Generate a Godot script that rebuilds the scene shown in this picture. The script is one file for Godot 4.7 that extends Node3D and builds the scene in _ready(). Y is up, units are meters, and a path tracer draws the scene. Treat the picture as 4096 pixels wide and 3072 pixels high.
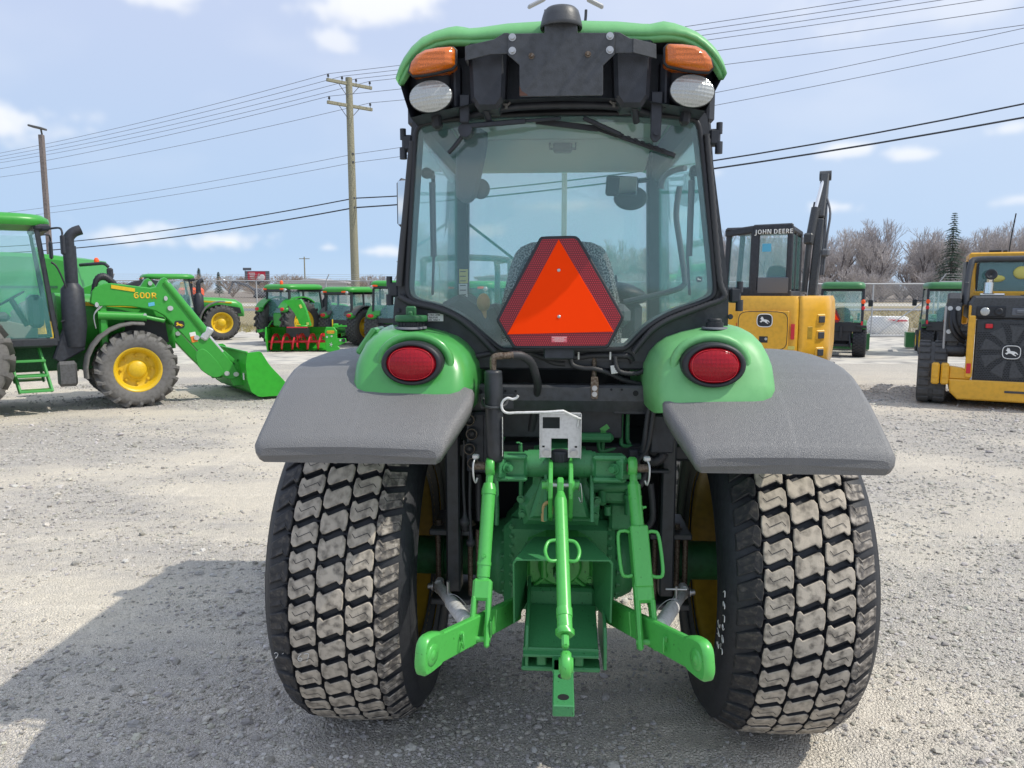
extends Node3D
# A dealer's gravel yard: the rear of a cab tractor close up, more machines behind it, under a bright spring sky.

var M := {}
var rng := RandomNumberGenerator.new()
const UP := Vector3.UP

# ---------- geometry collector: shapes are added to one SurfaceTool and committed as one mesh ----------
class G:
	var st := SurfaceTool.new()
	func _init():
		st.begin(Mesh.PRIMITIVE_TRIANGLES)
		st.set_smooth_group(-1)
	func flat():
		st.set_smooth_group(-1)
		return self
	func smooth(g = 1):
		st.set_smooth_group(g)
		return self
	var warp = null
	func t(a, b, c):
		if warp != null:
			a = warp.call(a); b = warp.call(b); c = warp.call(c)
		st.add_vertex(a); st.add_vertex(b); st.add_vertex(c)
	func q(a, b, c, d):
		t(a, b, c); t(a, c, d)
	func box(c: Vector3, s: Vector3, bev := 0.0, b := Basis()):
		flat()
		var h = s * 0.5
		bev = minf(bev, minf(h.x, minf(h.y, h.z)) * 0.9)
		var P = func(sx, sy, sz, k):
			var v = Vector3(sx * (h.x - (bev if k != 0 else 0.0)), sy * (h.y - (bev if k != 1 else 0.0)), sz * (h.z - (bev if k != 2 else 0.0)))
			return c + b * v
		for s1 in [-1, 1]:
			var f = [P.call(s1, -1, -1, 0), P.call(s1, 1, -1, 0), P.call(s1, 1, 1, 0), P.call(s1, -1, 1, 0)]
			var g = [P.call(-1, s1, -1, 1), P.call(-1, s1, 1, 1), P.call(1, s1, 1, 1), P.call(1, s1, -1, 1)]
			var e = [P.call(-1, -1, s1, 2), P.call(1, -1, s1, 2), P.call(1, 1, s1, 2), P.call(-1, 1, s1, 2)]
			for r in [f, g, e]:
				if s1 < 0: q(r[0], r[1], r[2], r[3])
				else: q(r[3], r[2], r[1], r[0])
		if bev > 0.0:
			for a in [-1, 1]:
				for d in [-1, 1]:
					var w = a * d
					var z = [P.call(a, d, -1, 0), P.call(a, d, 1, 0), P.call(a, d, 1, 1), P.call(a, d, -1, 1)]
					var y = [P.call(a, -1, d, 0), P.call(a, 1, d, 0), P.call(a, 1, d, 2), P.call(a, -1, d, 2)]
					var x = [P.call(-1, a, d, 1), P.call(1, a, d, 1), P.call(1, a, d, 2), P.call(-1, a, d, 2)]
					if w > 0: q(z[3], z[2], z[1], z[0]); q(y[0], y[1], y[2], y[3]); q(x[3], x[2], x[1], x[0])
					else: q(z[0], z[1], z[2], z[3]); q(y[3], y[2], y[1], y[0]); q(x[0], x[1], x[2], x[3])
					for f2 in [-1, 1]:
						var k = [P.call(a, d, f2, 0), P.call(a, d, f2, 1), P.call(a, d, f2, 2)]
						if w * f2 > 0: t(k[2], k[1], k[0])
						else: t(k[0], k[1], k[2])
		return self
	static func frame(d: Vector3) -> Basis:
		d = d.normalized()
		var u = d.cross(Vector3.UP if absf(d.y) < 0.9 else Vector3.RIGHT).normalized()
		return Basis(u, d, u.cross(d))
	func ring(c: Vector3, b: Basis, r: float, n: int, ry := -1.0) -> Array:
		var a := []
		for i in n:
			var w = TAU * i / n
			a.append(c + b.x * cos(w) * r + b.z * sin(w) * (r if ry < 0 else ry))
		return a
	func strip(r0: Array, r1: Array, closed := true):
		var n = r0.size()
		for i in (n if closed else n - 1):
			var j = (i + 1) % n
			q(r0[i], r0[j], r1[j], r1[i])
	func fan(r: Array, rev := false):
		var c := Vector3.ZERO
		for p in r: c += p
		c /= r.size()
		for i in r.size():
			if rev: t(c, r[(i + 1) % r.size()], r[i])
			else: t(c, r[i], r[(i + 1) % r.size()])
	func cyl(a: Vector3, b: Vector3, r0: float, r1 := -1.0, n := 14, cap := true):
		if r1 < 0: r1 = r0
		var f = G.frame(b - a)
		var x = ring(a, f, r0, n); var y = ring(b, f, r1, n)
		smooth(); strip(x, y); flat()
		if cap: fan(x, true); fan(y)
		return self
	func loft(rings: Array, closed := true, cap0 := true, cap1 := true, sm := true):
		if sm: smooth()
		for i in rings.size() - 1: strip(rings[i], rings[i + 1], closed)
		flat()
		if cap0: fan(rings[0], true)
		if cap1: fan(rings[-1])
		return self
	# lathe: profile of (radius, distance along the axis)
	func lathe(o: Vector3, ax: Vector3, prof: Array, n := 24, ry := 1.0, sharp := false):
		var f = G.frame(ax)
		var d = ax.normalized()
		var prev = null
		smooth()
		var g = 1
		for p in prof:
			var r = ring(o + d * p.y, f, maxf(p.x, 0.00001), n, maxf(p.x, 0.00001) * ry)
			if prev != null:
				if sharp: g += 1; st.set_smooth_group(g)
				strip(prev, r)
			prev = r
		flat()
		return self
	static func spline(pts: Array, sub: int, closed := false) -> Array:
		var o := []
		var n = pts.size()
		for i in (n if closed else n - 1):
			var a = pts[(i - 1 + n) % n] if closed or i > 0 else pts[0]
			var b = pts[i]; var c = pts[(i + 1) % n]
			var d = pts[(i + 2) % n] if closed or i + 2 < n else pts[n - 1]
			for k in sub: o.append(b.cubic_interpolate(c, a, d, float(k) / sub))
		if not closed: o.append(pts[-1])
		return o
	func tube(pts: Array, r: float, n := 8, sub := 4, closed := false, ridge := 0.0):
		var p = G.spline(pts, sub, closed) if sub > 1 else pts
		var rings := []
		var m = p.size()
		var u := Vector3.ZERO
		for i in m:
			var d = (p[(i + 1) % m] if closed or i < m - 1 else p[i]) - (p[(i - 1 + m) % m] if closed or i > 0 else p[i])
			d = d.normalized()
			if u == Vector3.ZERO: u = d.cross(Vector3.UP if absf(d.y) < 0.9 else Vector3.RIGHT)
			u = (u - d * u.dot(d)).normalized()
			var rr = r + (ridge if i % 2 == 0 else -ridge)
			rings.append(ring(p[i], Basis(u, d, u.cross(d)), rr, n))
		if closed: rings.append(rings[0])
		return loft(rings, true, not closed, not closed)
	func ell(c: Vector3, s: Vector3, n := 16, b := Basis(), m := 10):
		smooth()
		var prev = null
		for i in m + 1:
			var v = PI * i / m
			var r := []
			for j in n:
				var w = TAU * j / n
				r.append(c + b * Vector3(s.x * sin(v) * cos(w), s.y * cos(v), s.z * sin(v) * sin(w)))
			if prev != null: strip(r, prev)
			prev = r
		return self
	static func inset(poly: Array, d: float) -> Array:
		var o := []
		var n = poly.size()
		var area := 0.0
		for i in n: area += poly[i].cross(poly[(i + 1) % n])
		var s = 1.0 if area > 0 else -1.0
		for i in n:
			var a = (poly[i] - poly[(i - 1 + n) % n]).normalized()
			var b = (poly[(i + 1) % n] - poly[i]).normalized()
			var na = Vector2(-a.y, a.x) * s; var nb = Vector2(-b.y, b.x) * s
			var h = (na + nb).normalized()
			o.append(poly[i] + h * d / maxf(0.35, h.dot(na)))
		return o
	# a polygon in the local x-y plane, drawn out along local z from z0 to z1, edges bevelled
	func prism(poly: Array, z0: float, z1: float, bev := 0.0, x := Transform3D(), sm := false):
		var pin = G.inset(poly, bev) if bev > 0 else poly
		var idx = Geometry2D.triangulate_polygon(PackedVector2Array(pin))
		var s = 1.0 if z1 > z0 else -1.0
		var L = func(p, z): 
			var a := []
			for v in p: a.append(x * Vector3(v.x, v.y, z))
			return a
		var r0 = L.call(pin, z0); var r3 = L.call(pin, z1)
		flat()
		for i in range(0, idx.size(), 3):
			t(r0[idx[i]], r0[idx[i + 1]], r0[idx[i + 2]])
			t(r3[idx[i + 2]], r3[idx[i + 1]], r3[idx[i]])
		if sm: smooth()
		if bev > 0:
			var r1 = L.call(poly, z0 + s * bev); var r2 = L.call(poly, z1 - s * bev)
			strip(r0, r1); strip(r1, r2); strip(r2, r3)
		else: strip(r0, r3)
		flat()
		return self
	# flat bar from a to b, w wide along the side direction, h along the other
	func bar(a: Vector3, b: Vector3, w: float, h: float, bev := 0.003, up := Vector3.UP):
		var d = (b - a).normalized()
		var u = up if absf(d.dot(up)) < 0.98 else Vector3.RIGHT
		var s = d.cross(u).normalized()
		var v = s.cross(d)
		return box((a + b) * 0.5, Vector3(w, h, a.distance_to(b)), bev, Basis(s, v, -d))
	func bolt(c: Vector3, ax: Vector3, r: float, h: float, n := 6):
		cyl(c, c + ax.normalized() * h, r, -1, n)
		return cyl(c, c + ax.normalized() * h * 0.25, r * 1.5, -1, 12)
	func text(s: String, size: float, x: Transform3D, depth := 0.002, font := "Droid Sans", wide := 1.0):
		var tm := TextMesh.new()
		var f := SystemFont.new()
		f.font_names = PackedStringArray([font])
		f.font_weight = 700
		tm.font = f; tm.text = s; tm.font_size = 32; tm.pixel_size = size / 32.0; tm.depth = depth
		for k in tm.get_surface_count():
			st.append_from(tm, k, x * Transform3D(Basis.from_scale(Vector3(wide, 1, 1))))
		return self
	func mesh() -> ArrayMesh:
		st.generate_normals()
		st.index()
		return st.commit()

func V(x, y, z) -> Vector3: return Vector3(x, y, z)
func P2(a: Array) -> Array:
	var o := []
	for i in range(0, a.size(), 2): o.append(Vector2(a[i], a[i + 1]))
	return o
func chaikin(p: Array, n := 2, k := 0.22) -> Array:
	for it in n:
		var o := []
		for i in p.size():
			var a = p[i]; var b = p[(i + 1) % p.size()]
			o.append(a.lerp(b, k)); o.append(a.lerp(b, 1.0 - k))
		p = o
	return p
func oval(cx, cy, rx, ry, n := 28, pw := 1.0) -> Array:
	var o := []
	for i in n:
		var w = TAU * i / n
		var c = cos(w); var s = sin(w)
		o.append(Vector2(cx + rx * signf(c) * pow(absf(c), pw), cy + ry * signf(s) * pow(absf(s), pw)))
	return o
func at3(p: Array, z: float) -> Array:
	var o := []
	for v in p: o.append(Vector3(v.x, v.y, z))
	return o

func part(called: String, parent: Node, g, m, label := "") -> MeshInstance3D:
	var o := MeshInstance3D.new()
	o.name = called
	o.mesh = g.mesh() if g is G else g
	o.material_override = M[m] if m is String else m
	parent.add_child(o, true)
	if label: o.set_meta("label", label)
	return o
func node(called: String, parent: Node, at := Vector3.ZERO) -> Node3D:
	var o := Node3D.new()
	o.name = called
	parent.add_child(o, true)
	o.position = at
	return o
func tag(o: Node, label: String, category: String, group := "", kind := ""):
	if label: o.set_meta("label", label)
	if category: o.set_meta("category", category)
	if group: o.set_meta("group", group)
	if kind: o.set_meta("kind", kind)
	return o
func thing(called: String, label: String, category: String, at := Vector3.ZERO, turn := 0.0, group := "") -> Node3D:
	var o = node(called, self, at)
	o.rotation.y = deg_to_rad(turn)
	return tag(o, label, category, group)

# ---------- materials (base colours are linear) ----------
func ntex(freq: float, sd: int, stops: Array, size := 512, octaves := 4, cell := 0) -> NoiseTexture2D:
	var n := FastNoiseLite.new()
	n.seed = sd; n.frequency = freq; n.fractal_octaves = octaves
	n.noise_type = FastNoiseLite.TYPE_CELLULAR if cell else FastNoiseLite.TYPE_SIMPLEX_SMOOTH
	if cell:
		n.fractal_gain = .6; n.fractal_lacunarity = 2.3
		n.cellular_return_type = FastNoiseLite.RETURN_CELL_VALUE if cell == 1 else FastNoiseLite.RETURN_DISTANCE2_SUB
	var tx := NoiseTexture2D.new()
	tx.width = size; tx.height = size; tx.seamless = true; tx.noise = n
	if stops.size():
		var gr := Gradient.new()
		var offs := PackedFloat32Array(); var cols := PackedColorArray()
		for s in stops:
			offs.append(s[0]); cols.append(s[1] if s[1] is Color else Color(s[1], s[1], s[1]))
		gr.offsets = offs; gr.colors = cols
		tx.color_ramp = gr
	return tx
func lin(r: float, g: float, b: float) -> Color: return Color(r, g, b).linear_to_srgb()
func mat(called: String, c: Color, rough := 0.5, metal := 0.0, extra := {}) -> StandardMaterial3D:
	var m := StandardMaterial3D.new()
	m.resource_name = called
	m.albedo_color = c; m.roughness = rough; m.metallic = metal
	for k in extra: m.set(k, extra[k])
	M[called] = m
	return m
func tri(m: StandardMaterial3D, tex: Texture2D, scale: float, bump: Texture2D = null, depth := 0.1, world := false):
	m.albedo_texture = tex
	m.uv1_triplanar = true
	m.uv1_world_triplanar = world
	m.uv1_scale = Vector3.ONE * scale
	if bump:
		m.heightmap_enabled = true; m.heightmap_texture = bump; m.heightmap_scale = depth
	return m
func materials():
	var dust = ntex(0.02, 3, [[0.0, Color(0.80, 0.80, 0.78)], [0.45, Color(0.95, 0.95, 0.94)], [0.7, Color.WHITE], [1.0, Color.WHITE]])
	var film = ntex(0.03, 9, [[0.0, Color(1, 1, 1)], [0.55, Color(0.97, 0.99, 0.97)], [0.8, Color(0.94, 0.97, 0.95)], [1.0, Color(0.90, 0.94, 0.92)]])
	var even = ntex(0.02, 3, [[0.0, Color(0.93, 0.93, 0.93)], [0.6, Color.WHITE], [1.0, Color.WHITE]])
	var chips = ntex(0.045, 71, [[0.0, Color(.94, .95, .94)], [0.5, Color.WHITE], [0.80, Color.WHITE], [0.84, Color(.80, .83, .78)], [0.90, Color(.60, .60, .57)], [1.0, Color(.45, .43, .40)]], 512, 5)
	var fine = ntex(0.25, 5, [], 512, 3)
	var grain = ntex(0.11, 8, [], 512, 3)
	var pebbled = ntex(0.16, 12, [], 512, 2)
	var rib = Image.create(64, 64, false, Image.FORMAT_RGB8)
	var grid = Image.create(64, 64, false, Image.FORMAT_RGB8)
	var hatch = Image.create(64, 64, false, Image.FORMAT_RGB8)
	for y in 64:
		for x in 64:
			var a = 0.5 + 0.5 * sin(TAU * y / 16.0); var b = 0.5 + 0.5 * sin(TAU * x / 16.0)
			rib.set_pixel(x, y, Color(a, a, a))
			var c = a * 0.6 + b * 0.4
			grid.set_pixel(x, y, Color(c, c, c))
			var h = 0.0 if (x + (8 if (y / 16) % 2 else 0)) % 16 < 5 or y % 16 < 4 else 1.0
			hatch.set_pixel(x, y, Color(1, 1, 1) if h > 0.5 else Color(0.45, 0.35, 0.38))
	var trib = ImageTexture.create_from_image(rib)
	var tgrid = ImageTexture.create_from_image(grid)
	var thatch = ImageTexture.create_from_image(hatch)
	# paint
	tri(mat("green", lin(0.075, 0.36, 0.085), 0.34, 0, {"clearcoat_enabled": true, "clearcoat": 0.4, "clearcoat_roughness": 0.18}), film, 2.2)
	tri(mat("green_dusty", lin(0.17, 0.46, 0.18), 0.45), film, 1.7)
	tri(mat("green_cast", lin(0.055, 0.255, 0.095), 0.42), chips, 2.2, grain, 0.06)
	tri(mat("green_arm", lin(0.085, 0.46, 0.085), 0.36, 0, {"clearcoat_enabled": true, "clearcoat": 0.3, "clearcoat_roughness": 0.25}), chips, 1.9)
	tri(mat("green_dark", lin(0.03, 0.15, 0.055), 0.5), dust, 3.0)
	tri(mat("green_far", lin(0.045, 0.33, 0.045), 0.35), film, 0.8)
	tri(mat("green_compact", lin(0.05, 0.20, 0.07), 0.4), even, 0.7)
	tri(mat("green_bucket", lin(0.035, 0.40, 0.03), 0.4), even, 0.7)
	tri(mat("yellow", lin(0.72, 0.47, 0.015), 0.4), even, 2.0)
	tri(mat("yellow_rim", lin(0.40, 0.25, 0.02), 0.5), dust, 2.0)
	tri(mat("amber_paint", lin(0.76, 0.40, 0.025), 0.38, 0, {"clearcoat_enabled": true, "clearcoat": 0.3, "clearcoat_roughness": 0.2}), even, 1.0)
	mat("orange", lin(0.95, 0.10, 0.01), 0.55)
	mat("orange_plate", lin(1.0, 0.055, 0.004), 0.85, 0, {"metallic_specular": 0.15})
	tri(mat("red_sheet", lin(0.42, 0.018, 0.03), 0.35), thatch, 36.0)
	tri(mat("red_lens", lin(0.50, 0.006, 0.02), 0.2, 0, {"clearcoat_enabled": true, "clearcoat": 0.35, "clearcoat_roughness": 0.06, "metallic_specular": 0.3}), ntex(0.05, 31, [[0.0, 0.65], [1.0, 1.0]], 256), 20.0, tgrid, 0.09)
	tri(mat("amber_lens", lin(0.88, 0.20, 0.012), 0.15, 0, {"clearcoat_enabled": true, "clearcoat": 0.7, "clearcoat_roughness": 0.05}), ntex(0.05, 32, [[0.0, 0.7], [1.0, 1.0]], 256), 16.0, trib, 0.1)
	tri(mat("clear_lens", lin(0.62, 0.64, 0.62), 0.18, 0.25, {"clearcoat_enabled": true, "clearcoat": 0.8, "clearcoat_roughness": 0.06}), ntex(0.05, 33, [[0.0, 0.75], [1.0, 1.0]], 256), 22.0, tgrid, 0.16)
	mat("red", lin(0.62, 0.02, 0.035), 0.4)
	mat("lamp_red", lin(0.6, 0.02, 0.03), 0.2)
	# plastics, rubber
	tri(mat("fender_grey", lin(0.20, 0.20, 0.203), 0.44), ntex(0.30, 14, [[0.0, 0.80], [0.5, 0.96], [1.0, 1.0]], 512, 3), 2.0, pebbled, 0.30)
	M.fender_grey.uv1_scale = Vector3.ONE * 4.0
	tri(mat("black_plastic", lin(0.036, 0.041, 0.054), 0.5), ntex(0.015, 15, [[0.0, 0.7], [1.0, 1.0]]), 2.0, fine, 0.04)
	tri(mat("black_paint", lin(0.034, 0.038, 0.046), 0.42), dust, 2.0, grain, 0.03)
	tri(mat("frame_grey", lin(0.06, 0.064, 0.072), 0.45), dust, 2.5, grain, 0.03)
	tri(mat("under_grey", lin(0.10, 0.10, 0.105), 0.55), dust, 2.5)
	mat("black", lin(0.018, 0.02, 0.025), 0.5)
	mat("deep_black", lin(0.008, 0.009, 0.011), 0.75)
	mat("hose", lin(0.035, 0.036, 0.04), 0.55)
	tri(mat("rubber", lin(0.026, 0.028, 0.034), 0.6), ntex(0.02, 21, [[0.0, 0.7], [0.6, 1.0], [1.0, Color(1.0, 0.97, 0.93)]]), 3.0, grain, 0.08)
	tri(mat("rubber_far", lin(0.075, 0.074, 0.075), 0.75), dust, 1.5)
	tri(mat("rubber_grey", lin(0.16, 0.155, 0.15), 0.8), dust, 1.5)
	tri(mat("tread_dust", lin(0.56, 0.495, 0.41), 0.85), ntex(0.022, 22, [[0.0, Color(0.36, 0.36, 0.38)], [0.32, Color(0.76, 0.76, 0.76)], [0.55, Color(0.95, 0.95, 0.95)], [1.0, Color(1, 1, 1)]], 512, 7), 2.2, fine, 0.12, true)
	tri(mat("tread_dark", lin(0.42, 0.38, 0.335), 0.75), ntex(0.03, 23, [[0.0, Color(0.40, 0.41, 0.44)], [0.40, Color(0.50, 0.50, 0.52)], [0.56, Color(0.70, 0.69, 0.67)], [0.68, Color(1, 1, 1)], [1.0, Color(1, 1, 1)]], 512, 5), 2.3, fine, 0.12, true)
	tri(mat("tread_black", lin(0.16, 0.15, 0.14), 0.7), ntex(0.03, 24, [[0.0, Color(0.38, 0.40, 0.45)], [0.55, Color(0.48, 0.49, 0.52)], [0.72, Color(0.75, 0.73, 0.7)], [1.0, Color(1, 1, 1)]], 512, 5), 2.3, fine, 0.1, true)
	mat("sipe", lin(0.012, 0.012, 0.013), 0.8)
	mat("chalk", lin(0.75, 0.75, 0.74), 0.9)
	# metal
	tri(mat("zinc", lin(0.62, 0.63, 0.64), 0.38, 0.6), even, 6.0)
	mat("steel", lin(0.5, 0.5, 0.5), 0.35, 0.8)
	mat("chrome", lin(0.8, 0.8, 0.8), 0.12, 1.0)
	tri(mat("white_rod", lin(0.78, 0.78, 0.78), 0.35, 0.1), dust, 5.0)
	tri(mat("old_steel", lin(0.24, 0.21, 0.18), 0.6, 0.5), ntex(0.05, 41, [[0.0, Color(0.5, 0.4, 0.33)], [0.5, Color(0.9, 0.85, 0.8)], [1.0, Color.WHITE]], 256), 8.0)
	tri(mat("rust", lin(0.22, 0.10, 0.05), 0.8), dust, 8.0)
	mat("rust_paint", lin(0.10, 0.045, 0.03), 0.7)
	mat("galvanized", lin(0.42, 0.43, 0.44), 0.55, 0.3)
	mat("mesh_wire", lin(0.36, 0.36, 0.37), 0.6, 0.2)
	# glass and cab inside
	mat("glass", Color(0.72, 1.0, 1.0, 0.05), 0.03, 0, {"transparency": BaseMaterial3D.TRANSPARENCY_ALPHA})
	mat("glass_front", Color(0.42, 1.0, 0.95, 0.27), 0.03, 0, {"transparency": BaseMaterial3D.TRANSPARENCY_ALPHA})
	mat("glass_far", Color(0.55, 0.85, 0.83, 0.12), 0.04, 0, {"transparency": BaseMaterial3D.TRANSPARENCY_ALPHA})
	mat("mirror", lin(0.75, 0.78, 0.8), 0.05, 1.0)
	mat("headliner", lin(0.46, 0.46, 0.43), 0.85)
	mat("cab_grey", lin(0.13, 0.14, 0.16), 0.7)
	tri(mat("seat_trim", lin(0.34, 0.34, 0.34), 0.9), ntex(0.09, 51, [[0.0, 0.25], [0.45, 0.5], [0.55, 1.0], [1.0, 1.0]], 256, 2), 4.0)
	tri(mat("seat_cloth", lin(0.07, 0.072, 0.08), 0.9), trib, 14.0)
	mat("paper", lin(0.72, 0.72, 0.69), 0.8)
	mat("paper_yellow", lin(0.62, 0.56, 0.15), 0.8)
	mat("print", lin(0.06, 0.06, 0.06), 0.8)
	mat("white_paint", lin(0.78, 0.78, 0.76), 0.5)
	mat("sky_blue_tag", lin(0.10, 0.42, 0.62), 0.6)
	mat("sticker_orange", lin(0.75, 0.22, 0.03), 0.6)
	mat("tan", lin(0.55, 0.36, 0.16), 0.6)
	mat("red_ad", lin(0.55, 0.02, 0.05), 0.6)
	# wood, plants
	tri(mat("pole_wood", lin(0.40, 0.38, 0.27), 0.85), ntex(0.03, 61, [[0.0, 0.55], [0.5, 0.85], [1.0, 1.0]]), 1.2)
	mat("wire", lin(0.16, 0.17, 0.20), 0.6)
	mat("cable", lin(0.03, 0.035, 0.045), 0.6)
	tri(mat("lamp_pole", lin(0.20, 0.165, 0.155), 0.6), dust, 0.7)
	mat("bark", lin(0.15, 0.13, 0.125), 0.9)
	mat("twig", lin(0.47, 0.43, 0.42), 0.95)
	mat("brush_twig", lin(0.36, 0.28, 0.22), 0.95)
	mat("needle", lin(0.05, 0.085, 0.06), 0.9)
	mat("shed_wall", lin(0.42, 0.41, 0.39), 0.8)
	mat("shed_roof", lin(0.42, 0.40, 0.40), 0.7)
# ---------- the tractor in the foreground; its own axes: x right, z towards its rear, y up ----------
const AXZ := -0.16   # rear axle
const TR := 0.61     # rear tyre radius
func tread_r(u: float) -> float:   # radius of the tread surface across the tyre
	var a = absf(u)
	return TR - 0.010 * (a / 0.16) * (a / 0.16) - maxf(0.0, a - 0.172) * 0.6
func tread_mesh(uc: float, outer: int, sipe: bool) -> ArrayMesh:
	# one tread block at the rear of a wheel (axle at the origin, axis x), facing +z
	var p := P2([-.047, .002, -.043, .026, -.034, .030, -.023, .019, .028, .040, .037, .040, .047, .027, .047, -.002, .043, -.026, .034, -.030, .023, -.019, -.028, -.040, -.037, -.040, -.047, -.027])
	if outer > 0: p = P2([-.047, .002, -.043, .026, -.034, .030, -.023, .019, .026, .039, .030, .040, .030, -.016, -.028, -.040, -.037, -.040, -.047, -.027])
	if outer < 0: p = P2([.047, -.002, .043, -.026, .034, -.030, .023, -.019, -.026, -.039, -.030, -.040, -.030, .016, .028, .040, .037, .040, .047, .027])
	for i in p.size(): p[i] *= Vector2(.95, 1.03)
	var W = func(v: Vector2, d: float) -> Vector3:
		var u = uc + v.x
		var r = tread_r(u) + d
		var w = v.y / TR
		return Vector3(u, sin(w) * r, cos(w) * r)
	var st := G.new()
	var top := []; var rim := []; var low := []
	var pin = G.inset(p, 0.003)
	for i in p.size():
		top.append(W.call(pin[i], 0.0)); rim.append(W.call(p[i], -0.003))
		low.append(W.call(p[i] * Vector2(1.07 if absf(uc + p[i].x) < .22 else 1.0, 1.12), -0.024))
	st.fan(top)
	st.strip(top, rim)
	var side := G.new()
	side.strip(rim, low)
	if sipe:
		for k in [[Vector2(-.030, .004), Vector2(-.020, -.010)], [Vector2(-.020, -.010), Vector2(.020, .008)], [Vector2(.020, .008), Vector2(.031, -.006)]]:
			var d = (k[1] - k[0]).normalized().orthogonal() * 0.0011
			side.q(W.call(k[0] + d, .0012), W.call(k[1] + d, .0012), W.call(k[1] - d, .0012), W.call(k[0] - d, .0012))
	st.st.generate_normals(); side.st.generate_normals()
	var m = st.st.commit()
	side.st.commit(m)
	return m

func big_wheel(t: Node3D, x: float, s: int):
	var w = node("rear_wheel", t, V(x, TR - 0.012, AXZ))
	var g := G.new()
	# carcass: crown, shoulders, side walls, beads
	var prof := []
	for k in [[-.205, .36], [-.238, .41], [-.252, .46], [-.250, .50], [-.240, .53], [-.213, .560], [-.17, .577], [-.1, .584], [0.0, .588], [.1, .584], [.17, .577], [.213, .560], [.240, .53], [.250, .50], [.252, .46], [.238, .41], [.205, .36], [.18, .335]]:
		prof.append(Vector2(k[1], k[0]))
	g.lathe(V(0, 0, 0), V(1, 0, 0), prof, 96)
	for side in [-1, 1]:
		for rr in [.40, .455, .515]:
			g.lathe(V(0, 0, 0), V(side, 0, 0), [Vector2(rr - .006, .230 if rr < .42 else .246), Vector2(rr, .238 if rr < .42 else .2555 if rr < .5 else .2485), Vector2(rr + .006, .230 if rr < .42 else .244)], 96)
	part("tyre", w, g, "rubber")
	# rim: flange, barrel and the disc set towards the outside
	g = G.new()
	g.lathe(V(0, 0, 0), V(s, 0, 0), [Vector2(.365, -.215), Vector2(.372, -.205), Vector2(.345, -.19), Vector2(.335, -.16), Vector2(.315, -.12), Vector2(.305, -.02), Vector2(.30, .09), Vector2(.24, .11), Vector2(.13, .10), Vector2(.12, .10), Vector2(.0, .10)], 64)
	g.lathe(V(0, 0, 0), V(s, 0, 0), [Vector2(.31, .08), Vector2(.335, .16), Vector2(.372, .20), Vector2(.36, .215)], 64)
	for i in 8:
		var a = TAU * i / 8
		g.bolt(V(s * .10, cos(a) * .15, sin(a) * .15), V(-s, 0, 0), .014, .025)
	part("rim", w, g, "yellow_rim")
	# tread: five rows of blocks, 45 round; those turned to the rear one by one, the rest joined
	var N := 45
	var cols := [[-.186, -1, true], [-.0945, 0, true], [0.0, 0, false], [.0945, 0, true], [.186, 1, true]]
	var rest := G.new(); var rest_side := G.new()
	for c in 5:
		var cc = cols[c]
		var m = tread_mesh(cc[0], cc[1], cc[2])
		for i in N:
			var a = TAU * (i + 0.5 * (c % 2)) / N + 0.05 * s
			a = wrapf(a, -PI, PI)
			var b := Basis(V(1, 0, 0), -a)
			if a > -1.05 and a < 1.32:
				var o := MeshInstance3D.new()
				o.name = "tread_block"; o.mesh = m
				w.add_child(o, true)
				o.basis = b
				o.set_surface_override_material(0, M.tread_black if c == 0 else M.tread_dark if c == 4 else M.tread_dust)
				o.set_surface_override_material(1, M.rubber)
			else:
				rest.st.append_from(m, 0, Transform3D(b))
				rest_side.st.append_from(m, 1, Transform3D(b))
	var rm = rest.st.commit()
	rest_side.st.commit(rm)
	var ro := MeshInstance3D.new()
	ro.name = "tread_remainder"; ro.mesh = rm
	w.add_child(ro, true)
	ro.set_surface_override_material(0, M.tread_dark); ro.set_surface_override_material(1, M.rubber)
	ro.set_meta("kind", "stuff")
	return w

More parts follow.
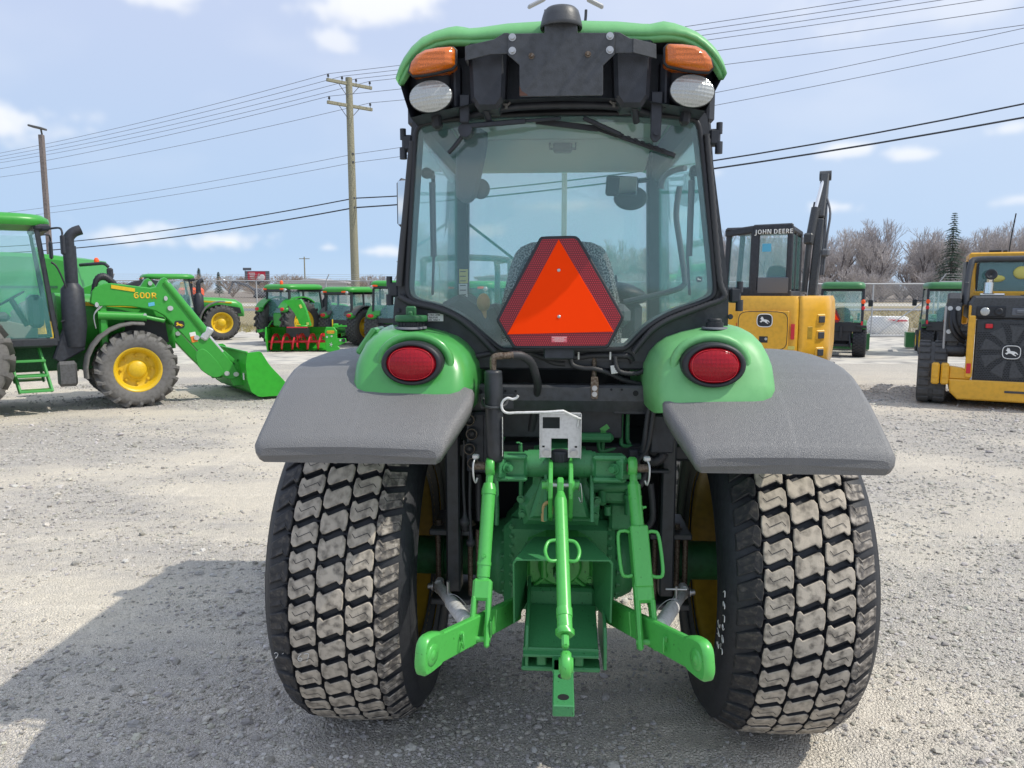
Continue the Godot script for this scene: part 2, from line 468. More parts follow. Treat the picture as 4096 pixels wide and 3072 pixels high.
func fender(t: Node3D, s: int):
	# s = -1 left, 1 right: x of the left one mirrored
	var X = func(x): return x if s < 0 else -x + 0.010
	var XG = func(x): return x if s < 0 else -x - 0.028
	# grey extension: a thick skin swept back and down over the tyre
	var g := G.new()
	var rings := []
	for k in [[-.75, 1.36, -.885, -.40], [-.45, 1.405, -.885, -.40], [-.2, 1.418, -.885, -.40], [.0, 1.420, -.885, -.40], [.16, 1.416, -.885, -.40], [.26, 1.408, -.885, -.39], [.34, 1.395, -.885, -.38], [.41, 1.372, -.885, -.36], [.455, 1.352, -.885, -.278], [.50, 1.332, -.885, -.281], [.55, 1.302, -.886, -.299], [.59, 1.275, -.888, -.317], [.625, 1.248, -.891, -.332], [.648, 1.228, -.893, -.342], [.658, 1.213, -.887, -.350], [.662, 1.205, -.872, -.364]]:
		var z = k[0]; var y = k[1]; var o = k[2]; var n = k[3]
		if s > 0: y -= .020 * smoothstep(.1, .62, z)
		else: y -= .006 * smoothstep(.3, .62, z)
		var m = (o + n) * 0.5
		var dn = 0.045 if z < 0.6 else lerpf(0.045, 0.033, (z - 0.6) / 0.06)
		var e = 0.014
		var zl = z - clampf((z - .6) / .06, 0, 1) * .016
		var r := [V(X.call(o + .004), y - dn - .012, zl), V(X.call(o), y - dn * .7, z), V(X.call(o), y - e * 1.2, z), V(X.call(o + e * .4), y - e * .35, z), V(X.call(o + e * 1.4), y, z), V(X.call(lerpf(o, n, .25)), y + .004, z), V(X.call(m), y + .006, z), V(X.call(lerpf(o, n, .75)), y + .004, z), V(X.call(n - e * 1.4), y, z), V(X.call(n - e * .4), y - e * .35, z), V(X.call(n), y - e * 1.2, z), V(X.call(n), y - dn * .7, z), V(X.call(n - .004), y - dn - .012, zl), V(X.call(m), y - dn - .012, zl)]
		rings.append(r)
	g.loft(rings, true, true, true)
	part("fender_extension", t, g, "fender_grey")
	# green fender body, a rounded hood over the inner part of the wheel
	g = G.new()
	var sil := P2([-.673, 1.27, -.676, 1.36, -.673, 1.416, -.664, 1.447, -.646, 1.486, -.621, 1.513, -.591, 1.529, -.53, 1.531, -.469, 1.524, -.41, 1.511, -.359, 1.493, -.330, 1.472, -.307, 1.445, -.290, 1.405, -.285, 1.354, -.292, 1.27])
	rings = []
	for k in [[-.75, 1.0, -.04], [-.4, 1.0, -.01], [-.1, 1.0, 0.0], [.12, 1.0, 0.0], [.23, .997, 0.0], [.30, .985, 0.0], [.36, .955, 0.0], [.402, .90, 0.0], [.428, .81, 0.0], [.440, .68, 0.0], [.445, .4, 0.0], [.446, .1, 0.0]]:
		var r := []
		for p in sil:
			var q = Vector2(-.475, 1.385) + (p - Vector2(-.475, 1.385)) * k[1]
			var f = clampf((k[0] - .1) / .25, 0, 1)
			r.append(V(XG.call(q.x), q.y + k[2], k[0] + f * (1.43 - q.y) * .5))
		rings.append(r)
	g.loft(rings)
	g.tube(at3(G.inset(oval(XG.call(-.464), 1.424, .108, .082), 0.0), .432), .015, 8, 1, true)
	part("fender", t, g, "green_dusty" if s > 0 else "green")
	# tail lamp: black bezel, red lens with an inner frame
	var lx = XG.call(-.464)
	var lamp = node("tail_lamp", t, V(lx, 1.427, .468))
	g = G.new()
	g.lathe(V(0, 0, -.06), V(0, 0, 1), [Vector2(.094, 0), Vector2(.094, .075), Vector2(.0915, .086), Vector2(.084, .092), Vector2(.077, .09), Vector2(.074, .08)], 40, .715)
	part("bezel", lamp, g, "black")
	g = G.new()
	g.lathe(V(0, 0, .0), V(0, 0, 1), [Vector2(.077, .01), Vector2(.076, .026), Vector2(.066, .034), Vector2(.045, .041), Vector2(.02, .044), Vector2(.0, .045)], 40, .69)
	part("lens", lamp, g, "red_lens")
	g = G.new()
	var fr := oval(0, 0, .066, .047, 28, .8)
	g.tube(at3(fr, .0335), .0012, 5, 1, true)
	part("lens_frame", lamp, g, "lamp_red")
	# wide black sleeve under the cap on top, and the cap
	var cx = XG.call(-.505); var cz = .02
	if s < 0:
		g = G.new()
		g.lathe(V(cx, 1.522, .27), UP, [Vector2(.082, 0), Vector2(.08, .006), Vector2(.066, .007), Vector2(.06, -.004), Vector2(0, -.004)], 32, .62)
		part("filler_seat", t, g, "cab_grey")
		var cap = node("fuel_cap", t, V(cx, 1.526, .27))
		g = G.new()
		g.lathe(V(0, -.005, 0), UP, [Vector2(.040, 0), Vector2(.042, .004), Vector2(.042, .022), Vector2(.04, .026)], 28)
		for i in 20:
			var a = TAU * i / 20
			g.box(V(cos(a) * .042, .010, sin(a) * .042), V(.005, .016, .005), .001, Basis(UP, -a))
		part("collar", cap, g, "black")
		g = G.new()
		g.lathe(V(0, .019, 0), UP, [Vector2(.0, 0), Vector2(.051, 0), Vector2(.053, .003), Vector2(.053, .016), Vector2(.05, .02), Vector2(0, .021)], 32)
		g.box(V(0, .052, 0), V(.034, .034, .016), .005)
		g.box(V(0, .042, 0), V(.014, .022, .05), .004)
		part("lid", cap, g, "green_dark")
	else:
		g = G.new()
		g.lathe(V(cx, 1.524, .27), UP, [Vector2(.058, 0), Vector2(.056, .005), Vector2(.046, .006), Vector2(0, .006)], 32, .7)
		part("breather_seat", t, g, "cab_grey")
		g = G.new()
		g.lathe(V(cx, 1.526, .27), UP, [Vector2(.028, 0), Vector2(.028, .018), Vector2(.022, .019), Vector2(.022, .028), Vector2(.019, .031), Vector2(0, .031)], 24, 1.0, true)
		part("breather_cap", t, g, "black")
	# the block with the decal on the outer flank of the left fender
	if s < 0:
		var b := Basis(V(0, 0, 1), -0.62)
		g = G.new()
		g.box(V(-.645, 1.482, .25), V(.022, .10, .14), .006, b)
		part("flank_block", t, g, "green")
		g = G.new()
		g.box(V(-.6545, 1.4885, .25), V(.003, .078, .115), .001, b)
		part("decal", t, g, "black")

func glass_pane(called, t, pts: Array, m, th := 0.004):
	# four or more corners in order; a real sheet
	var g := G.new()
	var n = (pts[1] - pts[0]).cross(pts[2] - pts[0]).normalized() * th * 0.5
	var a := []; var b := []
	for p in pts: a.append(p + n); b.append(p - n)
	g.fan(a); g.fan(b, true); g.strip(b, a)
	return part(called, t, g, m)

func roof_and_lights(t: Node3D):
	var g := G.new()
	var top := P2([-.531, 2.318, -.522, 2.345, -.507, 2.372, -.482, 2.404, -.45, 2.43, -.41, 2.447, -.37, 2.458, -.343, 2.462, -.322, 2.459, -.301, 2.454, -.27, 2.456, -.186, 2.467, -.077, 2.472, .042, 2.471, .15, 2.466, .225, 2.457, .247, 2.456, .268, 2.460, .288, 2.464, .32, 2.457, .355, 2.444, .387, 2.43, .411, 2.413, .435, 2.392, .453, 2.372, .470, 2.342, .479, 2.312])
	var low := func(x: float) -> float:   # lower edge of the green lip
		var a = absf(x + .025)
		return 2.398 - maxf(0.0, a - .36) * .15 - pow(maxf(0.0, a - .36) / .14, 2.4) * .085
	var rings := []
	for k in [[.325, .97, -.052, 1.0], [.34, .985, -.045, .85], [.345, .99, -.03, .6], [.335, .996, -.016, .3], [.31, 1.0, -.004, .1], [.27, 1.0, 0.0, 0.0], [-.4, 1.02, .012, 0.0], [-1.1, 1.02, .0, 0.0], [-1.32, 1.0, -.02, .0], [-1.4, .98, -.06, 0.2]]:
		var up := []; var dn := []
		for p in top:
			var y = p.y + k[2]
			y = lerpf(y, low.call(p.x) + .006, k[3])
			up.append(V((p.x + .025) * k[1] - .025, y, k[0]))
			dn.push_front(V((p.x + .025) * k[1] * .985 - .025, y - .014, k[0] - .006))
		rings.append(up + dn)
	g.loft(rings, true, false, true)
	part("roof", t, g, "green_dusty")
	# black shell under the lip
	g = G.new()
	var sh := P2([-.521, 2.318, -.512, 2.345, -.49, 2.372, -.45, 2.398, -.40, 2.412, -.3, 2.42, -.025, 2.424, .25, 2.42, .35, 2.412, .40, 2.398, .44, 2.372, .462, 2.345, .471, 2.312, .44, 2.235, .418, 2.185, .2, 2.225, -.025, 2.232, -.25, 2.225, -.485, 2.178, -.505, 2.24])
	var back := []; var deep := []; var front := []
	for i in sh.size():
		if sh[i].y > 2.30: sh[i].y = minf(sh[i].y, low.call(sh[i].x) - .004)
	for p in sh:
		back.append(V(p.x, p.y, .334)); front.append(V(p.x, p.y, .10))
		var c = Vector2(-.025, 2.30)
		var q = c + (p - c) * Vector2(.955, .86)
		deep.append(V(q.x, q.y, .235))
	g.flat(); g.strip(back, deep); g.fan(deep); g.strip(front, back); g.fan(front, true)
	for x in [-.245, .195]:   # the two ridges that carry the bracket
		g.prism(P2([x - .06, 2.40, x + .06, 2.40, x + .052, 2.23, x + .03, 2.20, x - .03, 2.20, x - .052, 2.23]), .22, .34, .012)
	g.tube([V(-.335, 2.19, .25), V(-.2, 2.215, .27), V(-.02, 2.222, .275), V(.16, 2.215, .27), V(.285, 2.19, .25)], .012, 8)
	for x in [-.255, .205]: g.tube([V(x, 2.225, .30), V(x, 2.205, .295), V(x + .012, 2.17, .26)], .011, 8)
	part("roof_shell", t, g, "black_plastic")
	g = G.new()   # side rails and front header of the cab roof
	for x in [-.515, .465]: g.box(V(x, 2.27, -.6), V(.05, .16, 1.42), .02)
	g.box(V(-.025, 2.31, -1.33), V(.98, .10, .06), .02)
	part("roof_rail", t, g, "black_plastic")
	g = G.new()
	g.box(V(-.025, 2.355, -.55), V(.93, .03, 1.3), .01)
	g.prism(P2([-1.3, 2.245, -1.22, 2.245, -.9, 2.335, -.9, 2.35, -1.3, 2.35]), -.43, .43, .004, Transform3D(Basis(V(0, 0, 1), V(0, 1, 0), V(-1, 0, 0)), V(-.025, 0, 0)))
	part("headliner", t, g, "headliner")
	# bracket with its plate, wings and bolts
	g = G.new()
	g.prism(P2([-.306, 2.369, -.22, 2.387, -.19, 2.404, -.176, 2.404, -.176, 2.345, -.23, 2.344, -.305, 2.328]), .385, .391, .001)
	g.box(V(-.305, 2.348, .36), V(.004, .04, .06), .001)
	part("bracket_wing", t, g, "frame_grey"); g = G.new()
	g.prism(P2([.133, 2.401, .151, 2.399, .181, 2.382, .19, 2.381, .19, 2.341, .138, 2.341]), .385, .391, .001)
	g.prism(P2([-.04, 2.381, .035, 2.371, .037, 2.330, -.04, 2.341]), 0, .006, .001, Transform3D(Basis(UP, .35), V(.226, 0, .375)))
	part("bracket_wing", t, g, "frame_grey")
	g = G.new()
	g.prism(P2([-.179, 2.399, -.07, 2.399, -.07, 2.43, .025, 2.43, .027, 2.398, .135, 2.395, .136, 2.335, .103, 2.304, .104, 2.222, .101, 2.219, -.14, 2.219, -.143, 2.222, -.144, 2.31, -.179, 2.34]), .394, .40, .0012)
	var pl = part("number_plate_mount", t, g, "frame_grey")
	g = G.new()
	g.prism(P2([-.1435, 2.25, -.137, 2.235, -.12, 2.225, -.119, 2.2215, -.1435, 2.2215]), .3995, .4008)
	part("rust_corner", pl, g, "rust_paint")
	for p in [[-.165, 2.388], [-.165, 2.350], [.122, 2.386], [.122, 2.347]]:
		g = G.new(); g.bolt(V(p[0], p[1], .40), V(0, 0, 1), .0075, .009)
		part("bolt", pl, g, "steel")
	for p in [[-.108, 2.334], [.058, 2.336]]:
		g = G.new(); g.bolt(V(p[0], p[1], .40), V(0, 0, 1), .006, .014)
		part("bolt", pl, g, "old_steel")
	for x in [-.19, .143]:   # wing nuts under the shell
		g = G.new()
		g.cyl(V(x, 2.208, .30), V(x, 2.222, .30), .005, -1, 8)
		g.box(V(x - .008, 2.222, .30), V(.014, .006, .004), .001, Basis(V(0, 0, 1), -.7)); g.box(V(x + .008, 2.222, .30), V(.014, .006, .004), .001, Basis(V(0, 0, 1), .7))
		part("wing_nut", t, g, "rubber_grey")
	g = G.new()
	g.lathe(V(-.021, 2.418, .365), UP, [Vector2(.054, .004), Vector2(.060, .0), Vector2(.063, .003), Vector2(.0625, .012), Vector2(.057, .034), Vector2(.052, .050), Vector2(.044, .058), Vector2(.026, .062), Vector2(0, .063)], 32)
	part("beacon_base", t, g, "frame_grey")
	# lamps of the roof: amber indicators and round work lights
	for s in [-1, 1]:
		var pts := P2([-.482, 2.308, -.476, 2.330, -.458, 2.352, -.430, 2.367, -.39, 2.373, -.347, 2.375, -.341, 2.369, -.342, 2.327, -.35, 2.318, -.40, 2.306, -.44, 2.300, -.472, 2.298])
		var q := []
		for p in pts: q.append(p if s < 0 else Vector2(-p.x - .052, p.y - .004))
		var l = node("indicator", t)
		g = G.new()
		var a := []; var b := []; var c := []; var d := []
		var cen := Vector2.ZERO
		for p in q: cen += p / q.size()
		for p in q:
			a.append(V(p.x, p.y, .29)); b.append(V(p.x, p.y, .362))
			var e = cen + (p - cen) * .93; c.append(V(e.x, e.y, .376))
			e = cen + (p - cen) * .6; d.append(V(e.x, e.y, .385))
		g.loft([a, b, c, d], true, false, true)
		part("lens", l, g, "amber_lens")
		g = G.new()
		g.tube(at3(q, .348), .007, 6, 1, true)
		part("bezel", l, g, "black")
		var wx = -.42 if s < 0 else .374
		var w = node("work_light", t, V(wx, 2.238 if s < 0 else 2.242, .325))
		w.rotation.z = -.12 * s
		g = G.new()
		g.lathe(V(0, 0, -.08), V(0, 0, 1), [Vector2(.04, 0), Vector2(.062, .03), Vector2(.066, .075), Vector2(.0685, .085), Vector2(.0675, .095), Vector2(.063, .097)], 36, .715)
		part("housing", w, g, "black")
		g = G.new()
		g.lathe(V(0, 0, .0), V(0, 0, 1), [Vector2(.0655, .012), Vector2(.0655, .019), Vector2(.062, .019), Vector2(.058, .022), Vector2(.03, .031), Vector2(0, .034)], 36, .715)
		part("lens", w, g, "clear_lens")
		g = G.new()
		g.box(V(0, -.045, -.06), V(.03, .08, .04), .008)
		part("stalk", w, g, "black")
	# corner pods behind the lamps
	for s in [-1, 1]:
		g = G.new()
		var x = -.425 if s < 0 else .375
		g.ell(V(x, 2.30, .23), V(.085, .10, .085), 18)
		g.box(V(x + .075 * -s * 1.0, 2.28, .26), V(.03, .15, .09), .012)
		part("lamp_pod", t, g, "black_plastic")

func cab(t: Node3D):
	var g := G.new()
	var gl := P2([-.468, 2.176, -.36, 2.190, -.248, 2.199, .027, 2.204, .25, 2.196, .394, 2.183, .412, 2.168, .424, 2.09, .481, 1.655, .474, 1.628, .411, 1.603, .36, 1.586, .312, 1.563, .265, 1.532, .23, 1.498, .203, 1.467, .185, 1.459, -.198, 1.454, -.218, 1.462, -.25, 1.489, -.29, 1.524, -.33, 1.555, -.37, 1.578, -.421, 1.600, -.505, 1.618, -.523, 1.64, -.516, 1.74, -.489, 2.10, -.483, 2.16])
	var ou := P2([-.50, 2.215, -.36, 2.222, -.248, 2.227, .027, 2.232, .25, 2.226, .40, 2.222, .444, 2.216, .456, 2.15, .533, 1.66, .535, 1.60, .535, 1.43, .36, 1.41, .312, 1.41, .265, 1.41, .23, 1.41, .203, 1.41, .185, 1.41, -.198, 1.41, -.218, 1.41, -.25, 1.41, -.29, 1.41, -.33, 1.41, -.37, 1.41, -.585, 1.43, -.582, 1.55, -.572, 1.64, -.56, 1.78, -.515, 2.12, -.507, 2.19])
	gl = chaikin(gl, 2); ou = chaikin(ou, 2)
	var f := at3(gl, .20); var o := at3(ou, .195); var ob := at3(ou, .10); var fb := at3(gl, .12)
	g.strip(f, o); g.strip(o, ob); g.strip(fb, f); g.strip(ob, fb)
	part("rear_cab_frame", t, g, "black_paint")
	var rw = node("rear_window", t)
	g = G.new()
	g.prism(G.inset(gl, -.004), .2035, .208)
	part("glass", rw, g, "glass")
	g = G.new()
	var seal := at3(G.inset(gl, -.009), .207)
	g.tube(seal, .0085, 8, 1, true)
	part("seal", rw, g, "black")
	g = G.new()   # ribbed weather strip along the bottom curve and the right edge
	var low := [V(.445, 2.14, .208), V(.462, 2.0, .21), V(.479, 1.85, .212), V(.500, 1.68, .214), V(.515, 1.625, .216), V(.46, 1.598, .216), V(.40, 1.575, .216), V(.335, 1.548, .216), V(.285, 1.515, .216), V(.25, 1.475, .216), V(.225, 1.442, .216)]
	g.tube(low, .010, 8, 10, false, .0012)
	part("weather_strip", rw, g, "hose"); g = G.new()
	low = [V(-.555, 1.625, .214), V(-.51, 1.603, .216), V(-.43, 1.585, .216), V(-.36, 1.555, .216), V(-.30, 1.508, .216), V(-.262, 1.47, .216), V(-.235, 1.442, .216)]
	g.tube(low, .011, 8, 8, false, .0008)
	part("weather_strip", rw, g, "hose"); g = G.new()
	g.tube([V(-.505, 2.13, .205), V(-.535, 1.86, .208), V(-.556, 1.66, .21)], .011, 8, 6)
	part("weather_strip", rw, g, "hose")
	for p in [[-.512, 2.128, -1], [-.567, 1.648, -1], [.462, 2.135, 1], [.545, 1.63, 1]]:
		g = G.new()
		g.box(V(p[0] + .012 * p[2], p[1], .175), V(.035, .05, .05), .006)
		g.cyl(V(p[0] + .026 * p[2], p[1] - .052, .19), V(p[0] + .026 * p[2], p[1] - .015, .19), .012, -1, 10)
		g.cyl(V(p[0] + .026 * p[2], p[1] + .01, .19), V(p[0] + .026 * p[2], p[1] + .045, .19), .010, -1, 10)
		g.bolt(V(p[0] - .004 * p[2], p[1] - .07, .20), V(0, 0, 1), .006, .006)
		part("window_hinge", t, g, "black_plastic")
	# pillars, sills and the panes on the sides and in front
	g = G.new()
	g.bar(V(-.512, 2.2, .06), V(-.575, 1.40, .06), .03, .09, .006, V(0, 0, 1))
	part("rear_pillar", t, g, "black_paint")
	g = G.new(); g.bar(V(.462, 2.2, .06), V(.538, 1.40, .06), .03, .09, .006, V(0, 0, 1))
	part("rear_pillar", t, g, "black_paint")
	for s in [-1, 1]:
		g = G.new()
		var x0 = -.525 if s < 0 else .452; var x1 = -.545 if s < 0 else .49
		g.bar(V(x0, 2.34, -1.28), V(x1, 1.0, -1.34), .072, .07, .012, V(0, 0, 1))
		part("front_pillar", t, g, "black_plastic")
		var e = .545
		glass_pane("door_glass", t, [V(-.515 if s < 0 else .465, 2.22, .04), V(-.575 if s < 0 else .53, 1.30, .04), V(x1 - .02 * -s, 1.2, -1.30), V(x0 - .02 * -s, 2.28, -1.25)], "glass_front")
	glass_pane("windscreen", t, [V(-.50, 2.27, -1.29), V(.43, 2.27, -1.29), V(.46, 1.15, -1.35), V(-.53, 1.15, -1.35)], "glass_front")
	g = G.new()
	g.box(V(-.02, 1.08, -.6), V(1.06, .06, 1.4), .01)
	g.box(V(-.02, 1.15, -1.34), V(1.0, .14, .05), .01)
	part("cab_floor", t, g, "black")
	# rear wipers and the long struts that hold the window up
	g = G.new()
	g.prism(P2([-.336, 2.25, -.302, 2.25, -.306, 2.165, -.335, 2.165]), .30, .312, .003)
	g.cyl(V(-.32, 2.146, .25), V(-.32, 2.146, .30), .022, -1, 16)
	g.bar(V(-.32, 2.158, .29), V(-.13, 2.176, .27), .012, .016, .003)
	g.bar(V(-.13, 2.176, .27), V(-.02, 2.184, .265), .008, .010, .002)
	g.tube([V(-.325, 2.14, .27), V(-.36, 2.10, .26), V(-.378, 2.085, .25)], .007, 6)
	part("wiper_arm", t, g, "black_plastic")
	g = G.new()
	g.prism(P2([.255, 2.25, .292, 2.25, .287, 2.112, .276, 2.10, .264, 2.10, .256, 2.112]), .30, .312, .003)
	g.bolt(V(.272, 2.125, .312), V(0, 0, 1), .008, .01)
	part("light_bracket", t, g, "black_plastic")
	g = G.new()
	g.bar(V(.05, 2.185, .262), V(.17, 2.135, .245), .012, .014, .003)
	g.bar(V(-.10, 2.182, .235), V(.10, 2.158, .226), .010, .018, .002)
	g.bar(V(.10, 2.158, .226), V(.345, 2.073, .222), .010, .014, .002)
	for i in 9: g.box(V(.13 + .022 * i, 2.153 - .0079 * i, .236), V(.012, .006, .012), .001, Basis(V(0, 0, 1), -.345))
	part("wiper_blade", t, g, "black")
	for s in [-1, 1]:
		var k = node("gas_strut", t)
		g = G.new()
		var ax = -.466 if s < 0 else .428
		g.cyl(V(ax, 2.02, .05), V(ax - .006 * -s * .5, 1.765, .02), .011, -1, 12)
		g.cyl(V(ax - .003, 1.765, .02), V(ax + (-.012 if s < 0 else .012), 1.63, .0), .005, -1, 8)
		part("cylinder", k, g, "cab_grey")
		g = G.new()
		g.ell(V(ax - (.012 if s < 0 else -.004), 2.045, .09), V(.02, .019, .024), 14)
		g.cyl(V(ax, 2.04, .04), V(ax, 2.04, .09), .010, -1, 10)
		g.bar(V(ax, 2.06, .045), V(ax + .005, 2.0, .045), .02, .012)
		part("knob", k, g, "black")
	g = G.new()
	g.tube([V(.436, 2.09, -.15), V(.40, 2.088, -.2), V(.37, 2.07, -.24), V(.362, 2.03, -.25)], .011, 8)
	g.tube([V(.425, 2.03, -.2), V(.415, 1.93, -.2), V(.43, 1.83, -.2), V(.452, 1.70, -.2), V(.45, 1.665, -.2), V(.40, 1.64, -.22), V(.236, 1.60, -.3)], .011, 8)
	part("grab_rail", t, g, "cab_grey")
	g = G.new()   # drooping shade at the left, with its round knob
	g.prism(chaikin(P2([-.425, 2.27, -.305, 2.27, -.303, 2.20, -.345, 2.02, -.365, 1.99, -.395, 1.985, -.425, 2.005, -.432, 2.03]), 1), -.32, -.285, .012)
	g.ell(V(-.335, 2.045, -.34), V(.036, .04, .03), 14)
	part("sun_shade", t, g, "cab_grey")
	g = G.new()
	g.box(V(.285, 2.155, -1.15), V(.16, .10, .025), .01, Basis(V(0, 0, 1), -.06))
	g.ell(V(.33, 2.10, -1.17), V(.085, .06, .03), 16)
	g.cyl(V(.37, 2.18, -1.15), V(.42, 2.19, -1.2), .01)
	var mi = part("interior_mirror", t, g, "black")
	g = G.new(); g.box(V(.285, 2.155, -1.135), V(.145, .088, .004), .001, Basis(V(0, 0, 1), -.06) * Basis(UP, -.3))
	part("mirror_glass", mi, g, "mirror")
	g = G.new()
	g.box(V(-.01, 2.31, -.95), V(.09, .05, .05), .01)
	g.tube([V(-.07, 2.335, -.93), V(-.07, 2.30, -.93), V(.05, 2.30, -.93), V(.05, 2.335, -.93)], .006, 6, 1)
	part("dome_lamp", t, g, "cab_grey")
	# exterior mirrors
	for s in [-1, 1]:
		g = G.new()
		g.box(V(-.755 if s < 0 else .66, 2.05 if s < 0 else 1.98, -.9), V(.05, .23, .10), .022, Basis(UP, .25 * s))
		g.tube([V(-.75 if s < 0 else .68, 2.1, -.9), V(-.68 if s < 0 else .62, 2.12, -1.1), V(-.56 if s < 0 else .5, 2.14, -1.28)], .010, 6)
		var em = part("exterior_mirror", t, g, "black_plastic")
		if s < 0:
			g = G.new(); g.box(V(-.755, 2.05, -.845), V(.042, .20, .004), .001, Basis(UP, -.25))
			part("mirror_glass", em, g, "mirror")
	# seat, dash, wheel
	var seat = node("seat", t)
	g = G.new()
	var bk := P2([-.265, 1.18, -.285, 1.54, -.262, 1.64, -.237, 1.75, -.205, 1.825, -.13, 1.858, .10, 1.858, .172, 1.828, .205, 1.755, .232, 1.64, .257, 1.54, .24, 1.18])
	g.prism(chaikin(bk, 1), -.72, -.60, .02)
	part("backrest", seat, g, "seat_trim")
	g = G.new()
	g.prism(chaikin(P2([-.215, 1.2, -.235, 1.56, -.205, 1.72, -.165, 1.80, -.02, 1.82, .135, 1.80, .172, 1.72, .20, 1.56, .18, 1.2]), 1), -.62, -.592, .01)
	part("back_shell", seat, g, "seat_cloth")
	g = G.new(); g.box(V(-.015, 1.30, -.90), V(.46, .12, .46), .04)
	part("cushion", seat, g, "seat_cloth")
	for s in [-1, 1]:
		g = G.new(); g.box(V(-.31 if s < 0 else .25, 1.535, -.72), V(.08, .10, .28), .03)
		part("armrest", seat, g, "cab_grey")
	g = G.new()
	g.ell(V(.31, 1.63, -1.18), V(.12, .05, .10), 16, Basis(V(0, 0, 1), -.25))
	g.box(V(.25, 1.50, -1.22), V(.3, .2, .14), .04)
	g.cyl(V(.27, 1.68, -1.2), V(.265, 1.72, -1.2), .006)
	part("dashboard", t, g, "black_plastic")
	g = G.new()
	g.lathe(V(-.02, 1.50, -1.05), V(0, .8, .5), [Vector2(.185, 0), Vector2(.195, .008), Vector2(.205, 0), Vector2(.195, -.008), Vector2(.185, 0)], 32)
	g.cyl(V(-.02, 1.50, -1.05), V(-.02, 1.2, -1.22), .02)
	part("steering_wheel", t, g, "black")
	g = G.new()   # windscreen wiper, seen through the cab
	g.bar(V(-.50, 1.99, -1.32), V(-.20, 1.76, -1.34), .012, .014)
	part("front_wiper", t, g, "black")
	g = G.new()   # side console with its round lever knob at the left
	g.prism(P2([-.46, 1.40, -.46, 1.60, -.40, 1.63, -.30, 1.57, -.27, 1.50, -.27, 1.40]), -.55, -.1, .02)
	part("side_console", t, g, "cab_grey")
	g = G.new(); g.ell(V(-.305, 1.60, -.12), V(.026, .035, .026), 12); g.cyl(V(-.305, 1.45, -.12), V(-.305, 1.59, -.12), .012)
	part("lever_knob", t, g, "tan")
	# stickers
	var st = node("fuel_sticker", t)
	g = G.new(); g.box(V(-.435, 1.556, .203), V(.052, .026, .003))
	part("backing", st, g, "paper")
	g = G.new()
	var k2 := 0
	for s in ["ULTRA LOW", "SULFUR", "FUEL ONLY"]:
		g.text(s, .0085, Transform3D(Basis(), V(-.443, 1.564 - .0085 * k2, .2048)), .0004); k2 += 1
	part("print", st, g, "print")
	st = node("warning_decal", t)
	g = G.new(); g.box(V(-.395, 1.70, -.245), V(.034, .055, .001), 0.0, Basis(UP, .3))
	part("yellow_field", st, g, "paper_yellow")
	g = G.new(); g.box(V(-.397, 1.64, -.245), V(.034, .062, .001), 0.0, Basis(UP, .3))
	part("white_field", st, g, "paper")
	g = G.new()
	for i in 6: g.box(V(-.398, 1.718 - .018 * i, -.2435), V(.024, .003, .0006), 0.0, Basis(UP, .3))
	part("print", st, g, "print")
	var dl = node("maker_decal", t)
	g = G.new(); g.prism(oval(.436, 1.682, .0095, .0095, 20, .6), .2005, .2015)
	part("shield", dl, g, "black")
	g = G.new(); g.prism(deer(.436, 1.682, .013), .2016, .2024)
	part("deer", dl, g, "paper")

func deer(cx, cy, w) -> Array:
	# the leaping stag of the maker's mark, as an outline w wide
	var a := P2([-.50, -.10, -.36, -.22, -.20, -.10, -.02, -.12, .12, -.24, .34, -.34, .38, -.28, .20, -.16, .30, -.08, .50, -.22, .52, -.16, .36, .02, .16, .10, -.08, .12, -.14, .26, -.22, .42, -.28, .30, -.36, .44, -.36, .24, -.46, .18, -.36, .12, -.30, .02, -.36, -.04])
	var o := []
	for p in a: o.append(Vector2(cx + p.x * w, cy + p.y * w))
	return o
func emblem(t: Node3D):
	var e = node("slow_vehicle_emblem", t, V(-.020, 1.64, .272))
	e.rotation.x = -.11
	var o := P2([-.059, .180, .049, .182, .064, .172, .207, -.077, .204, -.090, .162, -.173, .151, -.181, -.141, -.184, -.152, -.177, -.202, -.097, -.204, -.086, -.068, .172])
	var g := G.new()
	g.prism(chaikin(o, 1, .15), -.012, .003, .003)
	part("border", e, g, "black")
	g = G.new()
	g.prism(G.inset(o, .010), .0, .0048, .0006)
	part("red_border", e, g, "red_sheet")
	g = G.new()
	g.prism(P2([-.004, .169, .174, -.127, -.168, -.137]), .004, .0068, .0008)
	part("triangle", e, g, "orange_plate")
	for p in [[-.003, .070], [-.001, -.079]]:
		g = G.new()
		g.lathe(V(p[0], p[1], .006), V(0, 0, 1), [Vector2(.0058, 0), Vector2(.005, .0025), Vector2(0, .003)], 14)
		part("rivet", e, g, "steel")
	g = G.new(); g.box(V(0, -.152, .0052), V(.050, .019, .0008))
	part("approval_label", e, g, mat("label_pink", lin(.62, .12, .15), .6))
	g = G.new()
	var k := 0
	for s in ["TRIAD PRODUCTS COMPANY", "HASTINGS NE USA", "CERTIFIED COMPLIANCE", "WITH ASAE S276"]:
		g.text(s, .0036, Transform3D(Basis(), V(0, -.1458 - .0042 * k, .0056)), .0004); k += 1
	part("approval_print", e, g, "paper")
	g = G.new()   # bracket that carries it
	g.box(V(0, -.19, -.03), V(.10, .05, .02), .004)
	g.box(V(0, -.06, -.025), V(.03, .22, .012), .003)
	part("emblem_bracket", e, g, "black_paint")

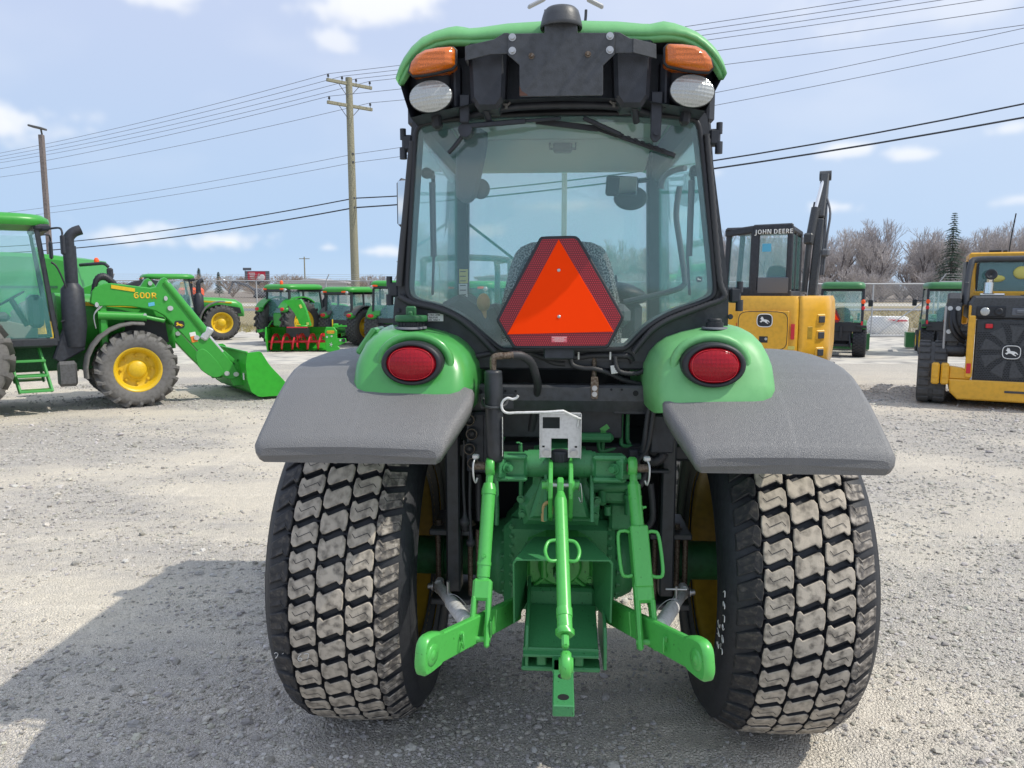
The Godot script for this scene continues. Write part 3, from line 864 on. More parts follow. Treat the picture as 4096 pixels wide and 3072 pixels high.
func frame_and_axle(t: Node3D):
	var g := G.new()
	g.box(V(-.02, 1.43, .06), V(1.08, .05, .26), .01)
	g.box(V(-.02, 1.41, .17), V(.62, .06, .03), .006)
	part("cab_rear_sill", t, g, "black_paint")
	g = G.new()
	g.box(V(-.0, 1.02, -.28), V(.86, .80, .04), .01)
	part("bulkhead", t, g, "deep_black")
	g = G.new()   # cross member: upright face and a lip folded in below it
	g.prism(P2([.16, 1.33, .205, 1.33, .212, 1.322, .212, 1.278, .19, 1.238, .18, 1.238, .2, 1.28, .2, 1.32, .16, 1.322]), -.40, .40, 0.0, Transform3D(Basis(V(0, 0, 1), V(0, 1, 0), V(-1, 0, 0)), Vector3.ZERO))
	var cm = part("cross_member", t, g, "frame_grey")
	for p in [[-.285, 1.306, .008], [-.20, 1.309, .0042], [-.165, 1.309, .0042], [.155, 1.317, .004], [.19, 1.317, .004], [.236, 1.305, .0095]]:
		g = G.new(); g.cyl(V(p[0], p[1], .205), V(p[0], p[1], .2128), p[2], -1, 14)
		part("hole", cm, g, "deep_black")
	g = G.new()
	g.box(V(-.01, 1.185, .12), V(.42, .10, .012), .003)
	g.box(V(.23, 1.245, .185), V(.13, .03, .012), .003)
	part("lower_plate", t, g, "black_paint")
	g = G.new()   # flat strap with two bolts that hangs in front of the cross member
	g.cyl(V(.098, 1.43, .19), V(.098, 1.35, .2), .008, -1, 8)
	g.prism(P2([.087, 1.36, .109, 1.36, .112, 1.34, .110, 1.288, .106, 1.285, .092, 1.285, .088, 1.29, .086, 1.34]), .216, .221, .001)
	var sp = part("strap", t, g, "old_steel")
	for y in [1.322, 1.302]:
		g = G.new(); g.bolt(V(.099, y, .221), V(0, 0, 1), .006, .008)
		part("bolt", sp, g, "steel")
	for s in [-1, 1]:
		g = G.new()
		var x = -.395 if s < 0 else .367
		g.box(V(x, .93, .08), V(.05, .74, .08), .006)
		part("upright_post", t, g, "black_paint")
		for y in [.765, .50]:
			g = G.new(); g.box(V(x - .02 * -s * 1.0, y, -.06), V(.15, .022, .26), .004)
			part("axle_plate", t, g, "frame_grey")
		g = G.new()
		for dx in [-.07, -.03, .05, .08]: g.cyl(V(x + dx, .50, .02), V(x + dx, .765, .02), .010, -1, 8)
		for dx in [-.07, .05]: g.bolt(V(x + dx, .776, .0), UP, .013, .018)
		part("axle_stud", t, g, "old_steel")
		g = G.new()
		var w = s * .60
		g.cyl(V(s * .24, .60, AXZ), V(w, .60, AXZ), .076, .074, 28)
		g.cyl(V(s * .46, .60, AXZ), V(s * .485, .60, AXZ), .10, -1, 24)
		part("axle_housing", t, g, "green_dark")
	# transmission case
	g = G.new()
	g.lathe(V(-.29, .63, -.08), V(1, 0, 0), [Vector2(0, 0), Vector2(.09, .0), Vector2(.125, .015), Vector2(.143, .05), Vector2(.147, .08), Vector2(.15, .08), Vector2(.15, .10), Vector2(.13, .10), Vector2(.13, .46), Vector2(.15, .46), Vector2(.15, .48), Vector2(.147, .48), Vector2(.143, .51), Vector2(.125, .545), Vector2(.09, .56), Vector2(0, .56)], 40)
	g.box(V(-.015, .66, .0), V(.40, .34, .24), .03)
	g.box(V(-.01, .80, -.02), V(.36, .12, .2), .03)
	for s in [-1, 1]:
		for i in 7:
			var a = -1.1 + i * .36
			g.bolt(V(-.01 + s * .205, .63 + sin(a) * .143, -.08 + cos(a) * .143), V(s, 0, 0), .008, .012)
			g.bolt(V(-.01 + s * .175, .60 + i * .035, .12), V(0, 0, 1), .006, .010)
	part("transmission_case", t, g, "green_cast")
	# rockshaft housing above it
	g = G.new()
	var tp := Transform3D(Basis(), Vector3.ZERO)
	g.prism(P2([-.135, .86, .115, .86, .12, .93, .075, 1.0, .075, 1.10, .04, 1.105, .03, 1.112, -.06, 1.112, -.07, 1.105, -.105, 1.10, -.105, 1.0, -.15, .93]), .0, .27, .02, tp)
	for s in [-1, 1]: g.prism(P2([.27, .90, .27, 1.06, .30, 1.06, .36, .905]), s * .075 - .015 - .006, s * .075 - .015 + .006, .002, Transform3D(Basis(V(0, 0, 1), V(0, 1, 0), V(-1, 0, 0)), V(0, 0, 0)))
	g.prism(P2([-.115, .90, .09, .90, .05, 1.03, -.075, 1.03]), .27, .325, .012)
	for s in [-1, 1]: g.cyl(V(-.015, 1.075, .27), V(-.015 + s * .105, 1.075, .27), .047, .045, 28)
	for p in [[-.145, .95], [-.14, .90], [.11, .95], [.105, .90]]: g.bolt(V(p[0], p[1], .26), V(0, 0, 1), .009, .014)
	part("rockshaft_housing", t, g, "green_cast")
	for s in [-1, 1]:   # top link lugs
		g = G.new()
		var lx = -.044 if s < 0 else .020
		g.prism(P2([.26, .90, .26, 1.09, .30, 1.105, .40, 1.09, .43, 1.05, .43, 1.0, .385, .925, .34, .90]), -.007, .007, .003, Transform3D(Basis(V(0, 0, 1), V(0, 1, 0), V(-1, 0, 0)), V(lx, 0, 0)))
		g.bolt(V(lx + .007 * s, 1.035, .40), V(s, 0, 0), .013, .02)
		part("top_link_lug", t, g, "green_arm")
	g = G.new(); g.cyl(V(-.07, 1.035, .40), V(.05, 1.035, .40), .008, -1, 10)
	g.tube([V(.045, 1.02, .41), V(.05, 1.05, .43), V(.055, 1.0, .43), V(.052, .985, .42), V(.045, 1.0, .41)], .002, 5)
	part("top_link_pin", t, g, "steel")
	# lift arms
	for s in [-1, 1]:
		var x0 = -.12 if s < 0 else .09; var x1 = -.222 if s < 0 else .198
		var c = (x0 + x1) * .5; var w = absf(x1 - x0)
		g = G.new()
		g.box(V(c, 1.076, .30), V(w, .080, .06), .012)
		g.box(V(c, 1.112, .335), V(w, .016, .034), .006); g.box(V(c, 1.040, .335), V(w, .016, .034), .006)
		g.box(V(x1 - .014 * s, 1.076, .325), V(.040, .090, .075), .018)
		g.cyl(V(x0 + .0 * s, 1.075, .28), V(x0 + .012 * s, 1.075, .28), .044, -1, 24)
		g.bolt(V(x1 - .036 * s, 1.078, .345), V(-s * .8, 0, 1), .012, .020)
		part("lift_arm", t, g, "green_cast")
		g = G.new()
		g.cyl(V(x1, 1.085, .36), V(x1 + .07 * s, 1.085, .36), .013, -1, 12)
		g.cyl(V(x1 + .012 * s, 1.085, .36), V(x1 + .022 * s, 1.085, .36), .019, -1, 6)
		part("lift_pin", t, g, "old_steel")
		g = G.new()
		g.tube([V(x1 + .06 * s, 1.115, .365), V(x1 + .068 * s, 1.10, .385), V(x1 + .068 * s, 1.06, .388), V(x1 + .062 * s, 1.035, .38), V(x1 + .056 * s, 1.05, .38)], .0035, 6)
		g.box(V(x1 + .062 * s, 1.118, .37), V(.022, .016, .02), .004)
		part("linch_pin", t, g, "zinc")
	# PTO shield
	g = G.new()
	var sec := [[-.135, .905, .22, -.112], [.0, 0, 0, 0]]
	var a := [V(-.128, .575, .24), V(-.128, .785, .22), V(-.10, .807, .22), V(.076, .809, .22), V(.104, .79, .22), V(.104, .58, .24)]
	var b := [V(-.158, .60, .46), V(-.158, .815, .50), V(-.150, .828, .505), V(.142, .832, .505), V(.150, .82, .50), V(.150, .61, .46)]
	var a2 := []; var b2 := []
	for i in 6:
		var cc = V(-.012, .7, .35)
		a2.append(a[i] + (V(cc.x, cc.y, a[i].z) - a[i]) * .035); b2.append(b[i] + (V(cc.x, cc.y, b[i].z) - b[i]) * .035)
	g.strip(a, b, false); g.strip(b2, a2, false); g.strip(b, b2, false); g.strip(a2, a, false)
	part("pto_shield", t, g, "green_cast")
	# PTO cover casting with bolts, ribs and the shaft
	g = G.new()
	var ct := P2([-.125, .77, -.06, .80, .05, .80, .10, .77, .10, .66, .07, .62, .02, .595, -.05, .595, -.09, .62, -.125, .66])
	g.prism(ct, .10, .235, .012)
	g.prism(oval(-.012, .715, .075, .07, 28), .23, .255, .008)
	g.cyl(V(-.012, .715, .25), V(-.012, .715, .27), .045, -1, 24)
	for k in [[-.10, .64, -.04, .69], [.075, .64, .015, .69], [-.012, .60, -.012, .65]]: g.bar(V(k[0], k[1], .238), V(k[2], k[3], .242), .012, .02, .003, V(0, 0, 1))
	g.cyl(V(-.065, .80, .26), V(-.065, .68, .26), .014, -1, 14)
	for p in ct: g.bolt(V(p.x * .9, .70 + (p.y - .70) * .9, .235), V(0, 0, 1), .0085, .012)
	part("pto_cover", t, g, "green_arm")
	g = G.new(); g.cyl(V(-.012, .715, .25), V(-.012, .715, .34), .019, -1, 18)
	for i in 6: g.box(V(-.012 + cos(i * PI / 3) * .019, .715 + sin(i * PI / 3) * .019, .30), V(.007, .007, .09), .001, Basis(V(0, 0, 1), i * PI / 3))
	part("pto_shaft", t, g, "green_dark")
	g = G.new()
	g.cyl(V(-.066, .90, .34), V(-.066, .925, .34), .009, -1, 10)
	g.tube([V(-.066, .92, .34), V(-.066, .95, .34), V(-.053, .962, .34), V(-.042, .95, .34), V(-.042, .925, .34)], .006, 8)
	part("vent_hose", t, g, "tan")
	# drawbar support and drawbar
	g = G.new()
	for x in [-.130, .114]: g.prism(P2([.15, .45, .15, .67, .22, .68, .47, .60, .50, .55, .50, .475, .48, .468, .2, .44]), x - .005, x + .005, .002, Transform3D(Basis(V(0, 0, 1), V(0, 1, 0), V(-1, 0, 0)), V(0, 0, 0)))
	g.box(V(-.008, .555, .40), V(.234, .010, .24), .002, Basis(V(1, 0, 0), .28))
	g.box(V(-.008, .535, .492), V(.236, .012, .014), .003)
	g.box(V(-.008, .474, .47), V(.245, .014, .07), .004)
	g.box(V(-.008, .60, .25), V(.23, .09, .05), .01)
	for x in [-.068, .048]: g.box(V(x, .504, .47), V(.03, .05, .05), .004)
	g.cyl(V(-.12, .575, .27), V(.10, .575, .27), .016, -1, 14)
	part("drawbar_support", t, g, "green_cast")
	var db = node("drawbar", t)
	g = G.new()
	g.box(V(-.001, .505, .535), V(.060, .034, .52), .003)
	g.box(V(-.001, .516, .50), V(.066, .012, .2), .003)
	part("bar", db, g, "green_cast")
	for z in [.752, .635]:
		g = G.new(); g.cyl(V(-.001, .5221, z), V(-.001, .5229, z), .016, -1, 20)
		part("pin_hole", db, g, "deep_black")

func linkage(t: Node3D):
	# top link: long tube with two loops, eye below
	var a := V(-.013, 1.03, .41); var b := V(.004, .672, .86)
	var d := (b - a).normalized()
	var tl = node("top_link", t)
	var g := G.new()
	g.cyl(a + d * .05, a + d * .44, .0195, .020, 20)
	g.cyl(a + d * .02, a + d * .05, .012, .0195, 20)
	g.cyl(a + d * .415, a + d * .44, .0225, -1, 20)
	g.cyl(a + d * .44, a + d * .475, .021, -1, 20)
	part("tube", tl, g, "green_arm")
	for s in [-1, 1]:
		g = G.new()
		var m = a + d * .19 + V(s * .018, 0, .008); var n = a + d * .26 + V(s * .018, 0, .008)
		g.tube([m, m + V(s * .022, -.004, .006), (m + n) * .5 + V(s * .032, 0, .006), n + V(s * .022, .004, .006), n], .0055, 8)
		part("handle_loop", tl, g, "green_arm")
	g = G.new()
	g.cyl(a + d * .475, a + d * .492, .026, -1, 6)
	part("lock_nut", tl, g, "green_arm")
	g = G.new()
	g.bar(a + d * .49, a + d * .53, .020, .026, .006)
	g.lathe(b + V(-.014, 0, 0), V(1, 0, 0), [Vector2(.014, 0), Vector2(.03, .0), Vector2(.036, .006), Vector2(.036, .022), Vector2(.03, .028), Vector2(.014, .028)], 28)
	g.lathe(b + V(-.019, 0, 0), V(1, 0, 0), [Vector2(.012, 0), Vector2(.018, 0), Vector2(.024, .012), Vector2(.024, .026), Vector2(.018, .038), Vector2(.012, .038), Vector2(.012, 0)], 24)
	part("rear_eye", tl, g, "green_arm")
	g = G.new()
	g.prism(P2([-.02, -.02, -.018, .022, 0, .034, .018, .022, .02, -.02, .010, -.06, -.010, -.06]), -.010, .010, .004, Transform3D(Basis(V(0, 0, 1), V(0, 1, 0), V(-1, 0, 0)), a))
	part("front_eye", tl, g, "green_arm")
	# lower arms
	for s in [-1, 1]:
		var F = V(-.148, .575, .27) if s < 0 else V(.143, .575, .27)
		var E = V(-.362, .692, .86) if s < 0 else V(.354, .700, .86)
		var la = node("lower_link", t)
		g = G.new()
		var mid = F.lerp(E, .93)
		g.bar(F, mid, .020, .084, .004)
		g.bar(F.lerp(E, .2), F.lerp(E, .35), .024, .078, .003)
		part("flat_bar", la, g, "green_arm")
		g = G.new()
		var dd = (E - F).normalized()
		var sd = dd.cross(UP).normalized()
		g.prism(chaikin(P2([-.075, -.042, .0, -.052, .030, -.050, .044, -.025, .044, .030, .026, .052, -.02, .054, -.075, .042]), 1, .2), -.016, .016, .006, Transform3D(Basis(dd, sd.cross(dd), sd), E), true)
		g.lathe(E - sd * .019, sd, [Vector2(.014, 0), Vector2(.027, 0), Vector2(.029, .004), Vector2(.029, .034), Vector2(.027, .038), Vector2(.014, .038)], 28)
		g.ell(E, V(.024, .024, .024), 16)
		part("ball_end", la, g, "green_arm")
		g = G.new()
		var c = F.lerp(E, .72) + sd * s * .012 + V(0, .0, 0)
		g.tube([c + V(0, .012, 0), c + V(0, .02, .012) + sd * s * .006, c + V(0, -.004, .02) + sd * s * .008, c + V(0, -.02, .012) + sd * s * .006, c + V(0, -.012, 0)], .003, 6)
		g.box(c + V(-.0, .012, 0), V(.014, .018, .02), .004)
		part("clip_loop", la, g, "green_arm")
		# stabiliser: grey tube with pin
		var st = node("stabiliser", t)
		g = G.new()
		var p0 = V(s * .445 - .01, .565, .08); var p1 = F.lerp(E, .52) + V(s * .03, .015, 0)
		g.cyl(p0, p0.lerp(p1, .55), .019, .019, 18); g.cyl(p0.lerp(p1, .5), p1, .0235, -1, 18)
		g.box(p0 + V(0, 0, -.01), V(.03, .05, .05), .008)
		part("tube", st, g, "white_rod")
		g = G.new()
		var q = p0.lerp(p1, .38)
		g.cyl(q + V(0, -.02, 0), q + V(0, .065, .01), .0055, -1, 8)
		if s > 0: g.cyl(q + V(-.035, .055, .01), q + V(.035, .055, .01), .004, -1, 8)
		g.tube([q + V(0, .022, .01), q + V(.03 * -s, .02, .02), q + V(.062 * -s, -.005, .03), q + V(.075 * -s, -.04, .03)], .0018, 5)
		g.bolt(p0 + V(s * .02, 0, .0), V(s, 0, 0), .011, .02)
		part("pin", st, g, "steel")
	# left lift link: plain tube over a fork
	var ll = node("lift_link", t)
	var A := V(-.237, 1.085, .37); var B := V(-.250, .665, .575)
	var u := (B - A).normalized()
	g = G.new()
	g.cyl(A + u * .07, A + u * .345, .0215, .0205, 22); g.cyl(A + u * .055, A + u * .075, .018, .0235, 20); g.cyl(A + u * .075, A + u * .09, .0235, -1, 20)
	g.cyl(A + u * .30, A + u * .31, .0225, -1, 20); g.cyl(A + u * .345, A + u * .37, .018, -1, 18)
	g.bolt(A + u * .275 + V(0, 0, .02), V(-.1, .3, 1), .005, .012)
	part("tube", ll, g, "green_arm")
	g = G.new()
	g.lathe(A + V(-.014, 0, 0), V(1, 0, 0), [Vector2(.013, 0), Vector2(.026, .0), Vector2(.031, .006), Vector2(.031, .022), Vector2(.026, .028), Vector2(.013, .028)], 26)
	g.bar(A + u * .02, A + u * .065, .022, .026, .007)
	part("upper_eye", ll, g, "green_arm")
	var fork = func(nd, at, al, sx):
		var k := G.new()
		k.bar(at - al * .01, at + al * .055, .058, .04, .008)
		for e in [-1, 1]: k.bar(at + V(e * .021, 0, 0) + al * .04, at + V(e * .024, 0, 0) + al * .19, .015, .044, .006)
		k.cyl(at + V(-.034, 0, 0) + al * .165, at + V(.034, 0, 0) + al * .165, .009, -1, 12)
		k.box(at + al * .13 + V(.034, 0, .01), V(.006, .05, .022), .002)
		part("fork", nd, k, "green_arm")
	fork.call(ll, A + u * .36, u, -1)
	# right lift link: rod in a square sleeve with two grab loops
	ll = node("adjustable_lift_link", t)
	A = V(.215, 1.09, .36); B = V(.244, .665, .575); u = (B - A).normalized()
	g = G.new()
	g.cyl(A + u * .06, A + u * .20, .0205, -1, 22); g.cyl(A + u * .05, A + u * .07, .014, .0205, 20); g.cyl(A + u * .095, A + u * .105, .0215, -1, 20)
	g.bolt(A + u * .13 + V(.02, 0, .005), V(1, .2, 0), .004, .012)
	part("rod", ll, g, "green_arm")
	g = G.new()
	g.bar(A + u * .19, A + u * .375, .055, .05, .004)
	part("sleeve", ll, g, "green_arm")
	for s in [-1, 1]:
		g = G.new()
		var h0 = A + u * .205 + V(s * .028, 0, .01); var h1 = A + u * .335 + V(s * .028, 0, .01)
		g.tube([h0, h0 + V(s * .018, .004, .003), h0 + V(s * .034, -.012, .006), h1 + V(s * .034, .012, .0), h1 + V(s * .018, -.004, 0), h1], .0055, 8)
		part("grab_loop", ll, g, "green_arm")
	g = G.new()
	g.lathe(A + V(-.014, 0, 0), V(1, 0, 0), [Vector2(.013, 0), Vector2(.026, .0), Vector2(.031, .006), Vector2(.031, .022), Vector2(.026, .028), Vector2(.013, .028)], 26)
	g.bar(A + u * .02, A + u * .06, .022, .026, .007)
	part("upper_eye", ll, g, "green_arm")
	fork.call(ll, A + u * .365, u, 1)

func plumbing(t: Node3D):
	var g := G.new()
	var br = node("hitch_bracket", t)   # bright plate of bent sheet with an opening and a notch
	var z0 = .338
	for k in [[-.078, .050, 1.243, 1.256], [-.078, -.071, 1.206, 1.243], [-.016, .050, 1.174, 1.243], [-.078, -.016, 1.174, 1.206], [-.078, -.043, 1.111, 1.174], [.011, .050, 1.111, 1.174]]:
		g.box(V((k[0] + k[1]) * .5, (k[2] + k[3]) * .5, z0), V(k[1] - k[0], k[3] - k[2], .004))
	g.box(V(-.0795, 1.184, z0 + .010), V(.003, .145, .024), .001); g.box(V(.0515, 1.184, z0 + .010), V(.003, .145, .024), .001)
	g.box(V(-.014, 1.2575, z0 + .008), V(.128, .003, .020), .001)
	part("sheet", br, g, "zinc")
	for x in [-.058, .028]:
		g = G.new(); g.bolt(V(x, 1.128, z0), V(0, 0, 1), .010, .012)
		part("bolt", br, g, "steel")
	for x in [-.068, .036]:
		g = G.new(); g.box(V(x, 1.147, z0 + .0022), V(.008, .006, .0006))
		part("slot", br, g, "deep_black")
	g = G.new()   # bent bright rod hooked into it
	g.tube([V(-.147, 1.320, .395), V(-.152, 1.312, .395), V(-.165, 1.308, .395), V(-.180, 1.311, .395), V(-.194, 1.302, .395), V(-.199, 1.286, .395), V(-.193, 1.270, .395), V(-.178, 1.264, .395), V(-.15, 1.265, .393), V(-.06, 1.267, .388), V(-.012, 1.270, .383), V(-.002, 1.268, .38), V(.02, 1.256, .372), V(.040, 1.246, .362)], .0042, 10, 5)
	g.tube([V(.030, 1.246, .362), V(.048, 1.243, .362), V(.045, 1.238, .352), V(.040, 1.21, .35)], .0035, 6)
	part("support_rod", t, g, "white_rod")
	g = G.new()   # fill neck and cap of the hydraulic tank
	g.lathe(V(-.014, 1.095, .315), UP, [Vector2(.03, .0), Vector2(.03, .03), Vector2(.028, .034), Vector2(.020, .037), Vector2(0, .038)], 24)
	for i in 18: g.box(V(-.014 + cos(TAU * i / 18) * .0305, 1.110, .315 + sin(TAU * i / 18) * .0305), V(.004, .028, .004), .001, Basis(UP, -TAU * i / 18))
	part("oil_filler_cap", t, g, "black")
	# pressure accumulator at the left
	var ac = node("accumulator", t)
	g = G.new()
	g.lathe(V(-.222, 1.10, .36), V(-.02, 1, 0), [Vector2(0, 0), Vector2(.022, .0), Vector2(.027, .010), Vector2(.0285, .03), Vector2(.0285, .275), Vector2(.0275, .282), Vector2(.0285, .288), Vector2(.026, .294), Vector2(.01, .297), Vector2(0, .297)], 32)
	part("cylinder", ac, g, "black_paint")
	g = G.new()
	g.cyl(V(-.228, 1.39, .36), V(-.228, 1.408, .36), .011, -1, 6)
	g.tube([V(-.228, 1.405, .36), V(-.228, 1.43, .36), V(-.222, 1.438, .36), V(-.21, 1.44, .36)], .011, 10, 3)
	g.cyl(V(-.212, 1.44, .36), V(-.196, 1.441, .36), .0125, -1, 6); g.cyl(V(-.196, 1.441, .36), V(-.165, 1.443, .355), .010, .012, 12)
	part("elbow", ac, g, "old_steel")
	g = G.new()
	g.tube([V(-.175, 1.442, .355), V(-.14, 1.44, .34), V(-.11, 1.415, .31), V(-.095, 1.37, .28), V(-.09, 1.33, .24), V(-.10, 1.25, .15), V(-.115, 1.16, .12)], .0135, 10, 9, false, .0006)
	part("wrapped_hose", ac, g, "hose")
	g = G.new()
	g.tube([V(-.265, 1.295, .30), V(-.262, 1.286, .35), V(-.245, 1.281, .388), V(-.215, 1.280, .392), V(-.19, 1.285, .37), V(-.185, 1.295, .30)], .0048, 8)
	g.box(V(-.225, 1.28, .255), V(.11, .05, .008), .002)
	part("u_bolt", ac, g, "frame_grey")
	g = G.new()
	g.box(V(-.1975, 1.185, .380), V(.0012, .125, .012))
	for i in 8: g.box(V(-.1970, 1.24 - .015 * i, .3815), V(.0014, .006, .009))
	part("label_strip", ac, g, "paper")
	# remote couplers
	g = G.new()
	g.box(V(-.295, 1.13, .17), V(.075, .21, .08), .008)
	g.box(V(-.262, 1.125, .205), V(.028, .20, .02), .004)
	var cb = part("coupler_block", t, g, "black_plastic")
	for p in [[-.322, 1.212], [-.313, 1.163], [-.321, 1.112], [-.309, 1.063]]:
		g = G.new()
		g.lathe(V(p[0], p[1], .20), V(0, 0, 1), [Vector2(.021, -.02), Vector2(.021, .025), Vector2(.019, .03), Vector2(.0165, .03), Vector2(.0155, .018), Vector2(.010, .018), Vector2(.009, .026), Vector2(0, .026)], 24)
		part("coupler", cb, g, "hose")
		g = G.new()
		g.tube(at3(oval(p[0], p[1], .0178, .0178, 24), .2305), .0014, 5, 1, true)
		part("coupler_ring", cb, g, "old_steel")
	g = G.new()
	for i in 5: g.text(["4", "III", "2", "II", "1"][i], .010, Transform3D(Basis(), V(-.263, 1.205 - .037 * i, .2152)), .0005)
	part("coupler_number", cb, g, "print")
	g = G.new()   # rods and hoses beside the left post
	g.tube([V(-.345, 1.13, .16), V(-.352, 1.0, .15), V(-.348, .86, .15)], .006, 6)
	g.lathe(V(-.348, .87, .15), V(0, -1, 0), [Vector2(.006, 0), Vector2(.010, .02), Vector2(.019, .03), Vector2(.019, .045), Vector2(.012, .05), Vector2(.012, .07), Vector2(0, .07)], 14)
	g.tube([V(-.325, 1.05, .16), V(-.33, .9, .15), V(-.327, .78, .15)], .006, 6)
	g.lathe(V(-.327, .80, .15), V(0, -1, 0), [Vector2(.006, 0), Vector2(.008, .03), Vector2(.017, .035), Vector2(.017, .05), Vector2(.01, .055), Vector2(0, .055)], 14)
	g.tube([V(-.30, 1.0, .12), V(-.302, .9, .12), V(-.30, .83, .12)], .012, 8)
	part("control_cable", t, g, "hose")
	# steel tubes at the right, green
	g = G.new()
	for k in [[.118, .122], [.140, .136]]:
		g.tube([V(k[0] - .14, 1.228, .10), V(k[0] - .02, 1.228, .10), V(k[0], 1.215, .10), V(k[1], 1.10 if k[0] < .13 else 1.075, .10), V(k[1] + .02, 1.085 if k[0] < .13 else 1.06, .10), V(.2, 1.10 if k[0] < .13 else 1.08, .09)], .0072, 8, 4)
	g.tube([V(.200, 1.24, .10), V(.200, 1.13, .10), V(.206, 1.105, .10), V(.24, 1.10, .09)], .0072, 8, 4)
	g.tube([V(.222, 1.24, .10), V(.222, 1.13, .10), V(.23, 1.11, .09)], .0072, 8, 4)
	g.tube([V(-.18, 1.22, .1), V(-.20, 1.16, .1), V(-.22, 1.12, .1)], .0072, 8, 3)
	g.tube([V(-.15, 1.12, .2), V(-.145, 1.0, .2), V(-.15, .87, .2)], .007, 8, 3)
	g.bar(V(-.165, 1.13, .2), V(-.15, 1.13, .2), .012, .006); g.bar(V(-.148, 1.13, .2), V(-.150, .86, .2), .008, .01)
	g.tube([V(-.235, 1.03, .2), V(-.23, .9, .2), V(-.232, .84, .2)], .008, 8, 3)
	part("steel_tube", t, g, "green_cast")
	g = G.new()   # valves and fittings at the right of the rockshaft
	g.box(V(.135, 1.0, .12), V(.10, .06, .10), .012); g.box(V(.17, .94, .14), V(.11, .05, .08), .012)
	g.cyl(V(.10, .97, .17), V(.24, .975, .17), .018, -1, 16); g.cyl(V(.225, .97, .18), V(.225, .88, .18), .017, -1, 14)
	g.cyl(V(.225, .95, .18), V(.225, .93, .18), .024, -1, 6); g.cyl(V(.15, .91, .19), V(.15, .88, .19), .012, -1, 10)
	g.box(V(.10, 1.14, .12), V(.14, .03, .08), .01); g.cyl(V(.15, 1.02, .20), V(.26, 1.02, .20), .012, -1, 12)
	g.cyl(V(.13, .96, .2), V(.13, .93, .23), .013, -1, 10); g.box(V(.20, .86, .12), V(.08, .1, .06), .01)
	part("valve_block", t, g, "green_cast")
	g = G.new()
	g.tube([V(.29, 1.05, .14), V(.27, .99, .16), V(.24, .96, .16)], .012, 8)
	g.tube([V(.30, .98, .14), V(.31, .85, .14), V(.27, .80, .12)], .012, 8)
	part("return_hose", t, g, "hose")
	# wiring loom under the sill
	g = G.new()
	g.tube([V(-.30, 1.425, .20), V(-.265, 1.432, .20), V(-.24, 1.437, .20)], .009, 8, 8, false, .001)
	g.tube([V(-.11, 1.435, .19), V(-.06, 1.42, .20), V(.0, 1.425, .20), V(.05, 1.425, .20), V(.09, 1.43, .20), V(.16, 1.43, .20), V(.21, 1.428, .20), V(.225, 1.41, .19)], .010, 8, 10, false, .0012)
	g.tube([V(.02, 1.43, .205), V(.025, 1.40, .21), V(.06, 1.388, .21), V(.10, 1.386, .21), V(.15, 1.37, .2), V(.2, 1.345, .18), V(.26, 1.33, .17)], .008, 8, 10, false, .001)
	g.tube([V(.165, 1.43, .21), V(.17, 1.395, .215), V(.19, 1.375, .215), V(.24, 1.372, .21), V(.27, 1.385, .2)], .0075, 8, 8, false, .001)
	g.tube([V(-.09, 1.43, .18), V(-.04, 1.405, .18), V(.0, 1.40, .18)], .012, 8, 4)
	part("wiring_loom", t, g, "hose")
	g = G.new(); g.box(V(.163, 1.385, .215), V(.022, .028, .004), .001, Basis(V(0, 0, 1), .15))
	part("loom_tag", t, g, "paper")
	for x in [.045, .15]:
		g = G.new(); g.box(V(x, 1.43, .21), V(.006, .026, .006), .001)
		part("cable_tie", t, g, "paper")
	g = G.new()   # corrugated sleeves at the right and the connector box
	g.tube([V(.285, 1.29, .23), V(.275, 1.22, .23), V(.268, 1.15, .23), V(.262, 1.11, .22)], .0095, 8, 14, false, .0013)
	g.tube([V(.295, 1.28, .24), V(.288, 1.2, .24), V(.275, 1.12, .23), V(.25, 1.08, .21), V(.235, 1.075, .2)], .0075, 8, 4)
	g.tube([V(.268, 1.12, .19), V(.275, 1.085, .19), V(.30, 1.07, .19), V(.325, 1.08, .19), V(.335, 1.10, .19)], .018, 10, 12, false, .0022)
	part("corrugated_sleeve", t, g, "hose")
	g = G.new()
	g.box(V(.325, 1.17, .20), V(.08, .13, .06), .006); g.box(V(.24, 1.07, .17), V(.04, .07, .03), .004); g.box(V(.30, 1.03, .16), V(.12, .012, .03), .003)
	part("connector_box", t, g, "black_plastic")
	g = G.new(); g.box(V(.14, 1.17, .13), V(.03, .018, .002), 0.0, Basis(V(0, 0, 1), .6)); g.box(V(.135, 1.155, .13), V(.018, .014, .002), 0.0, Basis(V(0, 0, 1), -.4))
	part("paint_chip", t, g, "green_arm")

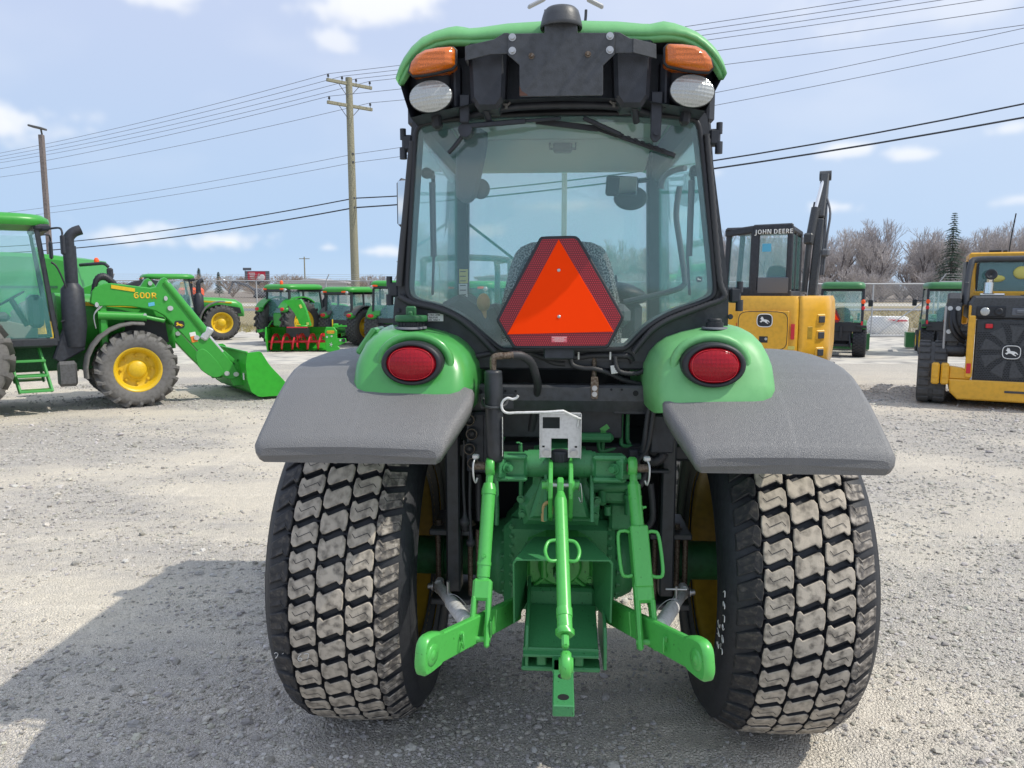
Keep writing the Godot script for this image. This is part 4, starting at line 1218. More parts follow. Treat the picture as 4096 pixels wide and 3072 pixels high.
func chalk_marks(w: Node3D, which: int):
	# figures chalked on the tyre by hand
	var g := G.new()
	var pen := [g]
	var put := func(strokes: Array, o: Vector3, ux: Vector3, uy: Vector3, sz: float):
		for s in strokes:
			var p := []
			for i in range(0, s.size(), 2): p.append(o + ux * s[i] * sz + uy * s[i + 1] * sz)
			pen[0].tube(p, .0016 if which else .0012, 4, 3)
	var two := [[0, .8, .2, 1, .45, .8, .3, .4, 0, .05, .2, .15, .55, 0]]
	var zero := [[.3, 1, .05, .7, .05, .3, .3, .0, .55, .3, .55, .7, .3, 1]]
	var six := [[.5, 1, .15, .6, .05, .2, .3, 0, .5, .2, .35, .45, .1, .3]]
	var seven := [[0, 1, .55, 1, .2, 0]]
	var three := [[.05, .9, .35, 1, .5, .75, .2, .55, .5, .3, .3, 0, 0, .1]]
	if which == 0:
		var on = func(u, a, sz, glyphs):
			var r = tread_r(u) + .002
			var c = V(u, sin(a) * r, cos(a) * r)
			var k := 0
			for gl in glyphs:
				put.call(gl, c + V(.024 * k, 0, 0), V(1, 0, 0), V(0, cos(a), -sin(a)), sz); k += 1
		on.call(-.208, -.31, .026, [two, zero])
		part("chalk_figures", w, g, "chalk"); g = G.new(); pen[0] = g
		on.call(-.118, -.27, .03, [six, seven])
	else:
		# runs up the inner side wall
		var k := 0
		for gl in [two, zero, six, seven, three, seven]:
			var a = -.24 + k * .075
			var r = .508
			put.call(gl, V(-.2475, sin(a) * r, cos(a) * r), V(0, cos(a), -sin(a)), V(0.06, -sin(a), -cos(a)) * -1.0, .036); k += 1
		part("chalk_figures", w, g, "chalk"); g = G.new(); pen[0] = g
		k = 0
		for gl in [[[0, 1, 0, 0], [0, 1, .5, 1], [0, .5, .4, .5]], [[0, 0, .3, 1, .6, 0], [.15, .4, .45, .4]], [[.5, .9, .1, .8, .05, .3, .3, 0, .5, .1]]]:
			var a = -.24 + k * .07
			put.call(gl, V(-.2545, sin(a) * .475, cos(a) * .475), V(0, cos(a), -sin(a)), V(0.0, -sin(a), -cos(a)) * -1.0, .034); k += 1
	part("chalk_figures", w, g, "chalk")

func front_end(t: Node3D):
	# bonnet, front axle and wheels, mostly hidden behind the cab
	var g := G.new()
	var rings := []
	for k in [[-1.36, .30, 1.45], [-1.9, .29, 1.42], [-2.5, .27, 1.36], [-2.75, .24, 1.28], [-2.82, .2, 1.15]]:
		var r := []
		for p in [[-1, .8], [-1, k[2] - .12], [-.85, k[2] - .03], [-.4, k[2]], [.4, k[2]], [.85, k[2] - .03], [1, k[2] - .12], [1, .8]]: r.append(V(p[0] * k[1] - .02, p[1], k[0]))
		rings.append(r)
	g.loft(rings)
	part("bonnet", t, g, "green")
	g = G.new()
	g.box(V(-.02, .62, -1.5), V(.34, .36, 2.6), .03); g.box(V(-.02, .5, -2.25), V(1.2, .12, .14), .03)
	part("chassis", t, g, "green_dark")
	for s in [-1, 1]:
		wheel(t, "front_wheel", V(s * .62, .40, -2.25), .42, .32, .22, s, "turf", "rubber_far")

func main_tractor():
	var t = thing("cab_tractor", "large green cab tractor seen from behind, orange triangle emblem, nearest the camera", "tractor", V(.19, 0, -2.77), -3.5)
	for s in [-1, 1]:
		var w = big_wheel(t, -.70 if s < 0 else .715, s)
		w.position.x = -.752 if s < 0 else .765
		chalk_marks(w, 0 if s < 0 else 1)
		fender(t, s)
	roof_and_lights(t)
	cab(t)
	emblem(t)
	frame_and_axle(t)
	linkage(t)
	plumbing(t)
	front_end(t)
const SKY_PUFFS := [[-23.5, 18.2, 3.3, 1.5, .85], [-9.8, 18.6, 5.4, 2.3, 1.0], [-12.6, 16.4, 1.7, .9, .7], [-26.6, 3.3, 4.4, 1.1, .8], [-19.4, 3.3, 5.2, .85, .9], [-9.2, 2.7, 1.6, .5, .8], [-13.4, 2.9, .9, .35, .75], [23.0, 9.0, 2.0, .6, .85], [26.8, 8.5, 1.5, .5, .8], [22.4, 5.4, 1.7, .45, .85], [32.1, 9.6, 1.2, .4, .7], [32.9, 5.4, 1.4, .45, .7], [14.0, 8.0, 1.6, .4, .4], [29, 17.0, 9.0, 2.4, .4], [4, 6.0, 3.0, .5, .45], [-3, 4.2, 3.0, .6, .5]]

func ground():
	var coarse = ntex(0.012, 101, [[0.0, Color(.70, .69, .68)], [0.4, Color(.90, .89, .87)], [0.7, Color(1, .985, .95)], [1.0, Color(1, .98, .93)]], 1024, 6)
	var tones = []
	for k in 9: tones.append([k / 8.0, [.64, .95, .82, 1.0, .72, .97, .88, 1.0, .78][k]])
	var grit = ntex(0.075, 102, tones, 1024, 3, 1)
	var lump = ntex(0.075, 102, [[0.0, 0.0], [.35, .55], [1.0, 1.0]], 1024, 3, 2)
	var gm := mat("gravel", lin(.98, .92, .83), .95)
	tri(gm, grit, 1.0, lump, 1.5, true)
	gm.uv1_scale = Vector3.ONE * .9
	gm.vertex_color_use_as_albedo = true
	var far := mat("gravel_far", lin(.56, .545, .52), .95)
	tri(far, coarse, .11, coarse, 1.5, true)
	var n := FastNoiseLite.new(); n.seed = 5; n.frequency = .9; n.fractal_octaves = 5
	var big := FastNoiseLite.new(); big.seed = 8; big.frequency = .22; big.fractal_octaves = 3
	var height = func(x: float, z: float) -> float:
		return n.get_noise_2d(x * 1.2, z * 2.4) * .016 + n.get_noise_2d(x * 7 + 40, z * 9) * .010
	var tone = func(x: float, z: float) -> Color:
		# pale dust packed in wide tracks, darker loose stone between
		var b = big.get_noise_2d(x * 1.0, z * 1.6)
		var k = clampf(.5 + b * 1.6 + n.get_noise_2d(x * .8 + 9, z * 2.2) * .45 + n.get_noise_2d(x * 2.2, z * 7.0) * .5, 0, 1)
		var near = smoothstep(-3.6, -2.2, z) * .25
		k = clampf(k - near, 0, 1)
		if x > 1.2: k *= .75
		var c = Color(.70, .695, .70).lerp(Color(1.0, .965, .89), k)
		return c
	# near sheet, finely uneven; its rows grow with distance
	var zs := []
	var z := 0.6
	while z > -17.0:
		zs.append(z); z -= .03 + maxf(0.0, -z - 3.0) * .012
	var xs := []
	var x := -14.0
	while x <= 14.0:
		xs.append(x); x += .034 if absf(x) < 3.6 else .08
	var st := SurfaceTool.new()
	st.begin(Mesh.PRIMITIVE_TRIANGLES)
	st.set_smooth_group(0)
	for zz in zs:
		for xx in xs:
			var e = minf(1.0, minf((17.0 + zz) / 3.0, (14.0 - absf(xx)) / 3.0))
			st.set_color(tone.call(xx, zz).lerp(Color(.79, .78, .76), 1.0 - clampf(e, 0, 1)))
			st.add_vertex(V(xx, .004 + height.call(xx, zz) * clampf(e, 0, 1), zz))
	var w = xs.size()
	for j in zs.size() - 1:
		for i in w - 1:
			var k = j * w + i
			st.add_index(k); st.add_index(k + 1); st.add_index(k + w + 1)
			st.add_index(k); st.add_index(k + w + 1); st.add_index(k + w)
	st.generate_normals()
	var near_mesh = st.commit()
	var g := G.new()
	for q in [[-400, 400, -40, -17], [-400, -14, -17, 20], [14, 400, -17, 20], [-14, 14, .6, 20]]:
		g.q(V(q[0], 0.004, q[2]), V(q[1], 0.004, q[2]), V(q[1], 0.004, q[3]), V(q[0], 0.004, q[3]))
	tag(part("gravel_yard", self, near_mesh, "gravel"), "", "", "", "structure")
	tag(part("gravel_lot", self, g, "gravel_far"), "", "", "", "structure")
	# loose crushed stone
	rng.seed = 31
	var kinds := []
	for k in 4:
		var s := G.new()
		var pts := []
		for i in 5:
			var r := []
			var v = PI * (i + .5) / 5
			for j in 6:
				var a = TAU * j / 6 + rng.randf_range(-.3, .3)
				r.append(V(cos(a) * sin(v), cos(v) * .62, sin(a) * sin(v)) * rng.randf_range(.75, 1.15))
			pts.append(r)
		s.loft(pts, true, true, true, false)
		kinds.append(s.mesh())
	var sm := mat("stone", lin(.62, .60, .56), .9)
	tri(sm, grit, 6.0, null, .1, true)
	sm.vertex_color_use_as_albedo = true
	for k in 4:
		var mm := MultiMesh.new()
		mm.transform_format = MultiMesh.TRANSFORM_3D
		mm.use_colors = true
		mm.mesh = kinds[k]
		var xf := []; var cl := []
		var tries := 0
		while xf.size() < 52000 and tries < 420000:
			tries += 1
			var zz = -pow(rng.randf(), 1.7) * 12.0 - 1.3
			var xx = rng.randf_range(-1, 1) * (1.6 + -zz * .78)
			var d = big.get_noise_2d(xx * 1.0, zz * 1.6) * -1.4 + n.get_noise_2d(xx * 1.6 + 3, zz * 2) * -.8 + (.25 if xx > 1.2 else 0.0) + smoothstep(-3.6, -2.0, zz) * .35
			if rng.randf() > .5 + d: continue
			var sz = .0026 + .0085 * pow(rng.randf(), 3.4)
			if rng.randf() < .035: sz *= rng.randf_range(1.5, 2.6)
			sz *= 1.0 + maxf(0.0, -zz - 4.0) * .06
			var b := Basis.from_euler(V(rng.randf_range(-.5, .5), rng.randf() * TAU, rng.randf_range(-.5, .5))).scaled(V(sz * rng.randf_range(.8, 1.5), sz * rng.randf_range(.7, 1.1), sz))
			xf.append(Transform3D(b, V(xx, .004 + height.call(xx, zz) + sz * .2, zz)))
			var t = rng.randf_range(.55, 1.25)
			cl.append(Color(t, t * rng.randf_range(.95, 1.0), t * rng.randf_range(.88, 1.02)))
		mm.instance_count = xf.size()
		for i in xf.size():
			mm.set_instance_transform(i, xf[i]); mm.set_instance_color(i, cl[i])
		var mi := MultiMeshInstance3D.new()
		mi.name = "loose_stones"
		mi.multimesh = mm
		mi.material_override = sm
		add_child(mi, true)
		tag(mi, "grey crushed stones lying loose on the gravel yard", "gravel", "", "stuff")
# ---------- machines behind ----------
func wheel(t: Node3D, called: String, c: Vector3, R: float, W: float, rim: float, s: int, style: String, rub := "rubber_far"):
	# s: the side (along x) that faces outwards
	var w = node(called, t, c)
	var h = W * .5
	var g := G.new()
	var d = R * (.075 if style == "ag" else .03)
	g.lathe(V(0, 0, 0), V(1, 0, 0), [Vector2(rim, -h * .8), Vector2(rim * 1.1, -h * .92), Vector2((rim + R) * .5, -h), Vector2(R - d - R * .06, -h * .93), Vector2(R - d - .01, -h * .75), Vector2(R - d, 0), Vector2(R - d - .01, h * .75), Vector2(R - d - R * .06, h * .93), Vector2((rim + R) * .5, h), Vector2(rim * 1.1, h * .92), Vector2(rim, h * .8)], 48)
	if style == "ag":
		var n = 20
		for i in n:
			for e in [-1, 1]:
				var a = TAU * (i + (.25 if e > 0 else -.25)) / n
				var b := Basis(V(1, 0, 0), -a)
				var p0 = V(e * h * .98, -R * .10, R - d * 2.6); var p1 = V(e * h * .80, -R * .075, R - d * .1); var p2 = V(0, R * .13, R)
				var th = R * .040
				var r0 := [p0 + V(0, -th, 0), p0 + V(0, -th * .8, d * 1.2), p0 + V(0, th * .8, d * 1.2), p0 + V(0, th, 0)]
				var r1 := [p1 + V(0, -th * 1.3, -d * 1.4), p1 + V(0, -th, 0), p1 + V(0, th, 0), p1 + V(0, th * 1.3, -d * 1.4)]
				var r2 := [p2 + V(0, -th * 1.3, -d * 1.6), p2 + V(0, -th * .9, -d * .1), p2 + V(0, th * .9, -d * .1), p2 + V(0, th * 1.3, -d * 1.6)]
				for r in [r0, r1, r2]:
					for k in 4: r[k] = b * r[k]
				g.loft([r0, r1, r2], true, true, true, false)
	else:
		var n = 30
		for i in n:
			for k in 5:
				var a = TAU * (i + .5 * (k % 2)) / n
				var u = (k - 2) * W * .19
				g.box(V(u, sin(a) * (R - d * .5 - absf(u) * .06), cos(a) * (R - d * .5 - absf(u) * .06)), V(W * .17, R * .12, d * 1.2), .002, Basis(V(1, 0, 0), -a))
	part("tyre", w, g, rub)
	g = G.new()
	g.lathe(V(0, 0, 0), V(s, 0, 0), [Vector2(rim * .97, -h * .8), Vector2(rim * .9, -h * .3), Vector2(rim * .86, h * .15), Vector2(rim * .92, h * .5), Vector2(rim * 1.06, h * .8), Vector2(rim * 1.07, h * .86), Vector2(rim * .99, h * .86), Vector2(rim * .86, h * .5), Vector2(rim * .80, h * .12), Vector2(rim * .55, h * .16), Vector2(rim * .5, h * .24), Vector2(rim * .44, h * .22), Vector2(rim * .40, h * .45), Vector2(rim * .36, h * .55), Vector2(0, h * .58)], 36)
	for i in 8: g.bolt(V(s * h * .18, cos(TAU * i / 8) * rim * .66, sin(TAU * i / 8) * rim * .66), V(s, 0, 0), rim * .05, .025)
	part("rim", w, g, "yellow")
	return w

func pane(t, called, pts: Array, m := "glass_far"):
	return glass_pane(called, t, pts, m, .006)

func tractor(label: String, at: Vector3, turn: float, p: Dictionary) -> Node3D:
	# x right, rear towards +z; the origin on the ground under the rear axle
	var t = thing("tractor", label, "tractor", at, turn, p.get("group", ""))
	var R = p.R; var r = p.r; var W = p.W; var tr = p.tr; var wb = p.wb
	var st = p.get("style", "ag")
	for s in [-1, 1]:
		wheel(t, "rear_wheel", V(s * tr, R - .01, 0), R, W, R * p.get("rim", .52), s, st, p.get("rub", "rubber_far"))
		wheel(t, "front_wheel", V(s * (tr - W * .1), r - .01, -wb), r, W * .82, r * p.get("rim", .52), s, st, p.get("rub", "rubber_far"))
	var G1 = p.get("paint", "green_far")
	# body
	var g := G.new()
	g.box(V(0, R * .95, -wb * .45), V(.42, R * .55, wb * 1.15), .04)
	g.box(V(0, r * .95, -wb), V(tr * 2 - W, .14, .16), .03)
	g.cyl(V(-tr, R - .01, 0), V(tr, R - .01, 0), .11)
	part("chassis", t, g, "green_dark")
	var hw = p.hood   # half width, bottom, top, front z, back z
	g = G.new()
	var rings := []
	for k in [[hw[4], 1.0, 0.0], [lerpf(hw[4], hw[3], .5), .98, -.03], [lerpf(hw[4], hw[3], .85), .9, -.09], [hw[3], .8, -.22], [hw[3] - .06, .6, -.4]]:
		var q := []
		for e in [[-1, hw[1]], [-1, hw[2] - .16 + k[2]], [-.88, hw[2] - .05 + k[2]], [-.5, hw[2] + k[2]], [.5, hw[2] + k[2]], [.88, hw[2] - .05 + k[2]], [1, hw[2] - .16 + k[2]], [1, hw[1]]]: q.append(V(e[0] * hw[0] * k[1], maxf(e[1], hw[1]), k[0]))
		rings.append(q)
	g.loft(rings)
	var bon = part("bonnet", t, g, G1)
	for s in [-1, 1]:
		g = G.new()
		g.bar(V(s * (hw[0] * .99 + .004), hw[2] - .14, hw[4] - .1), V(s * (hw[0] * .95 + .004), hw[2] - .19, lerpf(hw[4], hw[3], .75)), .008, .05, .001)
		part("yellow_stripe", bon, g, "yellow")
		g = G.new()
		g.prism(P2([lerpf(hw[4], hw[3], .55), hw[1] + .08, lerpf(hw[4], hw[3], .55), hw[2] - .26, lerpf(hw[4], hw[3], .93), hw[2] - .36, lerpf(hw[4], hw[3], .96), hw[1] + .1]), -.006, .006, 0.0, Transform3D(Basis(V(0, 0, 1), V(0, 1, 0), V(-1, 0, 0)), V(s * (hw[0] * .95), 0, 0)))
		part("grille_screen", bon, g, "black")
	# fenders over the rear wheels
	for s in [-1, 1]:
		g = G.new()
		var rr := []
		for i in 9:
			var a = lerpf(-.25 if p.get("dark_fender", false) else .62, 2.25, i / 8.0)
			var o = V(0, R - .01 + sin(a) * (R + .09), cos(a) * (R + .09))
			var n = V(0, sin(a), cos(a)) * (.035 if not p.get("dark_fender", false) else -.15)
			var xi = s * (tr - W * .5 - .06); var xo = s * (tr + W * p.get("flare", .3))
			rr.append([V(xi, o.y, o.z), V(xo, o.y, o.z), V(xo, o.y, o.z) - n, V(xi, o.y, o.z) - n])
		g.loft(rr, true, true, true, false)
		part("fender", t, g, "black_plastic" if p.get("dark_fender", false) else p.get("fender_paint", G1))
		g = G.new()
		g.ell(V(s * (tr - W * .05), R + .14 + R * .35, R * .82), V(W * .42, .09, .12), 14)
		var lp = part("lamp_pod", t, g, G1)
		g = G.new()
		g.ell(V(s * (tr - W * .05), R + .15 + R * .35, R * .82 + .09), V(W * .24, .055, .05), 14)
		part("tail_lamp", lp, g, "lamp_red")
		if p.get("front_fender", false):
			g = G.new(); rr = []
			for i in 9:
				var a = lerpf(-.15, 1.75, i / 8.0)
				var o = V(0, r + sin(a) * (r + .10), -wb + cos(a) * (r + .10))
				var n = V(0, sin(a), cos(a)) * .03
				var xi = s * (tr - W * .5); var xo = s * (tr + W * .30)
				rr.append([V(xi, o.y, o.z), V(lerpf(xi, xo, .5), o.y, o.z) + n * .6, V(xo, o.y, o.z), V(xo, o.y, o.z) - n, V(lerpf(xi, xo, .5), o.y, o.z) - n * .4, V(xi, o.y, o.z) - n])
			g.loft(rr)
			part("front_fender", t, g, "rubber_grey")
	# cab
	var cb = p.cab   # z rear, z front, half width, floor y, sill y, top y
	var zr = cb[0]; var zf = cb[1]; var cw = cb[2]; var y0 = cb[3]; var ys = cb[4]; var yt = cb[5]
	var zm = lerpf(zr, zf, .42)
	g = G.new()
	for s in [-1, 1]:
		g.bar(V(s * cw, ys - .1, zr), V(s * cw * .95, yt, zr - .04), .06, .07, .01, V(0, 0, 1))
		g.bar(V(s * cw * 1.03, y0, zm), V(s * cw * .97, yt, zm), .05, .06, .01, V(0, 0, 1))
		g.bar(V(s * cw * .96, y0, zf - .05), V(s * cw * .92, yt, zf + .10), .055, .06, .01, V(0, 0, 1))
		g.bar(V(s * cw, ys - .05, zr), V(s * cw * 1.03, y0 + .2, zm), .05, .06, .01)
		g.bar(V(s * cw * 1.03, y0, zm), V(s * cw * .96, y0, zf - .05), .06, .10, .01)
	g.box(V(0, ys - .09, zr), V(cw * 2, .14, .06), .01)
	g.box(V(0, yt - .02, zr - .03), V(cw * 1.95, .08, .06), .01); g.box(V(0, yt - .02, zf + .1), V(cw * 1.9, .08, .06), .01)
	g.box(V(0, y0 - .03, (zr + zf) * .5), V(cw * 1.9, .08, zr - zf), .02)
	part("cab_frame", t, g, "black_paint")
	pane(t, "rear_window", [V(-cw * .95, ys - .02, zr), V(cw * .95, ys - .02, zr), V(cw * .9, yt - .06, zr - .03), V(-cw * .9, yt - .06, zr - .03)])
	pane(t, "windscreen", [V(-cw * .92, y0 + .25, zf - .04), V(cw * .92, y0 + .25, zf - .04), V(cw * .9, yt - .06, zf + .1), V(-cw * .9, yt - .06, zf + .1)])
	for s in [-1, 1]:
		pane(t, "side_window", [V(s * cw * .99, ys - .02, zr - .03), V(s * cw * 1.01, ys - .02, zm + .03), V(s * cw * .97, yt - .06, zm + .03), V(s * cw * .95, yt - .06, zr - .06)])
		pane(t, "door_window", [V(s * cw * 1.02, y0 + .06, zm - .03), V(s * cw * .97, y0 + .06, zf), V(s * cw * .93, yt - .06, zf + .13), V(s * cw * .97, yt - .06, zm - .03)])
	# roof
	g = G.new()
	var ov = p.get("roof_over", .1)
	var rz0 = zr + ov * 1.6; var rz1 = zf - ov
	var rp := []
	for k in [[0.0, .96], [.05, 1.0], [.10, .985], [.145, .9], [.16, .75]]:
		var q := []
		for v in oval(0, (rz0 + rz1) * .5, (cw + ov) * k[1], (rz0 - rz1) * .5 * k[1], 28, .45): q.append(V(v.x, yt + .01 + k[0], v.y))
		rp.append(q)
	g.loft(rp)
	var roof = part("roof", t, g, G1)
	g = G.new()
	g.box(V(0, yt - .01, rz0 - .14), V(cw * 2.0, .11, .22), .03); g.box(V(0, yt - .01, rz1 + .12), V(cw * 2.0, .09, .2), .03)
	part("lamp_shell", roof, g, "black_plastic")
	for s in [-1, 1]:
		g = G.new(); g.box(V(s * cw * .72, yt + .02, rz0 - .03), V(.15, .05, .05), .012)
		part("indicator", roof, g, "orange")
		g = G.new(); g.lathe(V(s * cw * .93, yt - .01, rz0 - .05), V(0, 0, 1), [Vector2(.055, 0), Vector2(.05, .03), Vector2(0, .04)], 14)
		part("work_light", roof, g, "clear_lens")
	if p.get("beacon", false):
		g = G.new(); g.lathe(V(cw * p.get("beacon_x", .4), yt + .16, zr), UP, [Vector2(.05, 0), Vector2(.05, .03), Vector2(.045, .08), Vector2(.02, .11), Vector2(0, .115)], 14)
		part("beacon", roof, g, "orange")
	# inside
	g = G.new()
	g.box(V(0, ys + .12, zm + .1), V(.46, .5, .14), .06); g.box(V(0, ys - .12, zm - .12), V(.46, .12, .44), .04)
	part("seat", t, g, "cab_grey")
	g = G.new()
	g.cyl(V(0, y0 + .2, zf + .25), V(0, ys + .12, zf + .42), .035); g.lathe(V(0, ys + .12, zf + .42), V(0, .8, .5), [Vector2(.17, 0), Vector2(.185, .012), Vector2(.2, 0), Vector2(.185, -.012), Vector2(.17, 0)], 20)
	g.box(V(0, y0 + .4, zf + .15), V(.5, .45, .18), .05)
	part("steering_column", t, g, "black")
	g = G.new(); g.prism(P2([-zr, ys + .05, -zm, ys - .1, -zf - .1, y0 + .15, -zf - .1, y0, -zr, y0]), -cw * .93, -cw * .90, .005, Transform3D(Basis(V(0, 0, -1), V(0, 1, 0), V(1, 0, 0)), Vector3.ZERO))
	part("side_console", t, g, "headliner")
	if p.get("exhaust", false):
		var ex = cw * .96; var ez = zf - p.get("stack_ahead", .16)
		g = G.new()
		g.cyl(V(ex, hw[1] + .1, ez), V(ex, hw[2] - .45, ez), .11, .15, 18)
		g.cyl(V(ex, hw[2] - .45, ez), V(ex, hw[2] + .05, ez), .15, .14, 18); g.cyl(V(ex, hw[2] + .05, ez), V(ex, hw[2] + .13, ez), .14, .08, 18)
		g.cyl(V(ex, hw[2] + .12, ez), V(ex, yt - .24, ez), .08, .08, 16)
		g.tube([V(ex, yt - .26, ez), V(ex, yt - .14, ez), V(ex, yt - .06, ez - .06), V(ex, yt - .02, ez - .15)], .066, 12)
		g.prism(P2([-.12, hw[2] - .42, .12, hw[2] - .42, .10, hw[1] + .05, -.20, hw[1] - .12, -.28, hw[1] - .05]), -.09, .09, .02, Transform3D(Basis(V(0, 0, -1), V(0, 1, 0), V(1, 0, 0)), V(ex - .05, 0, ez)))
		part("exhaust_stack", t, g, "black_plastic")
	g = G.new()
	for s in [-1, 1]:
		g.tube([V(s * cw * .92, yt - .05, zf + .06), V(s * (cw + .16), yt - .02, zf - .12), V(s * (cw + .26), yt - .06, zf - .16), V(s * (cw + .27), yt - .16, zf - .16)], .014, 6)
		g.box(V(s * (cw + .27), yt - .24, zf - .16), V(.12, .26, .05), .02)
	part("mirror", t, g, "black_plastic")
	if p.get("steps", false):
		for s in [-1, 1]:
			var sx = s * (tr - .02)
			g = G.new()
			for e in [0, 1]:
				var z = zf + .12 + e * .36
				g.bar(V(sx - s * .20, y0, z + .06), V(sx + s * .06, .30, z - .06), .03, .05, .005)
			for k in 4: g.box(V(sx - s * (.20 - .10 * k), y0 - .05 - .19 * k, zf + .30 - .015 * k), V(.2, .03, .36), .005)
			part("step_ladder", t, g, "green")
	# three-point arms at the back
	g = G.new()
	for s in [-1, 1]:
		g.bar(V(s * .16, R * .7, R * .3), V(s * .34, R * .62, R * 1.25), .03, .09, .004)
		g.bar(V(s * .22, R * 1.25, R * .4), V(s * .27, R * .66, R * .85), .035, .035, .004)
	g.box(V(0, R * 1.1, R * .35), V(.4, R * .6, .3), .04)
	part("hitch_arms", t, g, G1)
	return t

func loader_tractor():
	var t = tractor("large green loader tractor seen side on at the left, black exhaust stack and green steps", V(-7.45, 0, -10.03), -55, {"R": .78, "r": .545, "W": .46, "tr": .66, "wb": 2.2, "rim": .55, "rub": "rubber_grey", "hood": [.40, .78, 1.60, -2.75, -1.3], "cab": [.15, -1.22, .62, .95, 1.4, 2.46], "exhaust": true, "front_fender": true, "steps": true, "dark_fender": true, "flare": .45, "roof_over": .08, "beacon": true, "beacon_x": .75, "stack_ahead": .26})
	# the loader's shapes are laid out along f (metres ahead) and set to this tractor's reach
	var reach := func(v: Vector3) -> Vector3:
		var f = -v.z
		f = 1.71 + (f - 1.78) * .67 if f < 3.17 else 2.642 + (f - 3.17) * 1.12 if f < 4.13 else 3.6 + (f - 4.13) * .72
		return Vector3(v.x, v.y, -f)
	# front loader: two booms, cylinders, knee, bucket; own part meshes
	for s in [-1, 1]:
		var x = s * .62
		var g := G.new(); g.warp = reach
		var X := Transform3D(Basis(V(0, 0, -1), V(0, 1, 0), V(1, 0, 0)), V(x, 0, 0))
		# outline in (forward, up)
		g.prism(chaikin(P2([1.72, 1.42, 1.78, 1.66, 2.05, 1.74, 2.5, 1.70, 2.95, 1.66, 3.08, 1.80, 3.17, 1.82, 3.26, 1.68, 3.30, 1.48, 3.72, .88, 4.02, .44, 3.98, .30, 3.84, .32, 3.60, .62, 3.32, 1.02, 3.14, 1.26, 2.9, 1.36, 2.4, 1.42]), 1, .18), -.055, .055, .012, X)
		part("loader_boom", t, g, "green_far")
		g = G.new(); g.warp = reach
		g.bar(V(x + .061 * s, 1.685, -2.12), V(x + .061 * s, 1.635, -2.56), .006, .05, .001)
		part("boom_stripe", t, g, "yellow")
		g = G.new(); g.warp = reach
		g.cyl(V(x + .02 * s, 1.30, -1.85), V(x + .02 * s, 1.26, -2.75), .06, -1, 14); g.cyl(V(x + .02 * s, 1.26, -2.75), V(x + .02 * s, 1.20, -3.1), .03, -1, 10)
		g.cyl(V(x + .03 * s, 1.76, -3.14), V(x + .03 * s, 1.02, -3.62), .058, -1, 14)
		part("lift_cylinder", t, g, "green_far")
		g = G.new(); g.warp = reach; g.cyl(V(x + .03 * s, 1.02, -3.62), V(x + .03 * s, .72, -3.82), .025, -1, 10)
		g.box(V(x + .03 * s, 1.0, -3.63), V(.13, .2, .1), .02, Basis(V(1, 0, 0), -.58))
		part("cylinder_rod", t, g, "zinc")
		g = G.new(); g.warp = reach
		for p in [[3.17, 1.74], [3.14, 1.52], [3.2, 1.38], [2.72, 1.28], [1.84, 1.44], [3.86, .40], [3.98, .38], [4.18, .52], [3.5, .95]]: g.cyl(V(x - .075, p[1], -p[0]), V(x + .075, p[1], -p[0]), .035, -1, 12)
		part("pivot_pin", t, g, "zinc")
		g = G.new(); g.warp = reach   # linkage down to the bucket
		g.bar(V(x, .75, -3.80), V(x, .40, -3.84), .09, .06, .01, V(0, 0, 1)); g.bar(V(x, .75, -3.80), V(x, .50, -4.15), .07, .06, .01)
		g.prism(P2([3.85, .42, 4.08, .62, 4.26, .68, 4.28, .42, 4.12, .20, 3.95, .20]), -.03, .03, .008, X)
		part("bucket_linkage", t, g, "green_far")
	var g := G.new(); g.warp = reach
	g.box(V(0, 1.2, -3.28), V(1.2, .13, .13), .03); g.box(V(0, 1.15, -1.95), V(1.3, .8, .16), .03); g.cyl(V(-.6, .42, -3.86), V(.6, .42, -3.86), .05)
	part("loader_frame", t, g, "green_far")
	g = G.new(); g.warp = reach   # bucket: curved back, floor, side cheeks
	var prof := P2([4.18, .72, 4.14, .55, 4.16, .32, 4.24, .14, 4.38, .06, 4.95, .05])
	var inn := []; var o1 := []; var o2 := []
	for e in [-1.0, 1.0]:
		var a := []; var b := []
		for v in prof: a.append(V(e * 1.0, v.y, -v.x)); b.append(V(e * 1.0, v.y + .012, -v.x - .012))
		o1.append(a); o2.append(b)
	g.strip(o1[0], o1[1], false); g.strip(o2[1], o2[0], false)
	g.box(V(0, .725, -4.17), V(2.02, .03, .04), .005)
	part("bucket_shell", t, g, "green_bucket")
	for e in [-1, 1]:
		g = G.new(); g.warp = reach
		g.prism(chaikin(P2([4.17, .72, 4.45, .735, 4.62, .52, 4.98, .22, 4.97, .05, 4.38, .05, 4.22, .14, 4.15, .32, 4.13, .55]), 1, .12), -.012, .012, .003, Transform3D(Basis(V(0, 0, -1), V(0, 1, 0), V(1, 0, 0)), V(e * 1.01, 0, 0)))
		part("bucket_cheek", t, g, "green_bucket")
	g = G.new(); g.warp = reach; g.box(V(.88, .36, -4.135), V(.07, .10, .004))
	part("bucket_sticker", t, g, "paper")
	# lettering and decals on the boom facing the yard
	var face := Basis(UP, PI / 2)
	g = G.new(); g.warp = reach; g.text("600R", .115, Transform3D(Basis(V(0, -.03, -1).normalized(), V(0, 1, -.03).normalized(), V(1, 0, 0)), V(.678, 1.56, -2.36)), .002, "Droid Sans", 1.15)
	part("boom_lettering", t, g, "yellow")
	g = G.new(); g.warp = reach; g.box(V(.678, 1.44, -2.86), V(.003, .05, .12), 0.0, Basis(V(1, 0, 0), .12))
	part("blue_tag", t, g, "sky_blue_tag")
	g = G.new(); g.warp = reach; g.box(V(.678, .98, -3.46), V(.003, .10, .075), 0.0, Basis(V(1, 0, 0), .2)); part("warning_sticker", t, g, "paper")
